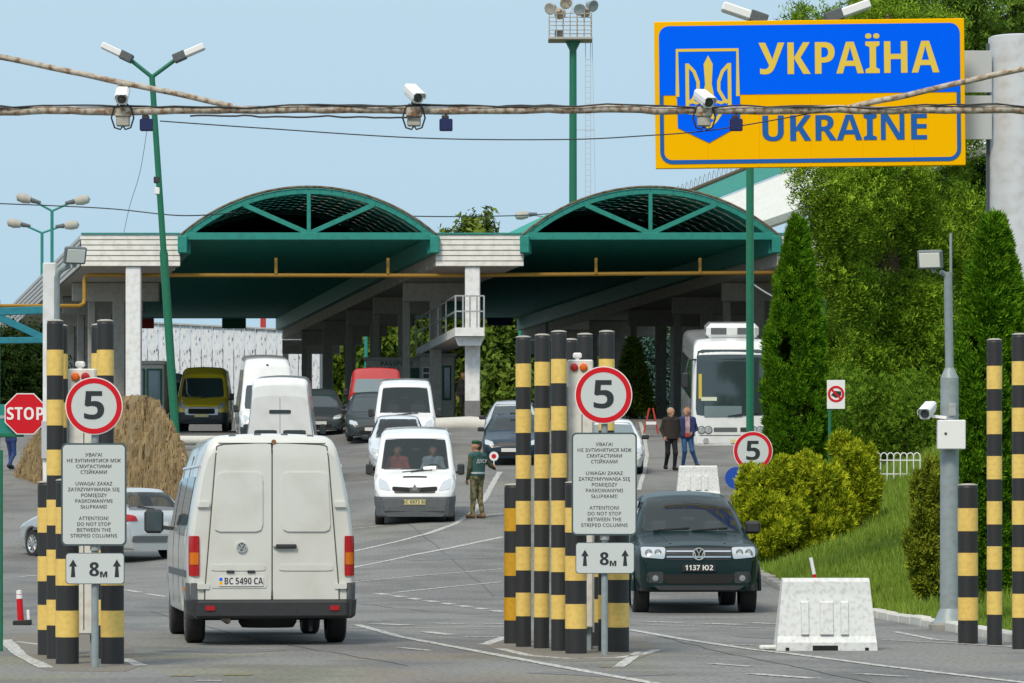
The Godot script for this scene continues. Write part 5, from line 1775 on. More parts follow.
func number_plate(t: Node, mid: Vector3, words: String, base: Material, ink: Material, turn := Vector3.ZERO, flag := false, w := 0.52) -> void:
	var o := part("number_plate", MB.new().prism(round_rect(w, 0.112, 0.012), -0.004, 0.004).mesh(), base, t, mid, turn)
	if words:
		text(words, 0.076, ink, o, Vector3(0.03 if flag else 0.0, 0, 0.004), Vector3.ZERO, 0.8 if flag else 1.0, true, "plate_number", 0.003)
	if flag:
		part("flag_mark", MB.new().box(Vector3(-w / 2 + 0.03, 0.022, 0.0045), Vector3(0.035, 0.036, 0.002)).mesh(), M.sign_blue, o)
		part("flag_mark", MB.new().box(Vector3(-w / 2 + 0.03, -0.02, 0.0045), Vector3(0.035, 0.036, 0.002)).mesh(), M.sign_yellow, o)

func begin_vehicle(called: String, label: String, cat: String, S: Dictionary, where: Vector3, yaw: float, paint: Material, group := "") -> Node3D:
	var t := thing(called, label, cat, where, yaw, group)
	# follow the slope of the road under the two axles
	var f := Vector3(sin(yaw), 0, cos(yaw))
	var half: float = (S.axles[1] - S.axles[0]) / 2
	var p0 := where + f * half
	var p1 := where - f * half
	t.rotation.x = -atan2(gh(p0.x, -p0.z) - gh(p1.x, -p1.z), half * 2)
	part("body", loft(S), paint, t)
	if S.has("holes"):
		cabin(t, S, S.w > 0.9 and S.l < 5.0)
	part("floor_pan", MB.new().cbox(Vector3(0, S.y0 + 0.1, 0), Vector3(S.w * 1.3, 0.16, S.l * 0.86), 0.03).mesh(), M.underbody, t)
	wheels(t, S, S.get("rim", M.rim))
	return t

const TUM_CAR := [[0.2, 0.93], [0.45, 0.99], [0.7, 1.0], [0.95, 0.985], [1.45, 0.72]]
const TUM_VAN := [[0.2, 0.95], [0.6, 1.0], [1.1, 1.0], [2.0, 0.87], [2.7, 0.8]]

func spec_car(l := 4.2, w := 0.86, h := 1.48) -> Dictionary:
	return {"l": l, "w": w, "y0": 0.2, "rt": 0.12, "crown": 0.05, "axles": [0.82, l - 0.78], "wr": 0.31, "ww": 0.2, "tum": TUM_CAR,
		"top": [[0.0, 0.42], [0.02, 0.56], [0.1, 0.68], [0.3, 0.77], [0.9, 0.9], [1.15, 0.97], [1.8, h - 0.12], [2.05, h - 0.03], [2.5, h], [l - 1.0, h - 0.05], [l - 0.6, h - 0.16], [l - 0.22, 1.0], [l - 0.06, 0.85], [l, 0.5]],
		"plan": [[0.0, 0.7], [0.06, 0.82], [0.25, 0.94], [0.6, 0.99], [1.2, 1.0], [l - 0.7, 1.0], [l - 0.15, 0.93], [l, 0.78]]}

func open_front(S: Dictionary, van: bool) -> Dictionary:     # the windows through which one sees the cabin
	var h: float = S.top[8][1]
	var W: float = S.w
	if van:
		S["holes"] = [hole("f", [[-W * 0.83, 1.3], [W * 0.83, 1.3], [W * 0.74, h - 0.2], [-W * 0.74, h - 0.2]]), hole("s", [[1.2, 1.15], [2.1, 1.15], [2.1, 1.68], [1.75, 1.68]])]
	else:
		S["holes"] = [hole("f", [[-W * 0.78, 0.99], [W * 0.78, 0.99], [W * 0.62, h - 0.1], [-W * 0.62, h - 0.1]]), hole("s", [[1.35, 0.98], [S.l - 1.0, 0.98], [S.l - 1.1, h - 0.13], [1.95, h - 0.13]])]
	return S

func spec_sedan() -> Dictionary:
	var S := spec_car(4.4, 0.86, 1.43)
	S.top = [[0.0, 0.42], [0.02, 0.56], [0.1, 0.68], [0.3, 0.77], [0.9, 0.88], [1.2, 0.95], [1.9, 1.32], [2.15, 1.4], [2.6, 1.43], [3.1, 1.37], [3.7, 1.02], [4.25, 0.97], [4.36, 0.85], [4.4, 0.5]]
	return S

func spec_van(l := 4.78, w := 0.95, h := 1.96) -> Dictionary:
	return {"l": l, "w": w, "y0": 0.24, "rt": 0.13, "crown": 0.05, "axles": [0.83, l - 0.85], "wr": 0.33, "ww": 0.21, "tum": TUM_VAN,
		"top": [[0.0, 0.5], [0.02, 0.7], [0.08, 0.86], [0.2, 0.98], [0.7, 1.2], [0.95, 1.28], [1.65, h - 0.2], [1.85, h - 0.08], [2.3, h], [l - 0.3, h - 0.03], [l - 0.06, h - 0.14], [l, h - 0.5]],
		"plan": [[0.0, 0.72], [0.06, 0.83], [0.22, 0.93], [0.55, 0.985], [1.0, 1.0], [l - 0.3, 1.0], [l, 0.95]]}

func spec_tall(h := 2.62, l := 5.9) -> Dictionary:
	return {"l": l, "w": 0.98, "y0": 0.28, "rt": 0.16, "crown": 0.06, "axles": [0.95, l - 1.15], "wr": 0.35, "ww": 0.22, "tum": TUM_VAN,
		"top": [[0.0, 0.5], [0.02, 0.85], [0.1, 1.0], [0.7, 1.24], [0.95, 1.32], [1.6, 2.05], [1.7, 2.18], [2.0, h - 0.16], [2.35, h - 0.03], [2.8, h], [l - 0.3, h], [l - 0.05, h - 0.14], [l, h - 0.5]],
		"plan": [[0.0, 0.75], [0.08, 0.87], [0.3, 0.96], [0.8, 1.0], [l - 0.3, 1.0], [l, 0.96]]}

# what a car or van shows from the front
func dress_front(t: Node, S: Dictionary, van: bool, glass: Material, plate_words := "", bumper: Material = null, tall_glass := 0.0) -> void:
	var h: float = S.top[8][1]
	var W: float = S.w
	if van:
		var y1: float = h - 0.2 if tall_glass == 0.0 else tall_glass
		one(t, "windscreen", S, "f", [[-W * 0.83, 1.3], [W * 0.83, 1.3], [W * 0.74, y1], [-W * 0.74, y1]], glass, 0.008, 0.12, 10, 6)
		pair(t, "side_window", S, "s", [[1.2, 1.15], [2.1, 1.15], [2.1, 1.68], [1.75, 1.68]], glass, 0.006, 0.12)
		pair(t, "headlight", S, "f", [[W * 0.56, 0.84], [W * 0.87, 0.9], [W * 0.885, 1.13], [W * 0.68, 1.05]], M.head_lamp, 0.012, 0.4)
		one(t, "grille", S, "f", rect(-W * 0.5, 0.8, W * 0.5, 0.93), M.black_plastic, 0.008, 0.2)
		one(t, "air_intake", S, "f", rect(-W * 0.55, 0.4, W * 0.55, 0.56), M.underbody, 0.01, 0.2)
		part("bumper", loft(S, 0.0, 0.5, 0.0, 0.72, 0.012), bumper if bumper else M.black_plastic, t)
		mirrors(t, S, 1.15, 1.3, Vector3(0.17, 0.26, 0.12), M.black_plastic, 0.13)
		for s in [-1, 1]:
			part("wiper", bar(project(S, "f", s * 0.1 - 0.2, 1.25) + Vector3(0, 0.0, 0.03), project(S, "f", s * 0.1 + 0.3, 1.3) + Vector3(0, 0, 0.03), 0.02, 0.02), M.black_plastic, t)
	else:
		one(t, "windscreen", S, "f", [[-W * 0.78, 0.99], [W * 0.78, 0.99], [W * 0.62, h - 0.1], [-W * 0.62, h - 0.1]], glass, 0.008, 0.12, 10, 6)
		pair(t, "side_window", S, "s", [[1.35, 0.98], [S.l - 1.0, 0.98], [S.l - 1.1, h - 0.13], [1.95, h - 0.13]], glass, 0.006, 0.12)
		pair(t, "headlight", S, "f", [[W * 0.55, 0.58], [W * 0.88, 0.62], [W * 0.88, 0.76], [W * 0.6, 0.7]], M.head_lamp, 0.012, 0.4)
		one(t, "grille", S, "f", rect(-W * 0.42, 0.58, W * 0.42, 0.68), M.black_plastic, 0.008, 0.2)
		one(t, "air_intake", S, "f", rect(-W * 0.5, 0.3, W * 0.5, 0.42), M.underbody, 0.008, 0.2)
		mirrors(t, S, 1.5, 1.0, Vector3(0.2, 0.13, 0.1), M.black_plastic, 0.1)
	var py := 0.6 if van else 0.46
	var pp := project(S, "f", 0.0, py)
	number_plate(t, pp + Vector3(0, 0, 0.03), plate_words, M.plate_yellow if van else M.plate_white, M.plate_ink)

func build_vehicles() -> void:
	cream_van()
	dark_pickup()
	# white delivery van facing the camera beside the officer
	var S := open_front(spec_van(4.78, 0.955, 2.2), true)
	var t := begin_vehicle("delivery_van", "white delivery van with grey bumper stopped beside the officer", "van", S, gp(414, 521.5) + Vector3(0, 0, -1.6), 0.015, M.car_white, "vehicles leaving the crossing")
	dress_front(t, S, true, M.window, "ВС 0873 ВЕ", M.grey_plastic)
	one(t, "bonnet_slot", S, "u", rect(-0.28, 0.62, 0.28, 0.55), M.underbody, 0.006, 0.2)
	for s in [-1, 1]:
		one(t, "nose_grille", S, "f", [[s * 0.1, 0.83], [s * 0.52, 0.86], [s * 0.52, 0.95], [s * 0.14, 0.93]], M.underbody, 0.014, 0.3)
	part("emblem", MB.new().prism(PackedVector2Array([Vector2(0, 0.12), Vector2(0.07, 0), Vector2(0, -0.12), Vector2(-0.07, 0)]), 0, 0.02).mesh(), M.chrome, t, project(S, "f", 0, 0.89) + Vector3(0, 0, 0.01))
	part("papers", MB.new().box(project(S, "f", 0.34, 1.34) + Vector3(0, 0, 0.012), Vector3(0.3, 0.12, 0.004), Basis(Vector3.RIGHT, -0.85)).mesh(), M.sign_white, t)
	# white hatchback, white van and red van queueing behind it
	S = open_front(spec_car(4.2, 0.85, 1.62), false)
	t = begin_vehicle("hatchback_car", "pale blue white hatchback queueing close behind the delivery van", "car", S, place(398, 115.5), 0.03, M.car_sky, "vehicles leaving the crossing")
	dress_front(t, S, false, M.window)
	S = open_front(spec_van(4.9, 0.95, 2.28), true)
	t = begin_vehicle("queue_van", "white van with rounded roof between hatchback and red van", "van", S, place(405, 126), 0.03, M.car_white, "vehicles leaving the crossing")
	dress_front(t, S, true, M.window)
	S = spec_tall(2.1, 5.4)
	t = begin_vehicle("red_van", "bright red high roofed van waiting under the canopy", "van", S, place(376, 144), 0.04, M.car_red, "vehicles leaving the crossing")
	dress_front(t, S, true, M.glass_light, "", null, 1.78)
	S = spec_car(4.3, 0.87, 1.6)
	t = begin_vehicle("estate_car", "dark grey car between the red and the white van", "car", S, place(371, 135), 0.06, M.car_dark, "vehicles leaving the crossing")
	dress_front(t, S, false, M.glass)
	t = begin_vehicle("estate_car", "dark car with a glowing headlight beside the white high vans", "car", S, place(319, 142), 0.05, M.car_dark, "vehicles leaving the crossing")
	dress_front(t, S, false, M.glass)
	# blue cars in the next lane
	S = open_front(spec_sedan(), false)
	t = begin_vehicle("blue_saloon", "dark blue saloon car waiting behind the officer", "car", S, place(514, 119), -0.05, M.car_navy, "cars in the lane behind the striped posts")
	dress_front(t, S, false, M.window)
	part("blue_plate", MB.new().box(project(S, "f", 0, 0.46) + Vector3(0, 0, 0.036), Vector3(0.5, 0.1, 0.004)).mesh(), M.plate_white, t)
	S = spec_car(4.3, 0.86, 1.5)
	t = begin_vehicle("grey_car", "silver grey car waiting behind the dark blue saloon", "car", S, place(513, 126.5), -0.04, M.car_silver, "cars in the lane behind the striped posts")
	dress_front(t, S, false, M.glass)
	t = begin_vehicle("white_car", "white car half hidden by the speed sign post", "car", S, place(611, 113.5), 0.02, M.car_white, "cars in the lane behind the striped posts")
	dress_front(t, S, false, M.glass_light)
	# high vans on the other side, entering
	S = spec_tall(3.0, 6.0)
	t = begin_vehicle("high_van", "white high roofed van facing out beside the yellow van", "van", S, place(266, 137), 0.1, M.car_white, "white high vans under the canopy")
	dress_front(t, S, true, M.glass, "", null, 2.08)
	part("marker_lamp", MB.new().cbox(project(S, "f", 0, 2.75) + Vector3(0, 0, 0.01), Vector3(0.08, 0.06, 0.04), 0.01).mesh(), M.black_plastic, t)
	S = spec_tall(3.05, 5.9)
	t = begin_vehicle("high_van", "white high roofed van with raised brake light ahead of cream van", "van", S, place(283, 114), PI + 0.03, M.car_white, "white high vans under the canopy")
	one(t, "brake_light", S, "r", rect(-0.3, 2.06, 0.3, 2.16), M.glass, 0.02, 0.2)
	pair(t, "rear_window", S, "r", rect(0.08, 1.1, 0.72, 1.6), M.glass, 0.006, 0.15)
	pair(t, "tail_light", S, "r", rect(0.82, 0.7, 0.95, 1.2), M.tail_red, 0.006, 0.1)
	one(t, "door_seam", S, "r", rect(-0.006, 0.5, 0.006, 2.5), M.seam, 0.003, 0.0, 1, 10)
	mirrors(t, S, 1.15, 1.45, Vector3(0.18, 0.3, 0.12), M.black_plastic, 0.16)
	S = spec_tall(2.45, 5.6)
	t = begin_vehicle("yellow_van", "dull yellow van with dark bumper near the white shed", "van", S, place(205, 153), 0.03, M.car_yellow, "")
	dress_front(t, S, true, M.glass, "", M.car_dark, 2.02)
	one(t, "silver_band", S, "f", rect(-0.62, 0.62, 0.62, 0.92), M.car_silver, 0.014, 0.1)
	one(t, "grille_mesh", S, "f", rect(-0.5, 0.66, 0.5, 0.86), M.underbody, 0.02, 0.15)
	S = spec_tall(2.5, 5.6)
	t = begin_vehicle("grey_minibus", "pale grey minibus half hidden by the leaning lamp post", "minibus", S, place(164, 164), 0.05, M.car_silver, "")
	dress_front(t, S, true, M.glass, "", null, 2.05)
	silver_car()
	coach()

func place(px: float, d: float) -> Vector3:
	return on_ground(px_x(px, d), d)

func cream_van() -> void:
	var S := {"l": 5.6, "w": 0.968, "y0": 0.34, "rt": 0.11, "crown": 0.035, "axles": [0.95, 4.5], "wr": 0.345, "ww": 0.22, "rim": M.rim_dark,
		"tum": [[0.3, 0.975], [0.6, 1.0], [1.22, 1.0], [1.6, 0.94], [1.95, 0.87], [2.3, 0.785], [2.5, 0.71]],
		"top": [[0.0, 0.55], [0.02, 0.85], [0.1, 1.02], [0.75, 1.26], [0.95, 1.34], [1.6, 2.05], [1.75, 2.2], [2.1, 2.38], [2.6, 2.44], [5.45, 2.44], [5.53, 2.41], [5.58, 2.33], [5.6, 2.26]],
		"plan": [[0.0, 0.76], [0.08, 0.88], [0.3, 0.965], [0.8, 1.0], [5.42, 1.0], [5.53, 0.985], [5.585, 0.955], [5.6, 0.93]]}
	var yaw := PI + 0.135
	var rear := Vector3(px_x(272, 46.0), 0, -46.0)
	var where := rear - Vector3(sin(yaw), 0, cos(yaw)) * -2.8
	var t := begin_vehicle("cargo_van", "cream white panel van seen from behind with two closed doors", "van", S, Vector3(where.x, 0, where.z), yaw, M.car_cream)
	# rear doors, each with a raised pressed panel
	for s in [1, -1]:
		var door := one(t, "rear_door", S, "r", [[s * 0.008, 0.5], [s * 0.775, 0.5], [s * 0.63, 2.3], [s * 0.008, 2.33]], M.car_cream, 0.02, 0.06, 8, 12)
		part("door_gap", plate(S, "r", [[s * 0.004, 0.485], [s * 0.79, 0.485], [s * 0.643, 2.312], [s * 0.004, 2.342]], 0.008, 1, 8, 12, 0.06), M.seam, t)
		var P := func(c: Array, off: float, m: Material, called: String, rnd: float) -> void: part(called, plate(S, "r", c, off, 1, 8, 8, rnd), m, door)
		P.call([[s * 0.11, 1.31], [s * 0.675, 1.31], [s * 0.64, 1.99], [s * 0.11, 1.99]], 0.038, M.car_cream, "pressed_panel", 0.22)
		P.call([[s * 0.145, 1.345], [s * 0.64, 1.345], [s * 0.607, 1.955], [s * 0.145, 1.955]], 0.024, M.car_cream, "panel_field", 0.22)
		P.call([[s * 0.08, 0.86], [s * 0.7, 0.86], [s * 0.695, 0.93], [s * 0.08, 0.93]], 0.03, M.car_cream, "ridge", 0.3)
		for y in [1.62, 0.68]:
			P.call(rect(s * 0.72, y - 0.03, s * 0.86, y + 0.03), 0.035, M.car_cream, "hinge", 0.2)
	one(t, "door_gap", S, "r", rect(-0.008, 0.5, 0.008, 2.33), M.seam, 0.012, 0.0, 1, 12)
	one(t, "roof_rail", S, "r", [[-0.62, 2.33], [0.62, 2.33], [0.6, 2.36], [-0.6, 2.36]], M.car_cream, 0.03, 0.1)
	for x in [-0.45, -0.15, 0.16, 0.45]:
		one(t, "roof_lamp", S, "u", rect(x - 0.04, 5.47, x + 0.04, 5.5), M.grey_plastic, 0.008, 0.2, 3, 2)
	part("rust_spot", MB.new().prism(disc_poly(0.03, 8), 0, 0.002).mesh(), M.rust_mark, t, project(S, "r", -0.02, 2.34) + Vector3(0, 0, -0.034), Vector3(0, PI, 0))
	# lamps
	for s in [1, -1]:
		var lamp := one(t, "tail_light", S, "r", rect(s * 0.835, 0.8, s * 0.955, 1.26), M.tail_red, 0.02, 0.1)
		part("indicator", plate(S, "r", rect(s * 0.845, 0.93, s * 0.945, 1.07), 0.026, 1, 4, 4, 0.1), M.tail_orange, lamp)
		one(t, "reflector", S, "r", rect(s * 0.66, 0.405, s * 0.77, 0.46), M.tail_red, 0.094, 0.2)
	# bumper, step, underside
	part("bumper", loft(S, 5.38, 5.6, 0.3, 0.53, 0.03), M.black_plastic, t)
	part("bumper_step", MB.new().cbox(Vector3(0, 0.42, -2.83), Vector3(1.74, 0.2, 0.1), 0.025).mesh(), M.black_plastic, t)
	for s in [1, -1]:
		one(t, "corner_guard", S, "s", rect(5.3, 0.5, 5.56, 0.72), M.grey_plastic, 0.012, 0.1) if s > 0 else part("corner_guard", plate(S, "s", rect(5.3, 0.5, 5.56, 0.72), 0.012, -1), M.grey_plastic, t)
		part("corner_guard", plate(S, "r", rect(s * 0.86, 0.5, s * 0.935, 0.72), 0.016, 1, 4, 4, 0.1), M.grey_plastic, t)
	part("spare_wheel", MB.new().lathe([[0.0, -0.1], [0.3, -0.1], [0.34, -0.04], [0.34, 0.06], [0.3, 0.1], [0.0, 0.1]], 24, Vector3.UP, Vector3(0.0, 0.29, -2.1)).mesh(), M.rubber, t)
	part("tow_hook", bar(Vector3(-0.45, 0.3, -2.75), Vector3(-0.45, 0.16, -2.75), 0.04, 0.05), M.underbody, t)
	part("exhaust", MB.new().tube([Vector3(0.5, 0.3, -1.2), Vector3(0.5, 0.28, -2.6)], 0.04, 10).mesh(), M.rust, t)
	part("rear_axle", MB.new().tube([Vector3(-0.75, 0.34, 2.8 - 4.5), Vector3(0.75, 0.34, 2.8 - 4.5)], 0.08, 10).mesh(), M.underbody, t)
	# badge, handle, plate: seen from behind, x runs the other way
	var turn := Vector3(0, PI, 0)
	emblem(t, project(S, "r", 0.35, 1.13) + Vector3(0, 0, -0.032), 0.06, M.pole_grey, turn)
	part("door_handle", MB.new().cbox(project(S, "r", -0.16, 1.14) + Vector3(0, 0, -0.05), Vector3(0.24, 0.05, 0.04), 0.012).mesh(), M.black_plastic, t)
	part("lock_lever", MB.new().cbox(project(S, "r", -0.06, 1.14) + Vector3(0, 0, -0.04), Vector3(0.1, 0.03, 0.03), 0.008).mesh(), M.galvanised, t)
	one(t, "plate_recess", S, "r", rect(0.06, 0.66, 0.7, 0.84), M.car_cream, 0.027, 0.1)
	number_plate(t, project(S, "r", 0.36, 0.74) + Vector3(0, 0, -0.034), "BC 5490 CA", M.plate_white, M.plate_ink, turn, true)
	for x in [0.24, 0.48]:
		part("plate_lamp", MB.new().cbox(project(S, "r", x, 0.85) + Vector3(0, 0, -0.035), Vector3(0.09, 0.03, 0.03), 0.008).mesh(), M.black_plastic, t)
	# flank
	for s in [1, -1]:
		for w in [[2.35, 3.5], [3.6, 5.05]]:
			part("side_window", plate(S, "s", [[w[0], 1.38], [w[1], 1.38], [w[1], 1.95], [w[0], 1.95]], 0.008, s, 6, 5, 0.12), M.glass, t)
		part("door_window", plate(S, "s", [[1.35, 1.32], [2.2, 1.32], [2.2, 1.92], [1.7, 1.92]], 0.008, s, 6, 5, 0.12), M.glass, t)
		part("rub_strip", plate(S, "s", [[1.4, 0.78], [5.3, 0.78], [5.3, 0.86], [1.4, 0.86]], 0.012, s, 10, 2, 0.0), M.grey_plastic, t)
		for x in [2.28, 3.55]:
			part("door_seam", plate(S, "s", rect(x - 0.008, 0.45, x + 0.008, 2.2), 0.003, s, 1, 8, 0.0), M.seam, t)
		part("roof_gutter", plate(S, "s", [[1.9, 2.06], [5.5, 2.06], [5.5, 2.085], [1.9, 2.085]], 0.014, s, 12, 1, 0.0), M.car_cream, t)
		part("side_marker", plate(S, "s", rect(4.95, 0.62, 5.05, 0.67), 0.014, s, 3, 2, 0.2), M.tail_orange, t)
	one(t, "windscreen", S, "f", [[-0.8, 1.38], [0.8, 1.38], [0.7, 2.05], [-0.7, 2.05]], M.glass, 0.008, 0.1)
	pair(t, "headlight", S, "f", rect(0.5, 0.75, 0.82, 0.95), M.head_lamp, 0.01)
	mirrors(t, S, 1.15, 1.42, Vector3(0.24, 0.3, 0.13), M.black_plastic, 0.2)

func dark_pickup() -> void:
	var S := {"l": 5.25, "w": 0.972, "y0": 0.36, "rt": 0.1, "crown": 0.06, "axles": [0.9, 4.0], "wr": 0.375, "ww": 0.24,
		"tum": [[0.3, 0.93], [0.55, 0.985], [0.9, 1.0], [1.12, 0.97], [1.25, 0.9], [1.85, 0.68]],
		"top": [[0.0, 0.5], [0.015, 0.75], [0.04, 0.98], [0.12, 1.08], [0.3, 1.13], [0.8, 1.18], [1.4, 1.25], [2.05, 1.72], [2.3, 1.82], [2.8, 1.88], [3.5, 1.86], [3.8, 1.7], [3.88, 1.2], [5.15, 1.16], [5.25, 0.6]],
		"plan": [[0.0, 0.78], [0.05, 0.86], [0.15, 0.92], [0.4, 0.975], [0.8, 1.0], [4.4, 1.0], [5.1, 0.97], [5.25, 0.9]],
		"holes": [hole("f", [[-0.76, 1.27], [0.76, 1.27], [0.63, 1.76], [-0.63, 1.76]]), hole("s", [[1.75, 1.26], [3.55, 1.26], [3.45, 1.72], [2.25, 1.72]])]}
	var d := 60.6
	var t := begin_vehicle("pickup_truck", "very dark green double cab pickup facing out beside the lawn", "pickup", S, Vector3(px_x(691, d), 0, -d - 2.6), 0.045, M.car_green)
	one(t, "windscreen", S, "f", [[-0.76, 1.27], [0.76, 1.27], [0.63, 1.76], [-0.63, 1.76]], M.window, 0.008, 0.1, 10, 6)
	pair(t, "side_window", S, "s", [[1.75, 1.26], [3.55, 1.26], [3.45, 1.72], [2.25, 1.72]], M.window_dark, 0.006, 0.12)
	for s in [1, -1]:
		var lamp := part("headlight", plate(S, "f", [[s * 0.52, 0.87], [s * 0.865, 0.9], [s * 0.87, 1.055], [s * 0.5, 1.05]], 0.014, 1, 8, 6, 0.25), M.head_lamp, t)
		for x in [0.62, 0.76]:
			part("reflector_bowl", ring_mesh(0.055, 0.035, 0.0, 0.012, 18), M.chrome, lamp, project(S, "f", s * x, 0.965) + Vector3(0, 0, 0.012))
		part("fog_lamp", MB.new().lathe([[0.075, -0.02], [0.07, 0.01], [0.05, 0.012], [0.0, 0.016]].map(func(p: Array) -> Array: return [p[0] * 0.65, p[1]]), 18, Vector3.BACK, project(S, "f", s * 0.66, 0.58) + Vector3(0, 0, 0.012)).mesh(), M.fog_glass, t)
		part("fog_recess", plate(S, "f", [[s * 0.54, 0.5], [s * 0.8, 0.52], [s * 0.78, 0.68], [s * 0.54, 0.68]], 0.006, 1, 5, 4, 0.3), M.black_plastic, t)
		part("arch_flare", MB.new().tube(range(13).map(func(i: int) -> Vector3: return Vector3(s * 0.965, 0.375 + sin(PI * i / 12.0) * 0.45, 5.25 / 2 - 0.9 - cos(PI * i / 12.0) * 0.45)), 0.035, 6).mesh(), M.car_green, t)
	one(t, "grille", S, "f", rect(-0.5, 0.86, 0.5, 1.04), M.black_plastic, 0.008, 0.12)
	for y in [0.905, 0.99]:
		one(t, "chrome_bar", S, "f", rect(-0.49, y - 0.012, 0.49, y + 0.012), M.chrome, 0.022, 0.0, 10, 2)
	emblem(t, project(S, "f", 0.0, 0.95) + Vector3(0, 0, 0.03), 0.095, M.plate_black)
	one(t, "air_intake", S, "f", [[-0.5, 0.5], [0.5, 0.5], [0.56, 0.64], [-0.56, 0.64]], M.underbody, 0.01, 0.15)
	one(t, "skid_plate", S, "f", [[-0.6, 0.4], [0.6, 0.4], [0.7, 0.47], [-0.7, 0.47]], M.black_plastic, 0.012, 0.1)
	number_plate(t, project(S, "f", 0.0, 0.74) + Vector3(0, 0, 0.025), "1137 Ю2", M.plate_black, M.sign_white)
	mirrors(t, S, 1.78, 1.32, Vector3(0.24, 0.2, 0.13), M.black_plastic, 0.13)
	for s in [-1, 1]:
		part("wiper", bar(project(S, "f", s * 0.3 - 0.28, 1.28) + Vector3(0, 0, 0.03), project(S, "f", s * 0.3 + 0.28, 1.32) + Vector3(0, 0, 0.03), 0.02, 0.02), M.black_plastic, t)
		part("hood_crease", plate(S, "u", [[s * 0.4, 0.25], [s * 0.43, 0.25], [s * 0.5, 1.3], [s * 0.46, 1.3]], 0.008, 1, 2, 8, 0.0), M.car_green, t)

func silver_car() -> void:
	var S := spec_car(4.65, 0.88, 1.6)
	S.top = [[0.0, 0.42], [0.02, 0.58], [0.1, 0.72], [0.3, 0.82], [0.8, 0.96], [1.0, 1.02], [1.8, 1.48], [2.1, 1.57], [2.6, 1.6], [3.9, 1.54], [4.2, 1.42], [4.5, 1.05], [4.6, 0.95], [4.65, 0.55]]
	S.wr = 0.32
	S["holes"] = [hole("f", [[-0.7, 1.05], [0.7, 1.05], [0.58, 1.48], [-0.58, 1.48]]), hole("r", [[-0.66, 1.06], [0.66, 1.06], [0.54, 1.45], [-0.54, 1.45]]), hole("s", [[1.98, 1.02], [3.0, 1.02], [3.0, 1.48], [1.98, 1.46]]), hole("s", [[3.08, 1.03], [4.1, 1.06], [3.9, 1.44], [3.08, 1.48]])]
	var d := 88.0
	var yaw := PI + 0.66
	var t := begin_vehicle("silver_car", "silver people carrier crossing behind the warning board", "car", S, place(101, d), yaw, M.car_silver)
	t.rotation.x = 0.0
	t.position.y = gh(px_x(101, d), d)
	for s in [1, -1]:
		for w in [[[1.25, 1.02], [1.9, 1.02], [1.9, 1.44], [1.8, 1.42]], [[1.98, 1.02], [3.0, 1.02], [3.0, 1.48], [1.98, 1.46]], [[3.08, 1.03], [4.1, 1.06], [3.9, 1.44], [3.08, 1.48]]]:
			part("side_window", plate(S, "s", w, 0.007, s, 6, 5, 0.15), M.window, t)
		part("tail_light", plate(S, "r", [[s * 0.5, 0.82], [s * 0.78, 0.82], [s * 0.8, 0.98], [s * 0.56, 0.94]], 0.02, 1, 6, 4, 0.3), M.tail_red, t)
		part("rub_strip", plate(S, "s", [[0.9, 0.62], [3.9, 0.62], [3.9, 0.68], [0.9, 0.68]], 0.01, s, 10, 2, 0.0), M.grey_plastic, t)
		part("headlight", plate(S, "f", rect(s * 0.5, 0.62, s * 0.76, 0.78), 0.012, 1, 5, 4, 0.3), M.head_lamp, t)
		part("door_handle", MB.new().cbox(Vector3(s * 0.885, 0.9, 4.65 / 2 - 2.85), Vector3(0.03, 0.03, 0.16), 0.008).mesh(), M.car_silver, t)
	one(t, "rear_window", S, "r", [[-0.66, 1.06], [0.66, 1.06], [0.54, 1.45], [-0.54, 1.45]], M.window, 0.01, 0.15, 8, 6)
	one(t, "windscreen", S, "f", [[-0.7, 1.05], [0.7, 1.05], [0.58, 1.48], [-0.58, 1.48]], M.window, 0.008, 0.12)
	one(t, "rear_bumper", S, "r", rect(-0.66, 0.36, 0.66, 0.5), M.grey_plastic, 0.01, 0.1)
	part("rear_wiper", bar(project(S, "r", 0.0, 1.08) + Vector3(0, 0, -0.03), project(S, "r", 0.4, 1.14) + Vector3(0, 0, -0.03), 0.02, 0.02), M.black_plastic, t)
	number_plate(t, project(S, "r", 0.0, 0.75) + Vector3(0, 0, -0.02), "", M.plate_white, M.plate_ink, Vector3(0, PI, 0))
	mirrors(t, S, 1.5, 1.06, Vector3(0.2, 0.14, 0.1), M.car_silver, 0.1)

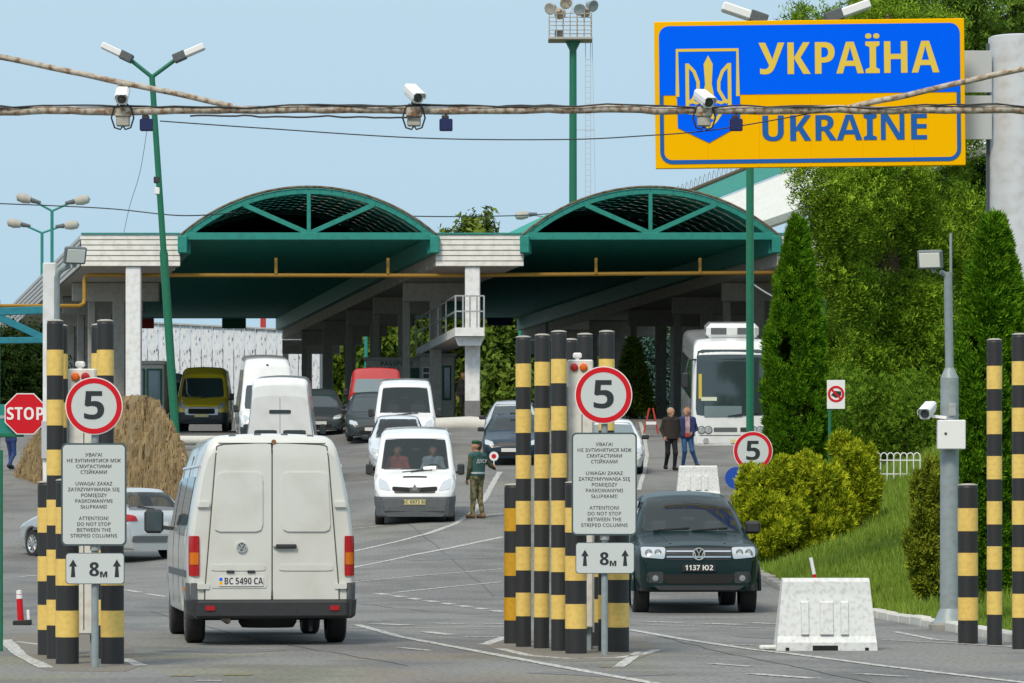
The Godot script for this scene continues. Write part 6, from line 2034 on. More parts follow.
func coach() -> void:
	var S := {"l": 12.0, "w": 1.25, "y0": 0.32, "rt": 0.2, "crown": 0.06, "axles": [2.6, 8.8], "wr": 0.5, "ww": 0.3,
		"tum": [[0.3, 0.97], [0.8, 1.0], [1.6, 1.0], [3.8, 0.94]],
		"top": [[0.0, 0.5], [0.02, 0.9], [0.06, 1.3], [0.2, 2.2], [0.38, 3.3], [0.5, 3.52], [0.7, 3.68], [1.1, 3.76], [11.7, 3.76], [11.95, 3.4], [12.0, 2.4]],
		"plan": [[0.0, 0.88], [0.06, 0.94], [0.2, 0.98], [0.5, 1.0], [11.7, 1.0], [12.0, 0.96]]}
	var d := 128.0
	var t := begin_vehicle("coach_bus", "white coach with roof air unit waiting under the second arch", "coach", S, place(730, d) + Vector3(0.1, 0.08, -6), -0.012, M.car_white)
	one(t, "windscreen", S, "f", [[-1.13, 1.32], [1.13, 1.32], [1.08, 3.42], [-1.08, 3.42]], M.glass, 0.012, 0.1, 12, 10)
	pair(t, "side_window", S, "s", rect(1.2, 1.8, 11.2, 3.0), M.glass, 0.01, 0.05, 16, 4)
	for s in [1, -1]:
		for x in [0.72, 0.94]:
			var l := part("headlight", MB.new().lathe([[0.11, -0.03], [0.105, 0.012], [0.06, 0.018], [0.0, 0.022]], 18, Vector3.BACK, project(S, "f", s * x, 0.86) + Vector3(0, 0, 0.01)).mesh(), M.head_lamp, t)
			part("bezel", ring_mesh(0.13, 0.105, -0.01, 0.02, 18), M.grey_plastic, l, project(S, "f", s * x, 0.86))
		part("fog_lamp", MB.new().lathe([[0.1, -0.03], [0.09, 0.012], [0.0, 0.02]], 16, Vector3.BACK, project(S, "f", s * 0.8, 0.52) + Vector3(0, 0, 0.01)).mesh(), M.head_lamp, t)
		var m := part("wing_mirror", MB.new().cbox(Vector3(s * 1.45, 2.45, 6.0), Vector3(0.22, 0.5, 0.14), 0.05).mesh(), M.black_plastic, t)
		part("mirror_arm", MB.new().tube([Vector3(s * 1.1, 3.1, 5.6), Vector3(s * 1.35, 3.1, 6.0), Vector3(s * 1.45, 2.7, 6.0)], 0.03, 8).mesh(), M.black_plastic, m)
	one(t, "grille", S, "f", rect(-0.55, 0.8, 0.2, 0.94), M.grey_plastic, 0.01, 0.1)
	one(t, "grille", S, "f", rect(0.3, 0.8, 0.6, 0.94), M.black_plastic, 0.012, 0.1)
	one(t, "bumper_line", S, "f", rect(-1.15, 0.68, 1.15, 0.7), M.seam, 0.01, 0.0, 12, 1)
	number_plate(t, project(S, "f", 0.25, 0.5) + Vector3(0, 0, 0.03), "", M.plate_yellow, M.plate_ink)
	part("route_card", MB.new().box(project(S, "f", -0.25, 1.45) + Vector3(0, 0, 0.02), Vector3(1.2, 0.35, 0.006), Basis(Vector3.RIGHT, -0.16)).mesh(), M.glass_light, t)
	part("pennant", MB.new().box(project(S, "f", -0.98, 2.25) + Vector3(0, 0, 0.02), Vector3(0.1, 0.8, 0.006), Basis(Vector3.RIGHT, -0.16)).mesh(), M.car_yellow, t)
	part("green_card", MB.new().box(project(S, "f", -0.7, 1.85) + Vector3(0, 0, 0.02), Vector3(0.5, 0.12, 0.006), Basis(Vector3.RIGHT, -0.16)).mesh(), M.skylight, t)
	part("air_unit", MB.new().cbox(Vector3(0.1, 3.98, 3.6), Vector3(1.7, 0.5, 2.2), 0.14).mesh(), M.car_white, t)
	for x in [-0.35, 0.5]:
		part("fan_grille", MB.new().cbox(Vector3(x, 3.98, 4.705), Vector3(0.5, 0.22, 0.02), 0.005).mesh(), M.grey_plastic, t)
	for s in [-1, 1]:
		part("wiper", bar(project(S, "f", s * 0.1, 1.3) + Vector3(0, 0, 0.04), project(S, "f", s * 0.1 + 0.75, 1.42) + Vector3(0, 0, 0.04), 0.03, 0.03), M.black_plastic, t)
	pair(t, "hatch_seam", S, "s", rect(0.6, 0.9, 11.6, 0.92), M.seam, 0.006, 0.0, 20, 1)

# ---------------------------------------------------------------- people: tapered bones joined by a smooth minimum, meshed as surface nets
func nets(bones: Array, cell: float, blend: float, colour: Callable, mb: MB) -> void:
	var lo := Vector3.ONE * 1e9
	var hi := -lo
	for b in bones:
		var r := maxf(b[2], b[3]) + cell * 3
		lo = lo.min((b[0] as Vector3).min(b[1]) - Vector3.ONE * r)
		hi = hi.max((b[0] as Vector3).max(b[1]) + Vector3.ONE * r)
	var n := Vector3i(((hi - lo) / cell).ceil()) + Vector3i.ONE
	var f := PackedFloat32Array()
	f.resize(n.x * n.y * n.z)
	f.fill(1.0)
	var near := PackedFloat32Array()
	near.resize(f.size())
	near.fill(9.0)
	var who := PackedInt32Array()
	who.resize(f.size())
	for bi in bones.size():
		var a: Vector3 = bones[bi][0]
		var b: Vector3 = bones[bi][1]
		var ra: float = bones[bi][2]
		var rb: float = bones[bi][3]
		var r := maxf(ra, rb) + blend + cell * 2
		var p0 := Vector3i(((a.min(b) - Vector3.ONE * r - lo) / cell).floor()).clamp(Vector3i.ZERO, n - Vector3i.ONE)
		var p1 := Vector3i(((a.max(b) + Vector3.ONE * r - lo) / cell).ceil()).clamp(Vector3i.ZERO, n - Vector3i.ONE)
		var ab := b - a
		var l2 := maxf(ab.length_squared(), 1e-9)
		for z in range(p0.z, p1.z + 1):
			for y in range(p0.y, p1.y + 1):
				var row := (z * n.y + y) * n.x
				for x in range(p0.x, p1.x + 1):
					var p := lo + Vector3(x, y, z) * cell
					var t := clampf((p - a).dot(ab) / l2, 0.0, 1.0)
					var d := p.distance_to(a + ab * t) - lerpf(ra, rb, t)
					var i := row + x
					if d < near[i]:
						near[i] = d
						who[i] = bi
					var o := f[i]
					var h := maxf(blend - absf(o - d), 0.0) / blend
					f[i] = minf(o, d) - h * h * blend * 0.25
	var ids := {}
	var pts := []
	var nor := []
	var col := []
	var step := [1, n.x, n.x * n.y]
	for z in n.z - 1:
		for y in n.y - 1:
			var row := (z * n.y + y) * n.x
			for x in n.x - 1:
				var i := row + x
				var c0 := f[i]
				if c0 > cell * 3.0:
					continue
				var s := 0
				var v := PackedFloat32Array()
				for k in 8:
					var q := f[i + (k & 1) + (n.x if k & 2 else 0) + (step[2] if k & 4 else 0)]
					v.append(q)
					if q < 0.0:
						s += 1
				if s == 0 or s == 8:
					continue
				var sum := Vector3.ZERO
				var cnt := 0
				for k in 8:
					for ax in 3:
						var m := 1 << ax
						if k & m:
							continue
						var va := v[k]
						var vb := v[k | m]
						if (va < 0.0) == (vb < 0.0):
							continue
						var p := Vector3(k & 1, (k >> 1) & 1, (k >> 2) & 1)
						p[ax] += va / (va - vb)
						sum += p
						cnt += 1
				ids[i] = pts.size()
				pts.append(lo + (Vector3(x, y, z) + sum / cnt) * cell)
				nor.append(Vector3(v[1] + v[3] + v[5] + v[7] - v[0] - v[2] - v[4] - v[6], v[2] + v[3] + v[6] + v[7] - v[0] - v[1] - v[4] - v[5], v[4] + v[5] + v[6] + v[7] - v[0] - v[1] - v[2] - v[3]).normalized())
				col.append(colour.call(bones[who[i]][4], pts[-1]))
	mb.use_col = true
	for i in ids:
		for ax in 3:
			var u: int = step[(ax + 1) % 3]
			var w: int = step[(ax + 2) % 3]
			var a := f[i]
			var b := f[i + step[ax]]
			if (a < 0.0) == (b < 0.0):
				continue
			if not (ids.has(i - u) and ids.has(i - w) and ids.has(i - u - w)):
				continue
			var q := [ids[i - u - w], ids[i - w], ids[i], ids[i - u]]
			if a > 0.0:
				q.reverse()
			for k in [[0, 1, 2], [0, 2, 3]]:
				for j in [k[0], k[2], k[1]]:
					mb.col = col[q[j]]
					mb.vert(pts[q[j]], nor[q[j]])

func hand_bones(wrist: Vector3, dir: Vector3, palm: Vector3, thumb_side: Vector3, curl: float) -> Array:
	var o := []
	var k := wrist + dir * 0.085
	o.append([wrist, k, 0.026, 0.026, "skin"])
	o.append([wrist + thumb_side * 0.015 + dir * 0.03, k + thumb_side * 0.026, 0.018, 0.016, "skin"])
	o.append([wrist - thumb_side * 0.015 + dir * 0.03, k - thumb_side * 0.026, 0.018, 0.016, "skin"])
	for i in 4:
		var root := k + thumb_side * (0.03 - i * 0.02)
		var len_: float = [0.07, 0.078, 0.072, 0.056][i]
		var d1 := (dir + palm * curl * 0.6).normalized()
		var d2 := (dir * (1 - curl) + palm * (0.3 + curl)).normalized()
		var m := root + d1 * len_ * 0.55
		o.append([root - dir * 0.02, m, 0.0095, 0.009, "skin"])
		o.append([m, m + d2 * len_ * 0.5, 0.009, 0.0075, "skin"])
	var tb := wrist + dir * 0.025 + thumb_side * 0.025
	var tm := tb + (dir * 0.6 + thumb_side * 0.7 + palm * 0.3).normalized() * 0.045
	o.append([tb - thumb_side * 0.01, tm, 0.013, 0.011, "skin"])
	o.append([tm, tm + (dir * 0.9 + thumb_side * 0.2 + palm * 0.4).normalized() * 0.032, 0.011, 0.009, "skin"])
	return o

func make_person(label: String, where: Vector3, yaw: float, J: Dictionary, C: Dictionary, tall := 1.75) -> Node3D:
	var D := {"hip": Vector3(0.09, 0.93, 0), "kneeL": Vector3(0.1, 0.5, 0.02), "kneeR": Vector3(-0.1, 0.5, 0.02), "footL": Vector3(0.11, 0.08, -0.02), "footR": Vector3(-0.11, 0.08, -0.02), "elL": Vector3(0.25, 1.15, -0.02), "elR": Vector3(-0.25, 1.15, -0.02), "wrL": Vector3(0.25, 0.9, 0.05), "wrR": Vector3(-0.25, 0.9, 0.05), "look": Vector3(0, 0, 1), "palmL": Vector3(-1, 0, 0), "palmR": Vector3(1, 0, 0), "curl": 0.35, "lean": Vector3.ZERO}
	D.merge(J, true)
	var ln: Vector3 = D.lean
	var b := []
	b.append([Vector3(0.09, 0.94, 0), Vector3(-0.09, 0.94, 0), 0.105, 0.105, "legs"])
	for s in [1, -1]:
		var S := "L" if s > 0 else "R"
		b.append([Vector3(s * 0.06, 1.0, 0), Vector3(s * 0.075, 1.2, 0.01) + ln * 0.5, 0.115, 0.12, "torso"])
		b.append([Vector3(s * 0.075, 1.2, 0.01) + ln * 0.5, Vector3(s * 0.1, 1.4, 0) + ln, 0.12, 0.1, "torso"])
		var sh := Vector3(s * 0.185, 1.425, -0.01) + ln
		b.append([sh, Vector3(0, 1.46, -0.01) + ln, 0.07, 0.07, "torso"])
		b.append([sh, D["el" + S], 0.06, 0.048, "sleeve"])
		b.append([D["el" + S], D["wr" + S], 0.048, 0.036, "sleeve"])
		var hip := Vector3(s * 0.09, 0.92, 0)
		b.append([hip, D["knee" + S], 0.092, 0.066, "legs"])
		b.append([D["knee" + S], D["foot" + S], 0.066, 0.05, "legs"])
		var toe: Vector3 = D.get("toe" + S, D["foot" + S] + Vector3(s * 0.02, -0.03, 0.17))
		b.append([D["foot" + S] + Vector3(0, -0.02, -0.03), toe, 0.05, 0.042, "shoe"])
	b.append([Vector3(0, 1.45, -0.01) + ln, Vector3(0, 1.56, 0.01) + ln, 0.06, 0.055, "skin"])
	var head := Vector3(0, 1.635, 0.015) + ln
	var face: Vector3 = D.look.normalized()
	var side := Vector3.UP.cross(face).normalized()
	b.append([head + Vector3(0, 0.025, 0) - face * 0.02, head + Vector3(0, 0.03, 0) + face * 0.02, 0.093, 0.088, "skin"])
	b.append([head + face * 0.03 + Vector3(0, -0.02, 0), head + face * 0.05 + Vector3(0, -0.075, 0), 0.07, 0.04, "skin"])
	for s in [1, -1]:
		b.append([head + side * s * 0.085, head + side * s * 0.095 + Vector3(0, 0.02, 0) - face * 0.01, 0.014, 0.018, "skin"])
	var hair := C.get("hair_long", 0.0) as float
	b.append([head - face * 0.035 + Vector3(0, 0.05, 0), head - face * 0.045 + Vector3(0, 0.0 - hair, 0), 0.09, 0.075, "hair"])
	if not C.get("bald", false):
		b.append([head + Vector3(0, 0.075, 0) - face * 0.03, head + Vector3(0, 0.075, 0) + face * 0.05, 0.06, 0.045, "hair"])
	var fn := FastNoiseLite.new()
	fn.seed = 5
	fn.frequency = 9.0
	var paint := func(k: String, p: Vector3) -> Color:
		var c: Color = C.get(k, C.get("torso", Color.WHITE))
		if k == "torso" and C.has("shirt") and absf(p.x) < 0.07 and p.z > 0.05 and p.y > 1.0:
			c = C.shirt
		if k == "torso" and C.has("stripe") and p.y > 1.07 and p.y < 1.11:
			c = C.stripe
		if C.get("camo", false) and k in ["legs", "sleeve"]:
			c = c.lerp(C.camo_dark, clampf(fn.get_noise_3dv(p) * 4.0 + 0.4, 0, 1))
		return c
	var mb := MB.new()
	nets(b, 0.016, 0.045, paint, mb)
	var t := thing("person", label, "person", where, yaw)
	var fine := []
	fine.append([head + face * 0.1 + Vector3(0, 0.01, 0), head + face * 0.118 + Vector3(0, -0.025, 0), 0.01, 0.016, "skin"])
	fine.append([head + face * 0.06 + Vector3(0, 0.03, 0), head + face * 0.085 + Vector3(0, -0.06, 0), 0.05, 0.032, "skin"])
	for s in [1, -1]:
		fine.append([head + face * 0.094 + side * s * 0.035 + Vector3(0, 0.016, 0), head + face * 0.096 + side * s * 0.04 + Vector3(0, 0.016, 0), 0.009, 0.009, "eye"])
		fine.append([head + face * 0.098 + side * s * 0.02 + Vector3(0, 0.036, 0), head + face * 0.09 + side * s * 0.05 + Vector3(0, 0.034, 0), 0.008, 0.006, "hair"])
	fine.append([head + face * 0.108 + side * 0.02 + Vector3(0, -0.055, 0), head + face * 0.108 - side * 0.02 + Vector3(0, -0.055, 0), 0.007, 0.007, "lip"])
	C.eye = Color(0.03, 0.02, 0.02)
	C.lip = Color(0.3, 0.12, 0.1)
	nets(fine, 0.006, 0.006, paint, mb)
	for s in [1, -1]:
		var S := "L" if s > 0 else "R"
		var dir: Vector3 = D.get("hand" + S, (D["wr" + S] - D["el" + S]).normalized())
		var palm: Vector3 = D["palm" + S]
		palm = (palm - dir * palm.dot(dir)).normalized()
		var ts: Vector3 = palm.cross(dir).normalized() * (s if palm.x * s <= 0 else 1)
		if ts.z < 0:
			ts = -ts
		nets(hand_bones(D["wr" + S], dir, palm, ts, D["curl"]), 0.0065, 0.008, paint, mb)
	var body := part("body", mb.mesh(), M.person, t)
	t.scale = Vector3.ONE * tall / 1.75
	return t

func build_people() -> void:
	var skin := Color(0.42, 0.22, 0.14)
	# border officer with a signal disc
	var foot := gp(477, 518.5)
	var t := make_person("person in green beret and police style vest holding up a signal disc", foot, PI + 0.75, {"elR": Vector3(-0.41, 1.21, -0.02), "wrR": Vector3(-0.6, 1.14, 0.06), "palmR": Vector3(0.2, 0, 1), "handR": Vector3(-0.35, 0.6, 0.35).normalized(), "curl": 0.9, "footL": Vector3(0.1, 0.08, 0.04), "footR": Vector3(-0.12, 0.08, -0.06), "look": Vector3(0.55, -0.05, 1)},
		{"torso": Color(0.03, 0.09, 0.085), "sleeve": Color(0.05, 0.055, 0.03), "legs": Color(0.2, 0.17, 0.09), "camo": true, "camo_dark": Color(0.07, 0.08, 0.03), "shoe": Color(0.2, 0.12, 0.06), "skin": skin, "hair": Color(0.05, 0.035, 0.02), "stripe": Color(0.5, 0.52, 0.5)}, 1.8)
	part("vest", MB.new().tube(range(9).map(func(i: int) -> Vector3: return Vector3(0, 0.98 + i * 0.055, 0.0)), [0.205, 0.2, 0.2, 0.205, 0.21, 0.215, 0.215, 0.2, 0.15], 20).mesh(), mat("vest", 0.025, 0.085, 0.075, 0.85), t).scale = Vector3(1.02, 1, 0.74)
	part("vest_stripe", MB.new().tube([Vector3(0, 1.02, 0), Vector3(0, 1.06, 0)], 0.207, 20, false).mesh(), M.sign_back, t).scale = Vector3(1.02, 1, 0.75)
	text("ДПСУ", 0.085, M.sign_back, t, Vector3(0, 1.31, -0.162), Vector3(0, PI, 0), 1.0, true)
	part("beret", MB.new().lathe([[0.0, -0.03], [0.1, -0.03], [0.125, 0.01], [0.11, 0.045], [0.0, 0.06]], 20, Vector3(-0.1, 1, 0.0).normalized(), Vector3(0.0, 1.725, 0.01)).mesh(), mat("beret", 0.01, 0.07, 0.035, 0.9), t)
	var grip := t.transform * Vector3(-0.635, 1.215, 0.12)
	var s := thing("signal_disc", "small white and red signal disc held up by the officer", "signal disc", grip)
	part("handle", MB.new().tube([Vector3(0, -0.12, 0), Vector3(0, 0.12, 0)], 0.014, 8).mesh(), M.sign_white, s)
	part("disc", MB.new().prism(disc_poly(0.11, 28), -0.008, 0.008, Transform3D(Basis.IDENTITY, Vector3(0, 0.22, 0))).mesh(), M.sign_white, s)
	part("red_centre", MB.new().prism(disc_poly(0.055, 20), -0.011, 0.011, Transform3D(Basis.IDENTITY, Vector3(0, 0.22, 0))).mesh(), M.sign_red, s)
	# two walking men
	t = make_person("person in dark brown jacket and black trousers walking beside the coach", gp(671, 471), 0.25, {"kneeL": Vector3(0.1, 0.5, 0.1), "footL": Vector3(0.1, 0.09, 0.0), "kneeR": Vector3(-0.1, 0.5, 0.02), "footR": Vector3(-0.1, 0.12, -0.2), "elL": Vector3(0.27, 1.16, -0.08), "wrL": Vector3(0.23, 0.93, 0.02), "elR": Vector3(-0.27, 1.16, -0.06), "wrR": Vector3(-0.22, 0.95, 0.08), "look": Vector3(0.2, -0.2, 1)},
		{"torso": Color(0.028, 0.018, 0.014), "sleeve": Color(0.03, 0.02, 0.015), "legs": Color(0.008, 0.008, 0.014), "shoe": Color(0.015, 0.012, 0.01), "skin": skin, "hair": Color(0.3, 0.27, 0.25), "shirt": Color(0.02, 0.025, 0.03), "bald": true}, 1.78)
	part("jacket", MB.new().tube(range(9).map(func(i: int) -> Vector3: return Vector3(0, 0.9 + i * 0.065, -0.005)), [0.2, 0.205, 0.21, 0.21, 0.212, 0.215, 0.215, 0.2, 0.14], 20, false).mesh(), mat("jacket_brown", 0.026, 0.017, 0.014, 0.8), t).scale = Vector3(1.08, 1, 0.78)
	t = make_person("person in blue jacket, pale shirt and jeans walking beside the coach", gp(687, 469), 0.1, {"kneeL": Vector3(0.14, 0.52, 0.08), "footL": Vector3(0.3, 0.12, -0.04), "kneeR": Vector3(-0.08, 0.5, 0.1), "footR": Vector3(-0.13, 0.08, 0.06), "elL": Vector3(0.28, 1.15, 0.0), "wrL": Vector3(0.12, 1.02, 0.2), "elR": Vector3(-0.26, 1.16, -0.05), "wrR": Vector3(-0.27, 0.9, 0.03), "look": Vector3(-0.5, -0.25, 1)},
		{"torso": Color(0.02, 0.035, 0.12), "sleeve": Color(0.02, 0.035, 0.12), "legs": Color(0.035, 0.1, 0.24), "shoe": Color(0.03, 0.025, 0.02), "skin": Color(0.45, 0.24, 0.15), "hair": Color(0.22, 0.12, 0.06), "shirt": Color(0.45, 0.3, 0.33)}, 1.75)
	part("jacket_side", MB.new().prism(PackedVector2Array([Vector2(0.08, 0.93), Vector2(0.2, 0.95), Vector2(0.21, 1.4), Vector2(0.12, 1.45)]), 0.03, 0.16).mesh(), mat("jacket_blue", 0.018, 0.033, 0.115, 0.8), t)
	part("jacket_side", MB.new().prism(PackedVector2Array([Vector2(-0.08, 0.93), Vector2(-0.2, 0.95), Vector2(-0.21, 1.4), Vector2(-0.12, 1.45)]), 0.03, 0.16).mesh(), M.jacket_blue, t)
	part("red_hem", MB.new().tube([Vector3(0, 0.92, 0.02), Vector3(0, 1.03, 0.02)], 0.15, 16, false).mesh(), M.red_board, t)
	# driver and passenger of the delivery van
	var van: Node3D = get_node("delivery_van")
	for q in [[0.42, "person in pale blue shirt at the wheel of the delivery van", Color(0.3, 0.4, 0.5), 0.15], [-0.42, "person in red top in the delivery van passenger seat", Color(0.35, 0.08, 0.08), -0.1]]:
		var p := make_person(q[1], van.transform * Vector3(q[0], 0.06, 0.46), 0.0, {"kneeL": Vector3(0.12, 0.98, 0.4), "kneeR": Vector3(-0.12, 0.98, 0.4), "footL": Vector3(0.12, 0.58, 0.5), "footR": Vector3(-0.12, 0.58, 0.5), "elL": Vector3(0.26, 1.2, 0.12), "wrL": Vector3(0.17, 1.22, 0.36), "elR": Vector3(-0.26, 1.2, 0.12), "wrR": Vector3(-0.17, 1.22, 0.36), "look": Vector3(q[3], 0, 1)}, {"torso": q[2], "sleeve": q[2], "legs": Color(0.02, 0.02, 0.03), "shoe": Color(0.02, 0.02, 0.02), "skin": skin, "hair": Color(0.05, 0.035, 0.025)}, 1.75)
		p.rotation.x = van.rotation.x
	# passer-by behind the stop sign and one waiting by the column
	t = make_person("person in dark jacket and blue jeans walking up behind the stop sign", gp(11, 470), PI - 0.5, {"kneeL": Vector3(0.1, 0.5, 0.12), "footL": Vector3(0.1, 0.1, 0.1), "footR": Vector3(-0.1, 0.14, -0.25), "elL": Vector3(0.24, 1.2, 0.08), "wrL": Vector3(0.2, 1.1, 0.3), "elR": Vector3(-0.24, 1.2, 0.08), "wrR": Vector3(-0.2, 1.1, 0.3)},
		{"torso": Color(0.02, 0.02, 0.025), "sleeve": Color(0.02, 0.02, 0.025), "legs": Color(0.02, 0.05, 0.16), "shoe": Color(0.02, 0.02, 0.03), "skin": skin, "hair": Color(0.04, 0.03, 0.02)}, 1.75)
	t = make_person("person in black standing beside the middle white column", on_ground(px_x(464, 145.5), 145.5), -0.4, {}, {"torso": Color(0.012, 0.012, 0.014), "sleeve": Color(0.012, 0.012, 0.014), "legs": Color(0.01, 0.01, 0.012), "shoe": Color(0.01, 0.01, 0.01), "skin": skin, "hair": Color(0.03, 0.02, 0.015)}, 1.75)

# ---------------------------------------------------------------- plants
func leafy(n: int, twig: float, len_: float, wid: float, hang: float, seed_: int) -> ArrayMesh:    # a twig with leaves
	var r := RandomNumberGenerator.new()
	r.seed = seed_
	var mb := MB.new()
	mb.use_col = true
	for i in n:
		var y := twig * i / n
		var a := r.randf() * TAU
		var dir := Vector3(cos(a), r.randf_range(-0.2, 0.7) - hang, sin(a)).normalized()
		var p := Vector3(r.randf_range(-0.03, 0.03), y, r.randf_range(-0.03, 0.03))
		var sd := dir.cross(Vector3(r.randf_range(-1, 1), 1, r.randf_range(-1, 1))).normalized() * wid / 2
		var up := sd.cross(dir).normalized() * wid * 0.18
		var l := len_ * r.randf_range(0.7, 1.2)
		var q := [p, p + dir * l * 0.45 + sd + up, p + dir * l, p + dir * l * 0.45 - sd + up]
		var t := r.randf_range(0.75, 1.15)
		mb.col = Color(t, t, t * r.randf_range(0.8, 1.0))
		mb.tri(q[0], q[1], q[2])
		mb.tri(q[0], q[2], q[3])
	return mb.mesh()

func spray(n: int, len_: float, wid: float, fan: float, seed_: int) -> ArrayMesh:      # a flat fan of scale leaves, growing up
	var r := RandomNumberGenerator.new()
	r.seed = seed_
	var mb := MB.new()
	mb.use_col = true
	for i in n:
		var a := (float(i) / (n - 1) - 0.5) * fan + r.randf_range(-0.1, 0.1)
		var dir := Vector3(sin(a), cos(a), r.randf_range(-0.25, 0.25)).normalized()
		var sd := dir.cross(Vector3(0, 0, 1).rotated(Vector3.UP, r.randf_range(-0.8, 0.8))).normalized() * wid / 2
		var l := len_ * r.randf_range(0.6, 1.15)
		var p := Vector3(r.randf_range(-0.02, 0.02), 0, r.randf_range(-0.03, 0.03))
		var t := r.randf_range(0.7, 1.2)
		mb.col = Color(t, t, t * 0.9)
		var bend := Vector3(0, 0, r.randf_range(-0.03, 0.03))
		mb.quad(p - sd * 0.5, p + sd * 0.5, p + dir * l * 0.6 + sd + bend, p + dir * l * 0.6 - sd + bend)
		mb.tri(p + dir * l * 0.6 - sd + bend, p + dir * l * 0.6 + sd + bend, p + dir * l)
	return mb.mesh()

func foliage(parent: Node, called: String, clumps: Array, n: int, mesh: Mesh, m: Material, c0: Color, c1: Color, up: Vector3, size: Vector2, seed_: int, hollow := 0.4, gap := -0.2, freq := 0.9, split := 0) -> void:
	var r := RandomNumberGenerator.new()
	r.seed = seed_
	var fn := FastNoiseLite.new()
	fn.seed = seed_
	fn.frequency = freq
	var vol := 0.0
	if split:
		var fresh := []
		for c in clumps:
			fresh.append([c[0], c[1] * 0.7])
			for k in split:
				var a := Vector3(r.randfn(), r.randfn() * 0.9 + 0.1, r.randfn()).normalized()
				fresh.append([c[0] + a * c[1] * r.randf_range(0.6, 1.02), c[1] * r.randf_range(0.2, 0.42) * Vector3(0.85, 1.2, 0.85)])
		clumps = fresh
	for c in clumps:
		vol += pow(c[1].x * c[1].y * c[1].z, 0.7)
	var xs := []
	var cs := []
	for c in clumps:
		var count := int(n * pow(c[1].x * c[1].y * c[1].z, 0.7) / vol)
		for i in count:
			var d := Vector3(r.randfn(), r.randfn(), r.randfn()).normalized()
			var p: Vector3 = c[0] + d * c[1] * pow(r.randf(), hollow) * r.randf_range(0.9, 1.08)
			if fn.get_noise_3dv(p) < gap:
				continue
			var y := (d * 0.7 + up + Vector3(r.randfn(), r.randfn(), r.randfn()) * 0.35).normalized()
			var x := y.cross(d + Vector3(0.01, 0.3, 0.02)).normalized().rotated(y, r.randf_range(-1.2, 1.2))
			var s := r.randf_range(size.x, size.y)
			xs.append(Transform3D(Basis(x * s, y * s, x.cross(y) * s), p))
			cs.append(c0.lerp(c1, r.randf()))
	scatter(called, mesh, m, xs, cs, parent).set_meta("kind", "stuff")

func trunk(t: Node, h: float, r: float, spread: float, seed_: int) -> void:
	var q := RandomNumberGenerator.new()
	q.seed = seed_
	var tr := part("trunk", MB.new().tube([Vector3(0, -0.3, 0), Vector3(0.05, h * 0.3, 0), Vector3(-0.06, h * 0.6, 0.05), Vector3(0, h, 0)], [r * 1.3, r, r * 0.7, r * 0.25], 10).mesh(), M.bark, t)
	for i in 7:
		var a := q.randf() * TAU
		var y := h * q.randf_range(0.35, 0.85)
		var out := Vector3(cos(a), 0, sin(a)) * spread * q.randf_range(0.5, 0.95)
		part("limb", MB.new().tube([Vector3(0, y, 0), out * 0.5 + Vector3(0, y + h * 0.08, 0), out + Vector3(0, y + h * 0.1, 0)], [r * 0.4, r * 0.25, r * 0.08], 6).mesh(), M.bark, tr)

func conifer(label: String, where: Vector3, h: float, r: float, n: int, seed_: int, group: String) -> void:    # a dense column of scale leaves
	var t := thing("thuja_tree", label, "conifer", where, 0, group)
	var shape := func(f: float) -> float: return r * pow(sin(PI * clampf(0.16 + f * 0.84, 0, 1)), 0.62) * (1.0 if f < 0.45 else lerpf(1.0, 0.72, (f - 0.45) / 0.55))
	part("trunk", MB.new().tube([Vector3(0, -0.3, 0), Vector3(0, h * 0.85, 0)], [0.1, 0.03], 8).mesh(), M.bark, t)
	var q := RandomNumberGenerator.new()
	q.seed = seed_
	var fn := FastNoiseLite.new()
	fn.seed = seed_
	fn.frequency = 2.0
	var xs := []
	var cs := []
	var plumes := int(n / 34.0)
	for i in plumes:
		var f := pow(q.randf(), 1.15)
		var a := q.randf() * TAU
		var d := Vector3(cos(a), 0, sin(a))
		var rr: float = shape.call(f) * (0.86 + q.randf() * 0.2 + fn.get_noise_3dv(d * 1.2 + Vector3(0, f * h, 0)) * 0.3)
		var mid := d * rr + Vector3(0, f * h, 0)
		var wide := q.randf_range(0.07, 0.13)
		var long := q.randf_range(0.14, 0.28)
		for k in 34:
			var e := Vector3(q.randfn(), q.randfn(), q.randfn()).normalized() * pow(q.randf(), 0.4)
			var p := mid + Vector3(e.x * wide, e.y * long, e.z * wide)
			var y := (d * 0.5 + Vector3.UP * 0.9 + e * 0.5 + Vector3(q.randfn(), q.randfn(), q.randfn()) * 0.2).normalized()
			var x := y.cross(d).normalized().rotated(y, q.randf_range(-1.5, 1.5))
			var s := q.randf_range(0.6, 1.1)
			xs.append(Transform3D(Basis(x * s, y * s, x.cross(y) * s), p))
			cs.append(Color(0.035, 0.12, 0.006).lerp(Color(0.14, 0.29, 0.012), q.randf()))
	scatter("crown", M.get("spray_mesh"), M.needle, xs, cs, t).set_meta("kind", "stuff")

func shrub(label: String, where: Vector3, clumps: Array, n: int, seed_: int, c0: Color, c1: Color, group := "") -> void:
	var t := thing("shrub", label, "shrub", where, 0, group)
	foliage(t, "foliage", clumps, n, M.get("spray_mesh"), M.needle, c0, c1, Vector3(0, 0.7, 0), Vector2(0.5, 0.95), seed_, 0.3, -0.5, 1.4, 22)
	part("stem", MB.new().tube([Vector3(0, -0.2, 0), Vector3(0, 0.6, 0)], 0.05, 6).mesh(), M.bark, t)

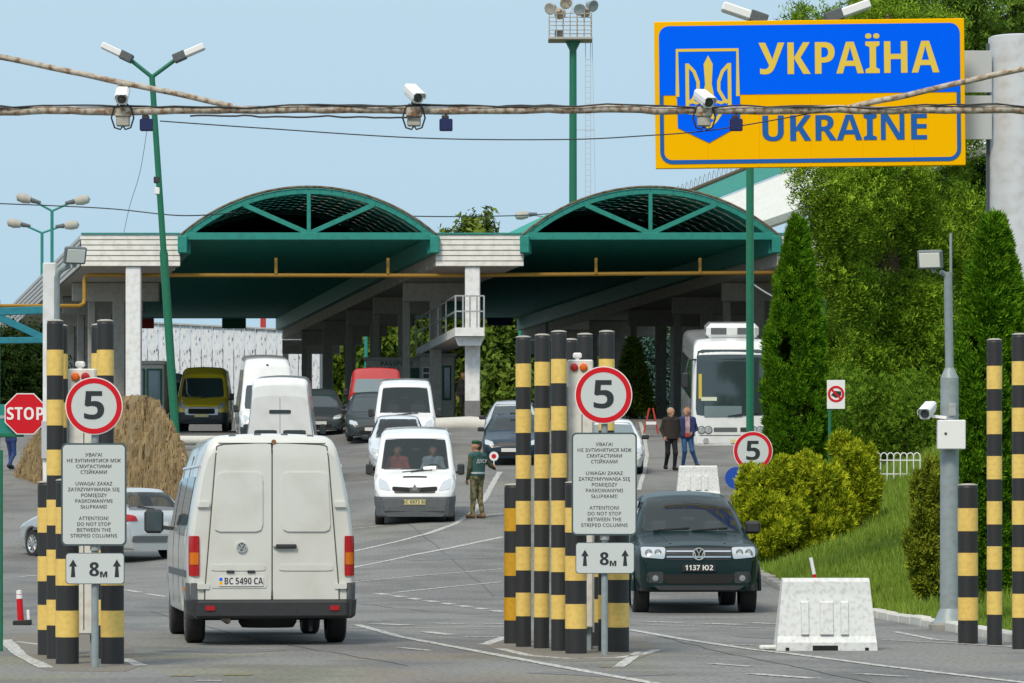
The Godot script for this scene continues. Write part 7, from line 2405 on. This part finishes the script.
func broad_tree(called: String, label: String, px: float, d: float, clumps_px: Array, n: int, mesh: Mesh, c0: Color, c1: Color, up: Vector3, size: Vector2, seed_: int, gap := -0.2) -> void:
	var foot := on_ground(px_x(px, d), d)
	var t := thing(called, label, "tree", foot)
	var top := 0.0
	var cl := []
	for c in clumps_px:
		var p := at(c[0], c[1], d + c[4]) - foot
		cl.append([p, Vector3(c[2], c[3], c[2]) * d / FOC])
		top = maxf(top, p.y)
	trunk(t, top, top * 0.03, 70.0 * d / FOC, seed_)
	foliage(t, "crown", cl, n, mesh, M.leaf, c0, c1, up, size, seed_, 0.38, gap, 0.7, 9)

func build_plants() -> void:
	M["spray_mesh"] = spray(7, 0.17, 0.03, 1.5, 3)
	var twig := leafy(16, 0.6, 0.13, 0.042, 0.25, 4)
	var big := leafy(12, 0.9, 0.42, 0.24, 0.1, 6)
	# tall conifers and golden shrubs on the lawn
	var d := 84.0
	var b := on_ground(px_x(796, d), d)
	conifer("tall narrow conifer between the coach and the willow", b, px_y(226, d) - b.y, 0.62, 24000, 11, "columnar conifers")
	d = 60.0
	b = on_ground(px_x(994, d), d)
	conifer("tall narrow conifer close to the grey sign pillar", b, px_y(226, d) - b.y, 0.58, 22000, 12, "columnar conifers")
	var g0 := Color(0.12, 0.19, 0.008)
	var g1 := Color(0.5, 0.54, 0.025)
	var spot := func(px: float, dd: float) -> Vector3: return on_ground(px_x(px, dd), dd)
	var e := func(px: float, py: float, rx: float, ry: float, dd: float, base: Vector3) -> Array:
		var p := at(px, py, dd) - base
		return [p, Vector3(rx, ry, rx) * dd / FOC]
	var s1d: float = -gp(790, 558).z
	b = spot.call(790, s1d)
	shrub("broad yellow green shrub beside the dark pickup", b, [e.call(766, 496, 32, 38, s1d, b), e.call(804, 500, 38, 40, s1d + 0.3, b), e.call(782, 525, 44, 28, s1d - 0.2, b), e.call(828, 526, 22, 26, s1d, b), e.call(752, 528, 22, 28, s1d, b), e.call(790, 543, 40, 16, s1d - 0.2, b)], 17000, 21, g0, g1, "golden shrubs on the lawn")
	var s2d: float = -gp(850, 532).z
	b = spot.call(852, s2d)
	shrub("yellow green shrub in front of the low hooped fence", b, [e.call(850, 474, 24, 34, s2d, b), e.call(856, 500, 18, 28, s2d, b), e.call(842, 506, 22, 28, s2d, b)], 9000, 22, g0, g1, "golden shrubs on the lawn")
	b = spot.call(925, 58)
	shrub("yellow green shrub behind the grey camera pole", b, [e.call(935, 515, 20, 44, 58, b), e.call(928, 560, 18, 34, 58, b), e.call(950, 555, 22, 40, 58, b)], 8000, 23, Color(0.07, 0.11, 0.01), Color(0.3, 0.34, 0.03), "golden shrubs on the lawn")
	b = spot.call(975, 57)
	shrub("dark low shrub under the conifer by the pillar", b, [e.call(975, 520, 34, 60, 62, b), e.call(1010, 540, 40, 55, 62, b)], 4500, 24, Color(0.02, 0.04, 0.008), Color(0.05, 0.09, 0.014))
	b = spot.call(905, 96)
	shrub("leafy green hedge mass behind the hooped fence", b, [e.call(870, 420, 50, 50, 96, b), e.call(930, 425, 55, 55, 95, b), e.call(980, 430, 45, 60, 94, b), e.call(825, 430, 30, 55, 92, b)], 9000, 25, Color(0.06, 0.14, 0.01), Color(0.2, 0.33, 0.03))
	# willow and its neighbours
	var w0 := Color(0.07, 0.16, 0.008)
	var w1 := Color(0.32, 0.48, 0.035)
	broad_tree("willow_tree", "large bright green willow behind the country sign", 888, 104, [[880, 40, 75, 60, 2], [850, 120, 55, 60, 0], [925, 110, 60, 70, 3], [846, 195, 38, 50, -3], [885, 215, 62, 60, 0], [945, 225, 48, 70, 2], [848, 275, 36, 55, -2], [900, 310, 58, 60, 0], [866, 360, 46, 60, -1], [925, 380, 52, 60, 0], [955, 320, 34, 70, 2], [850, 415, 32, 45, 0], [900, 430, 40, 34, -2], [945, 425, 40, 40, -2], [815, 14, 22, 14, 0], [815, 178, 18, 26, -3]], 34000, twig, w0, w1, Vector3(0, -0.75, 0), Vector2(0.6, 1.05), 41, -0.25)
	broad_tree("ash_tree", "darker leafy tree rising behind the grey pillar", 1010, 126, [[1000, 20, 70, 60, 0], [960, 60, 60, 60, 2], [1010, 120, 60, 70, 0], [970, 190, 55, 70, 0], [1015, 230, 50, 70, 0], [985, 300, 60, 80, 2], [1030, 330, 60, 80, 0], [960, 390, 60, 70, 2], [900, 20, 60, 40, 4]], 12000, twig, Color(0.05, 0.11, 0.012), Color(0.15, 0.25, 0.03), Vector3(0, -0.1, 0), Vector2(0.9, 1.6), 42, -0.4)
	broad_tree("maple_tree", "dense dark tree filling the gap beyond the willow", 880, 136, [[866, 130, 45, 60, 0], [900, 90, 60, 70, 0], [870, 220, 50, 70, 0], [920, 230, 55, 80, 0], [880, 320, 60, 70, 0], [930, 380, 60, 70, 0], [850, 400, 50, 60, 0]], 9000, twig, Color(0.03, 0.08, 0.01), Color(0.09, 0.17, 0.02), Vector3(0, 0.1, 0), Vector2(1.1, 1.9), 43, -0.6)
	# trees seen under and over the station
	broad_tree("lime_tree", "tall pale green tree showing above the middle fascia", 470, 252, [[470, 262, 34, 45, 0], [455, 320, 40, 50, 0], [500, 340, 45, 50, 0], [480, 395, 55, 50, 0], [440, 380, 40, 50, 0]], 5000, big, Color(0.06, 0.11, 0.015), Color(0.17, 0.22, 0.03), Vector3(0, 0.1, 0), Vector2(0.8, 1.5), 51, -0.5)
	broad_tree("lime_tree", "green tree seen beneath the second arch beside the blue board", 545, 246, [[540, 340, 45, 40, 0], [530, 390, 50, 45, 0], [575, 370, 45, 50, 0]], 4000, big, Color(0.05, 0.1, 0.012), Color(0.14, 0.2, 0.025), Vector3(0, 0.1, 0), Vector2(0.8, 1.5), 52, -0.5)
	broad_tree("lime_tree", "green tree seen beyond the passport booth columns", 385, 250, [[345, 360, 40, 40, 0], [385, 350, 45, 45, 0], [415, 370, 40, 45, 0], [350, 400, 50, 35, 0]], 4000, big, Color(0.05, 0.095, 0.012), Color(0.13, 0.19, 0.02), Vector3(0, 0.1, 0), Vector2(0.8, 1.5), 53, -0.5)
	broad_tree("lime_tree", "green tree far behind the waiting coach", 690, 255, [[620, 340, 45, 50, 0], [680, 340, 55, 55, 0], [740, 340, 55, 60, 0], [640, 400, 55, 40, 0], [720, 400, 60, 45, 0]], 5000, big, Color(0.03, 0.07, 0.01), Color(0.08, 0.13, 0.02), Vector3(0, 0.1, 0), Vector2(0.8, 1.5), 54, -0.6)
	broad_tree("dark_tree", "dark green tree beside the station behind the stop sign", 18, 158, [[10, 365, 34, 34, 0], [34, 385, 24, 36, 0], [-10, 400, 40, 40, 0], [25, 420, 34, 30, 0], [48, 410, 20, 30, 0]], 5000, twig, Color(0.014, 0.035, 0.008), Color(0.04, 0.08, 0.014), Vector3(0, 0.1, 0), Vector2(1.0, 1.8), 55, -0.5)
	var cone := func(label: String, px: float, dd: float, top: float, rad: float, n: int, sd: int, ca: Color, cb: Color) -> void:
		var foot: Vector3 = on_ground(px_x(px, dd), dd)
		var t := thing("spruce_tree", label, "conifer", foot, 0, "blue spruces behind the coach")
		var h := px_y(top, dd) - foot.y
		part("trunk", MB.new().tube([Vector3(0, -0.2, 0), Vector3(0, h, 0)], [0.16, 0.03], 8).mesh(), M.bark, t)
		var q := RandomNumberGenerator.new()
		q.seed = sd
		var xs := []
		var cs := []
		for i in n:
			var f := 1.0 - sqrt(q.randf())
			var tier := 0.75 + 0.25 * (1.0 - fmod(f * 14.0, 1.0))
			var a := q.randf() * TAU
			var dv := Vector3(cos(a), 0, sin(a))
			var rr: float = rad * (1.0 - f) * tier * sqrt(q.randf_range(0.25, 1.0))
			var y := (dv + Vector3(0, -0.25, 0) + Vector3(q.randfn(), q.randfn(), q.randfn()) * 0.3).normalized()
			var x := y.cross(Vector3.UP).normalized()
			var s := q.randf_range(1.5, 2.8)
			xs.append(Transform3D(Basis(x * s, y * s, x.cross(y) * s), dv * rr + Vector3(0, 0.3 + f * h, 0)))
			cs.append(ca.lerp(cb, q.randf()))
		scatter("crown", M.get("spray_mesh"), M.needle, xs, cs, t).set_meta("kind", "stuff")
	var s0 := Color(0.05, 0.11, 0.095)
	var s1 := Color(0.15, 0.26, 0.23)
	cone.call("blue grey spruce behind the columns, the one farther from the coach", 650, 205, 300, 2.6, 4500, 61, s0, s1)
	cone.call("blue grey spruce behind the columns, the one closer to the coach", 683, 207, 308, 2.4, 4000, 62, s0, s1)
	cone.call("smaller bright green conifer behind the white car", 633, 150, 345, 0.75, 1800, 63, Color(0.05, 0.1, 0.01), Color(0.12, 0.18, 0.02))
	# street trees behind the photographer, mirrored in paint and glass
	for i in 6:
		var q := Vector3(-26 + i * 10.5, 0, 22.0 + (i % 3) * 5)
		var t := thing("street_tree", ["roadside tree, first of the row behind the viewer", "roadside tree, second of the row behind the viewer", "roadside tree, third of the row behind the viewer", "roadside tree, fourth of the row behind the viewer", "roadside tree, fifth of the row behind the viewer", "roadside tree, sixth of the row behind the viewer"][i], "tree", q)
		trunk(t, 9.0, 0.25, 2.5, 300 + i)
		foliage(t, "crown", [[Vector3(0, 6, 0), Vector3(3.6, 3.2, 3.6)], [Vector3(1.5, 9, 0), Vector3(3, 3, 3)], [Vector3(-2, 8.5, 0.5), Vector3(2.8, 2.8, 2.8)]], 1800, big, M.leaf, Color(0.05, 0.1, 0.012), Color(0.14, 0.2, 0.025), Vector3(0, 0.1, 0), Vector2(1.0, 1.8), 310 + i, 0.38, -0.5, 0.7, 4)
	# grass
	var tuft := MB.new()
	tuft.use_col = true
	for i in 9:
		var a := rng.randf() * TAU
		var p := Vector3(rng.randf_range(-0.09, 0.09), 0, rng.randf_range(-0.09, 0.09))
		var h := rng.randf_range(0.1, 0.24)
		var sd := Vector3(cos(a), 0, sin(a)) * 0.009
		var tip := p + Vector3(rng.randf_range(-0.07, 0.07), h, rng.randf_range(-0.07, 0.07))
		var t := rng.randf_range(0.75, 1.2)
		tuft.col = Color(t, t, t)
		tuft.tri(p - sd, p + sd, tip)
	var tm := tuft.mesh()
	var xs := []
	var cs := []
	var fn := FastNoiseLite.new()
	fn.seed = 77
	fn.frequency = 0.5
	for i in 42000:
		var dd := rng.randf_range(40.0, 96.0)
		var x := xr(dd) + 0.25 + 10.0 * pow(rng.randf(), 1.4)
		var k := fn.get_noise_2d(x, dd)      # patches of lusher and drier grass
		var s := rng.randf_range(0.55, 1.25) * (1.0 + k * 0.6)
		if dd < 54.0:
			s *= 0.5
		xs.append(Transform3D(Basis(Vector3.UP, rng.randf() * TAU).scaled(Vector3.ONE * s), Vector3(x, gh(x, dd) - 0.01, -dd)))
		cs.append(Color(0.1, 0.19, 0.018).lerp(Color(0.27, 0.36, 0.06), rng.randf()))
	mat("blade", 1, 1, 1, 0.6)
	M.blade.vertex_color_use_as_albedo = true
	M.blade.metallic_specular = 0.15
	M.blade.backlight = Color(0.45, 0.5, 0.15)
	var o := scatter("grass", tm, M.blade, xs, cs, self)
	o.set_meta("kind", "stuff")
	o.set_meta("label", "tall bright green grass covering the sloping lawn")
	o.set_meta("category", "grass")
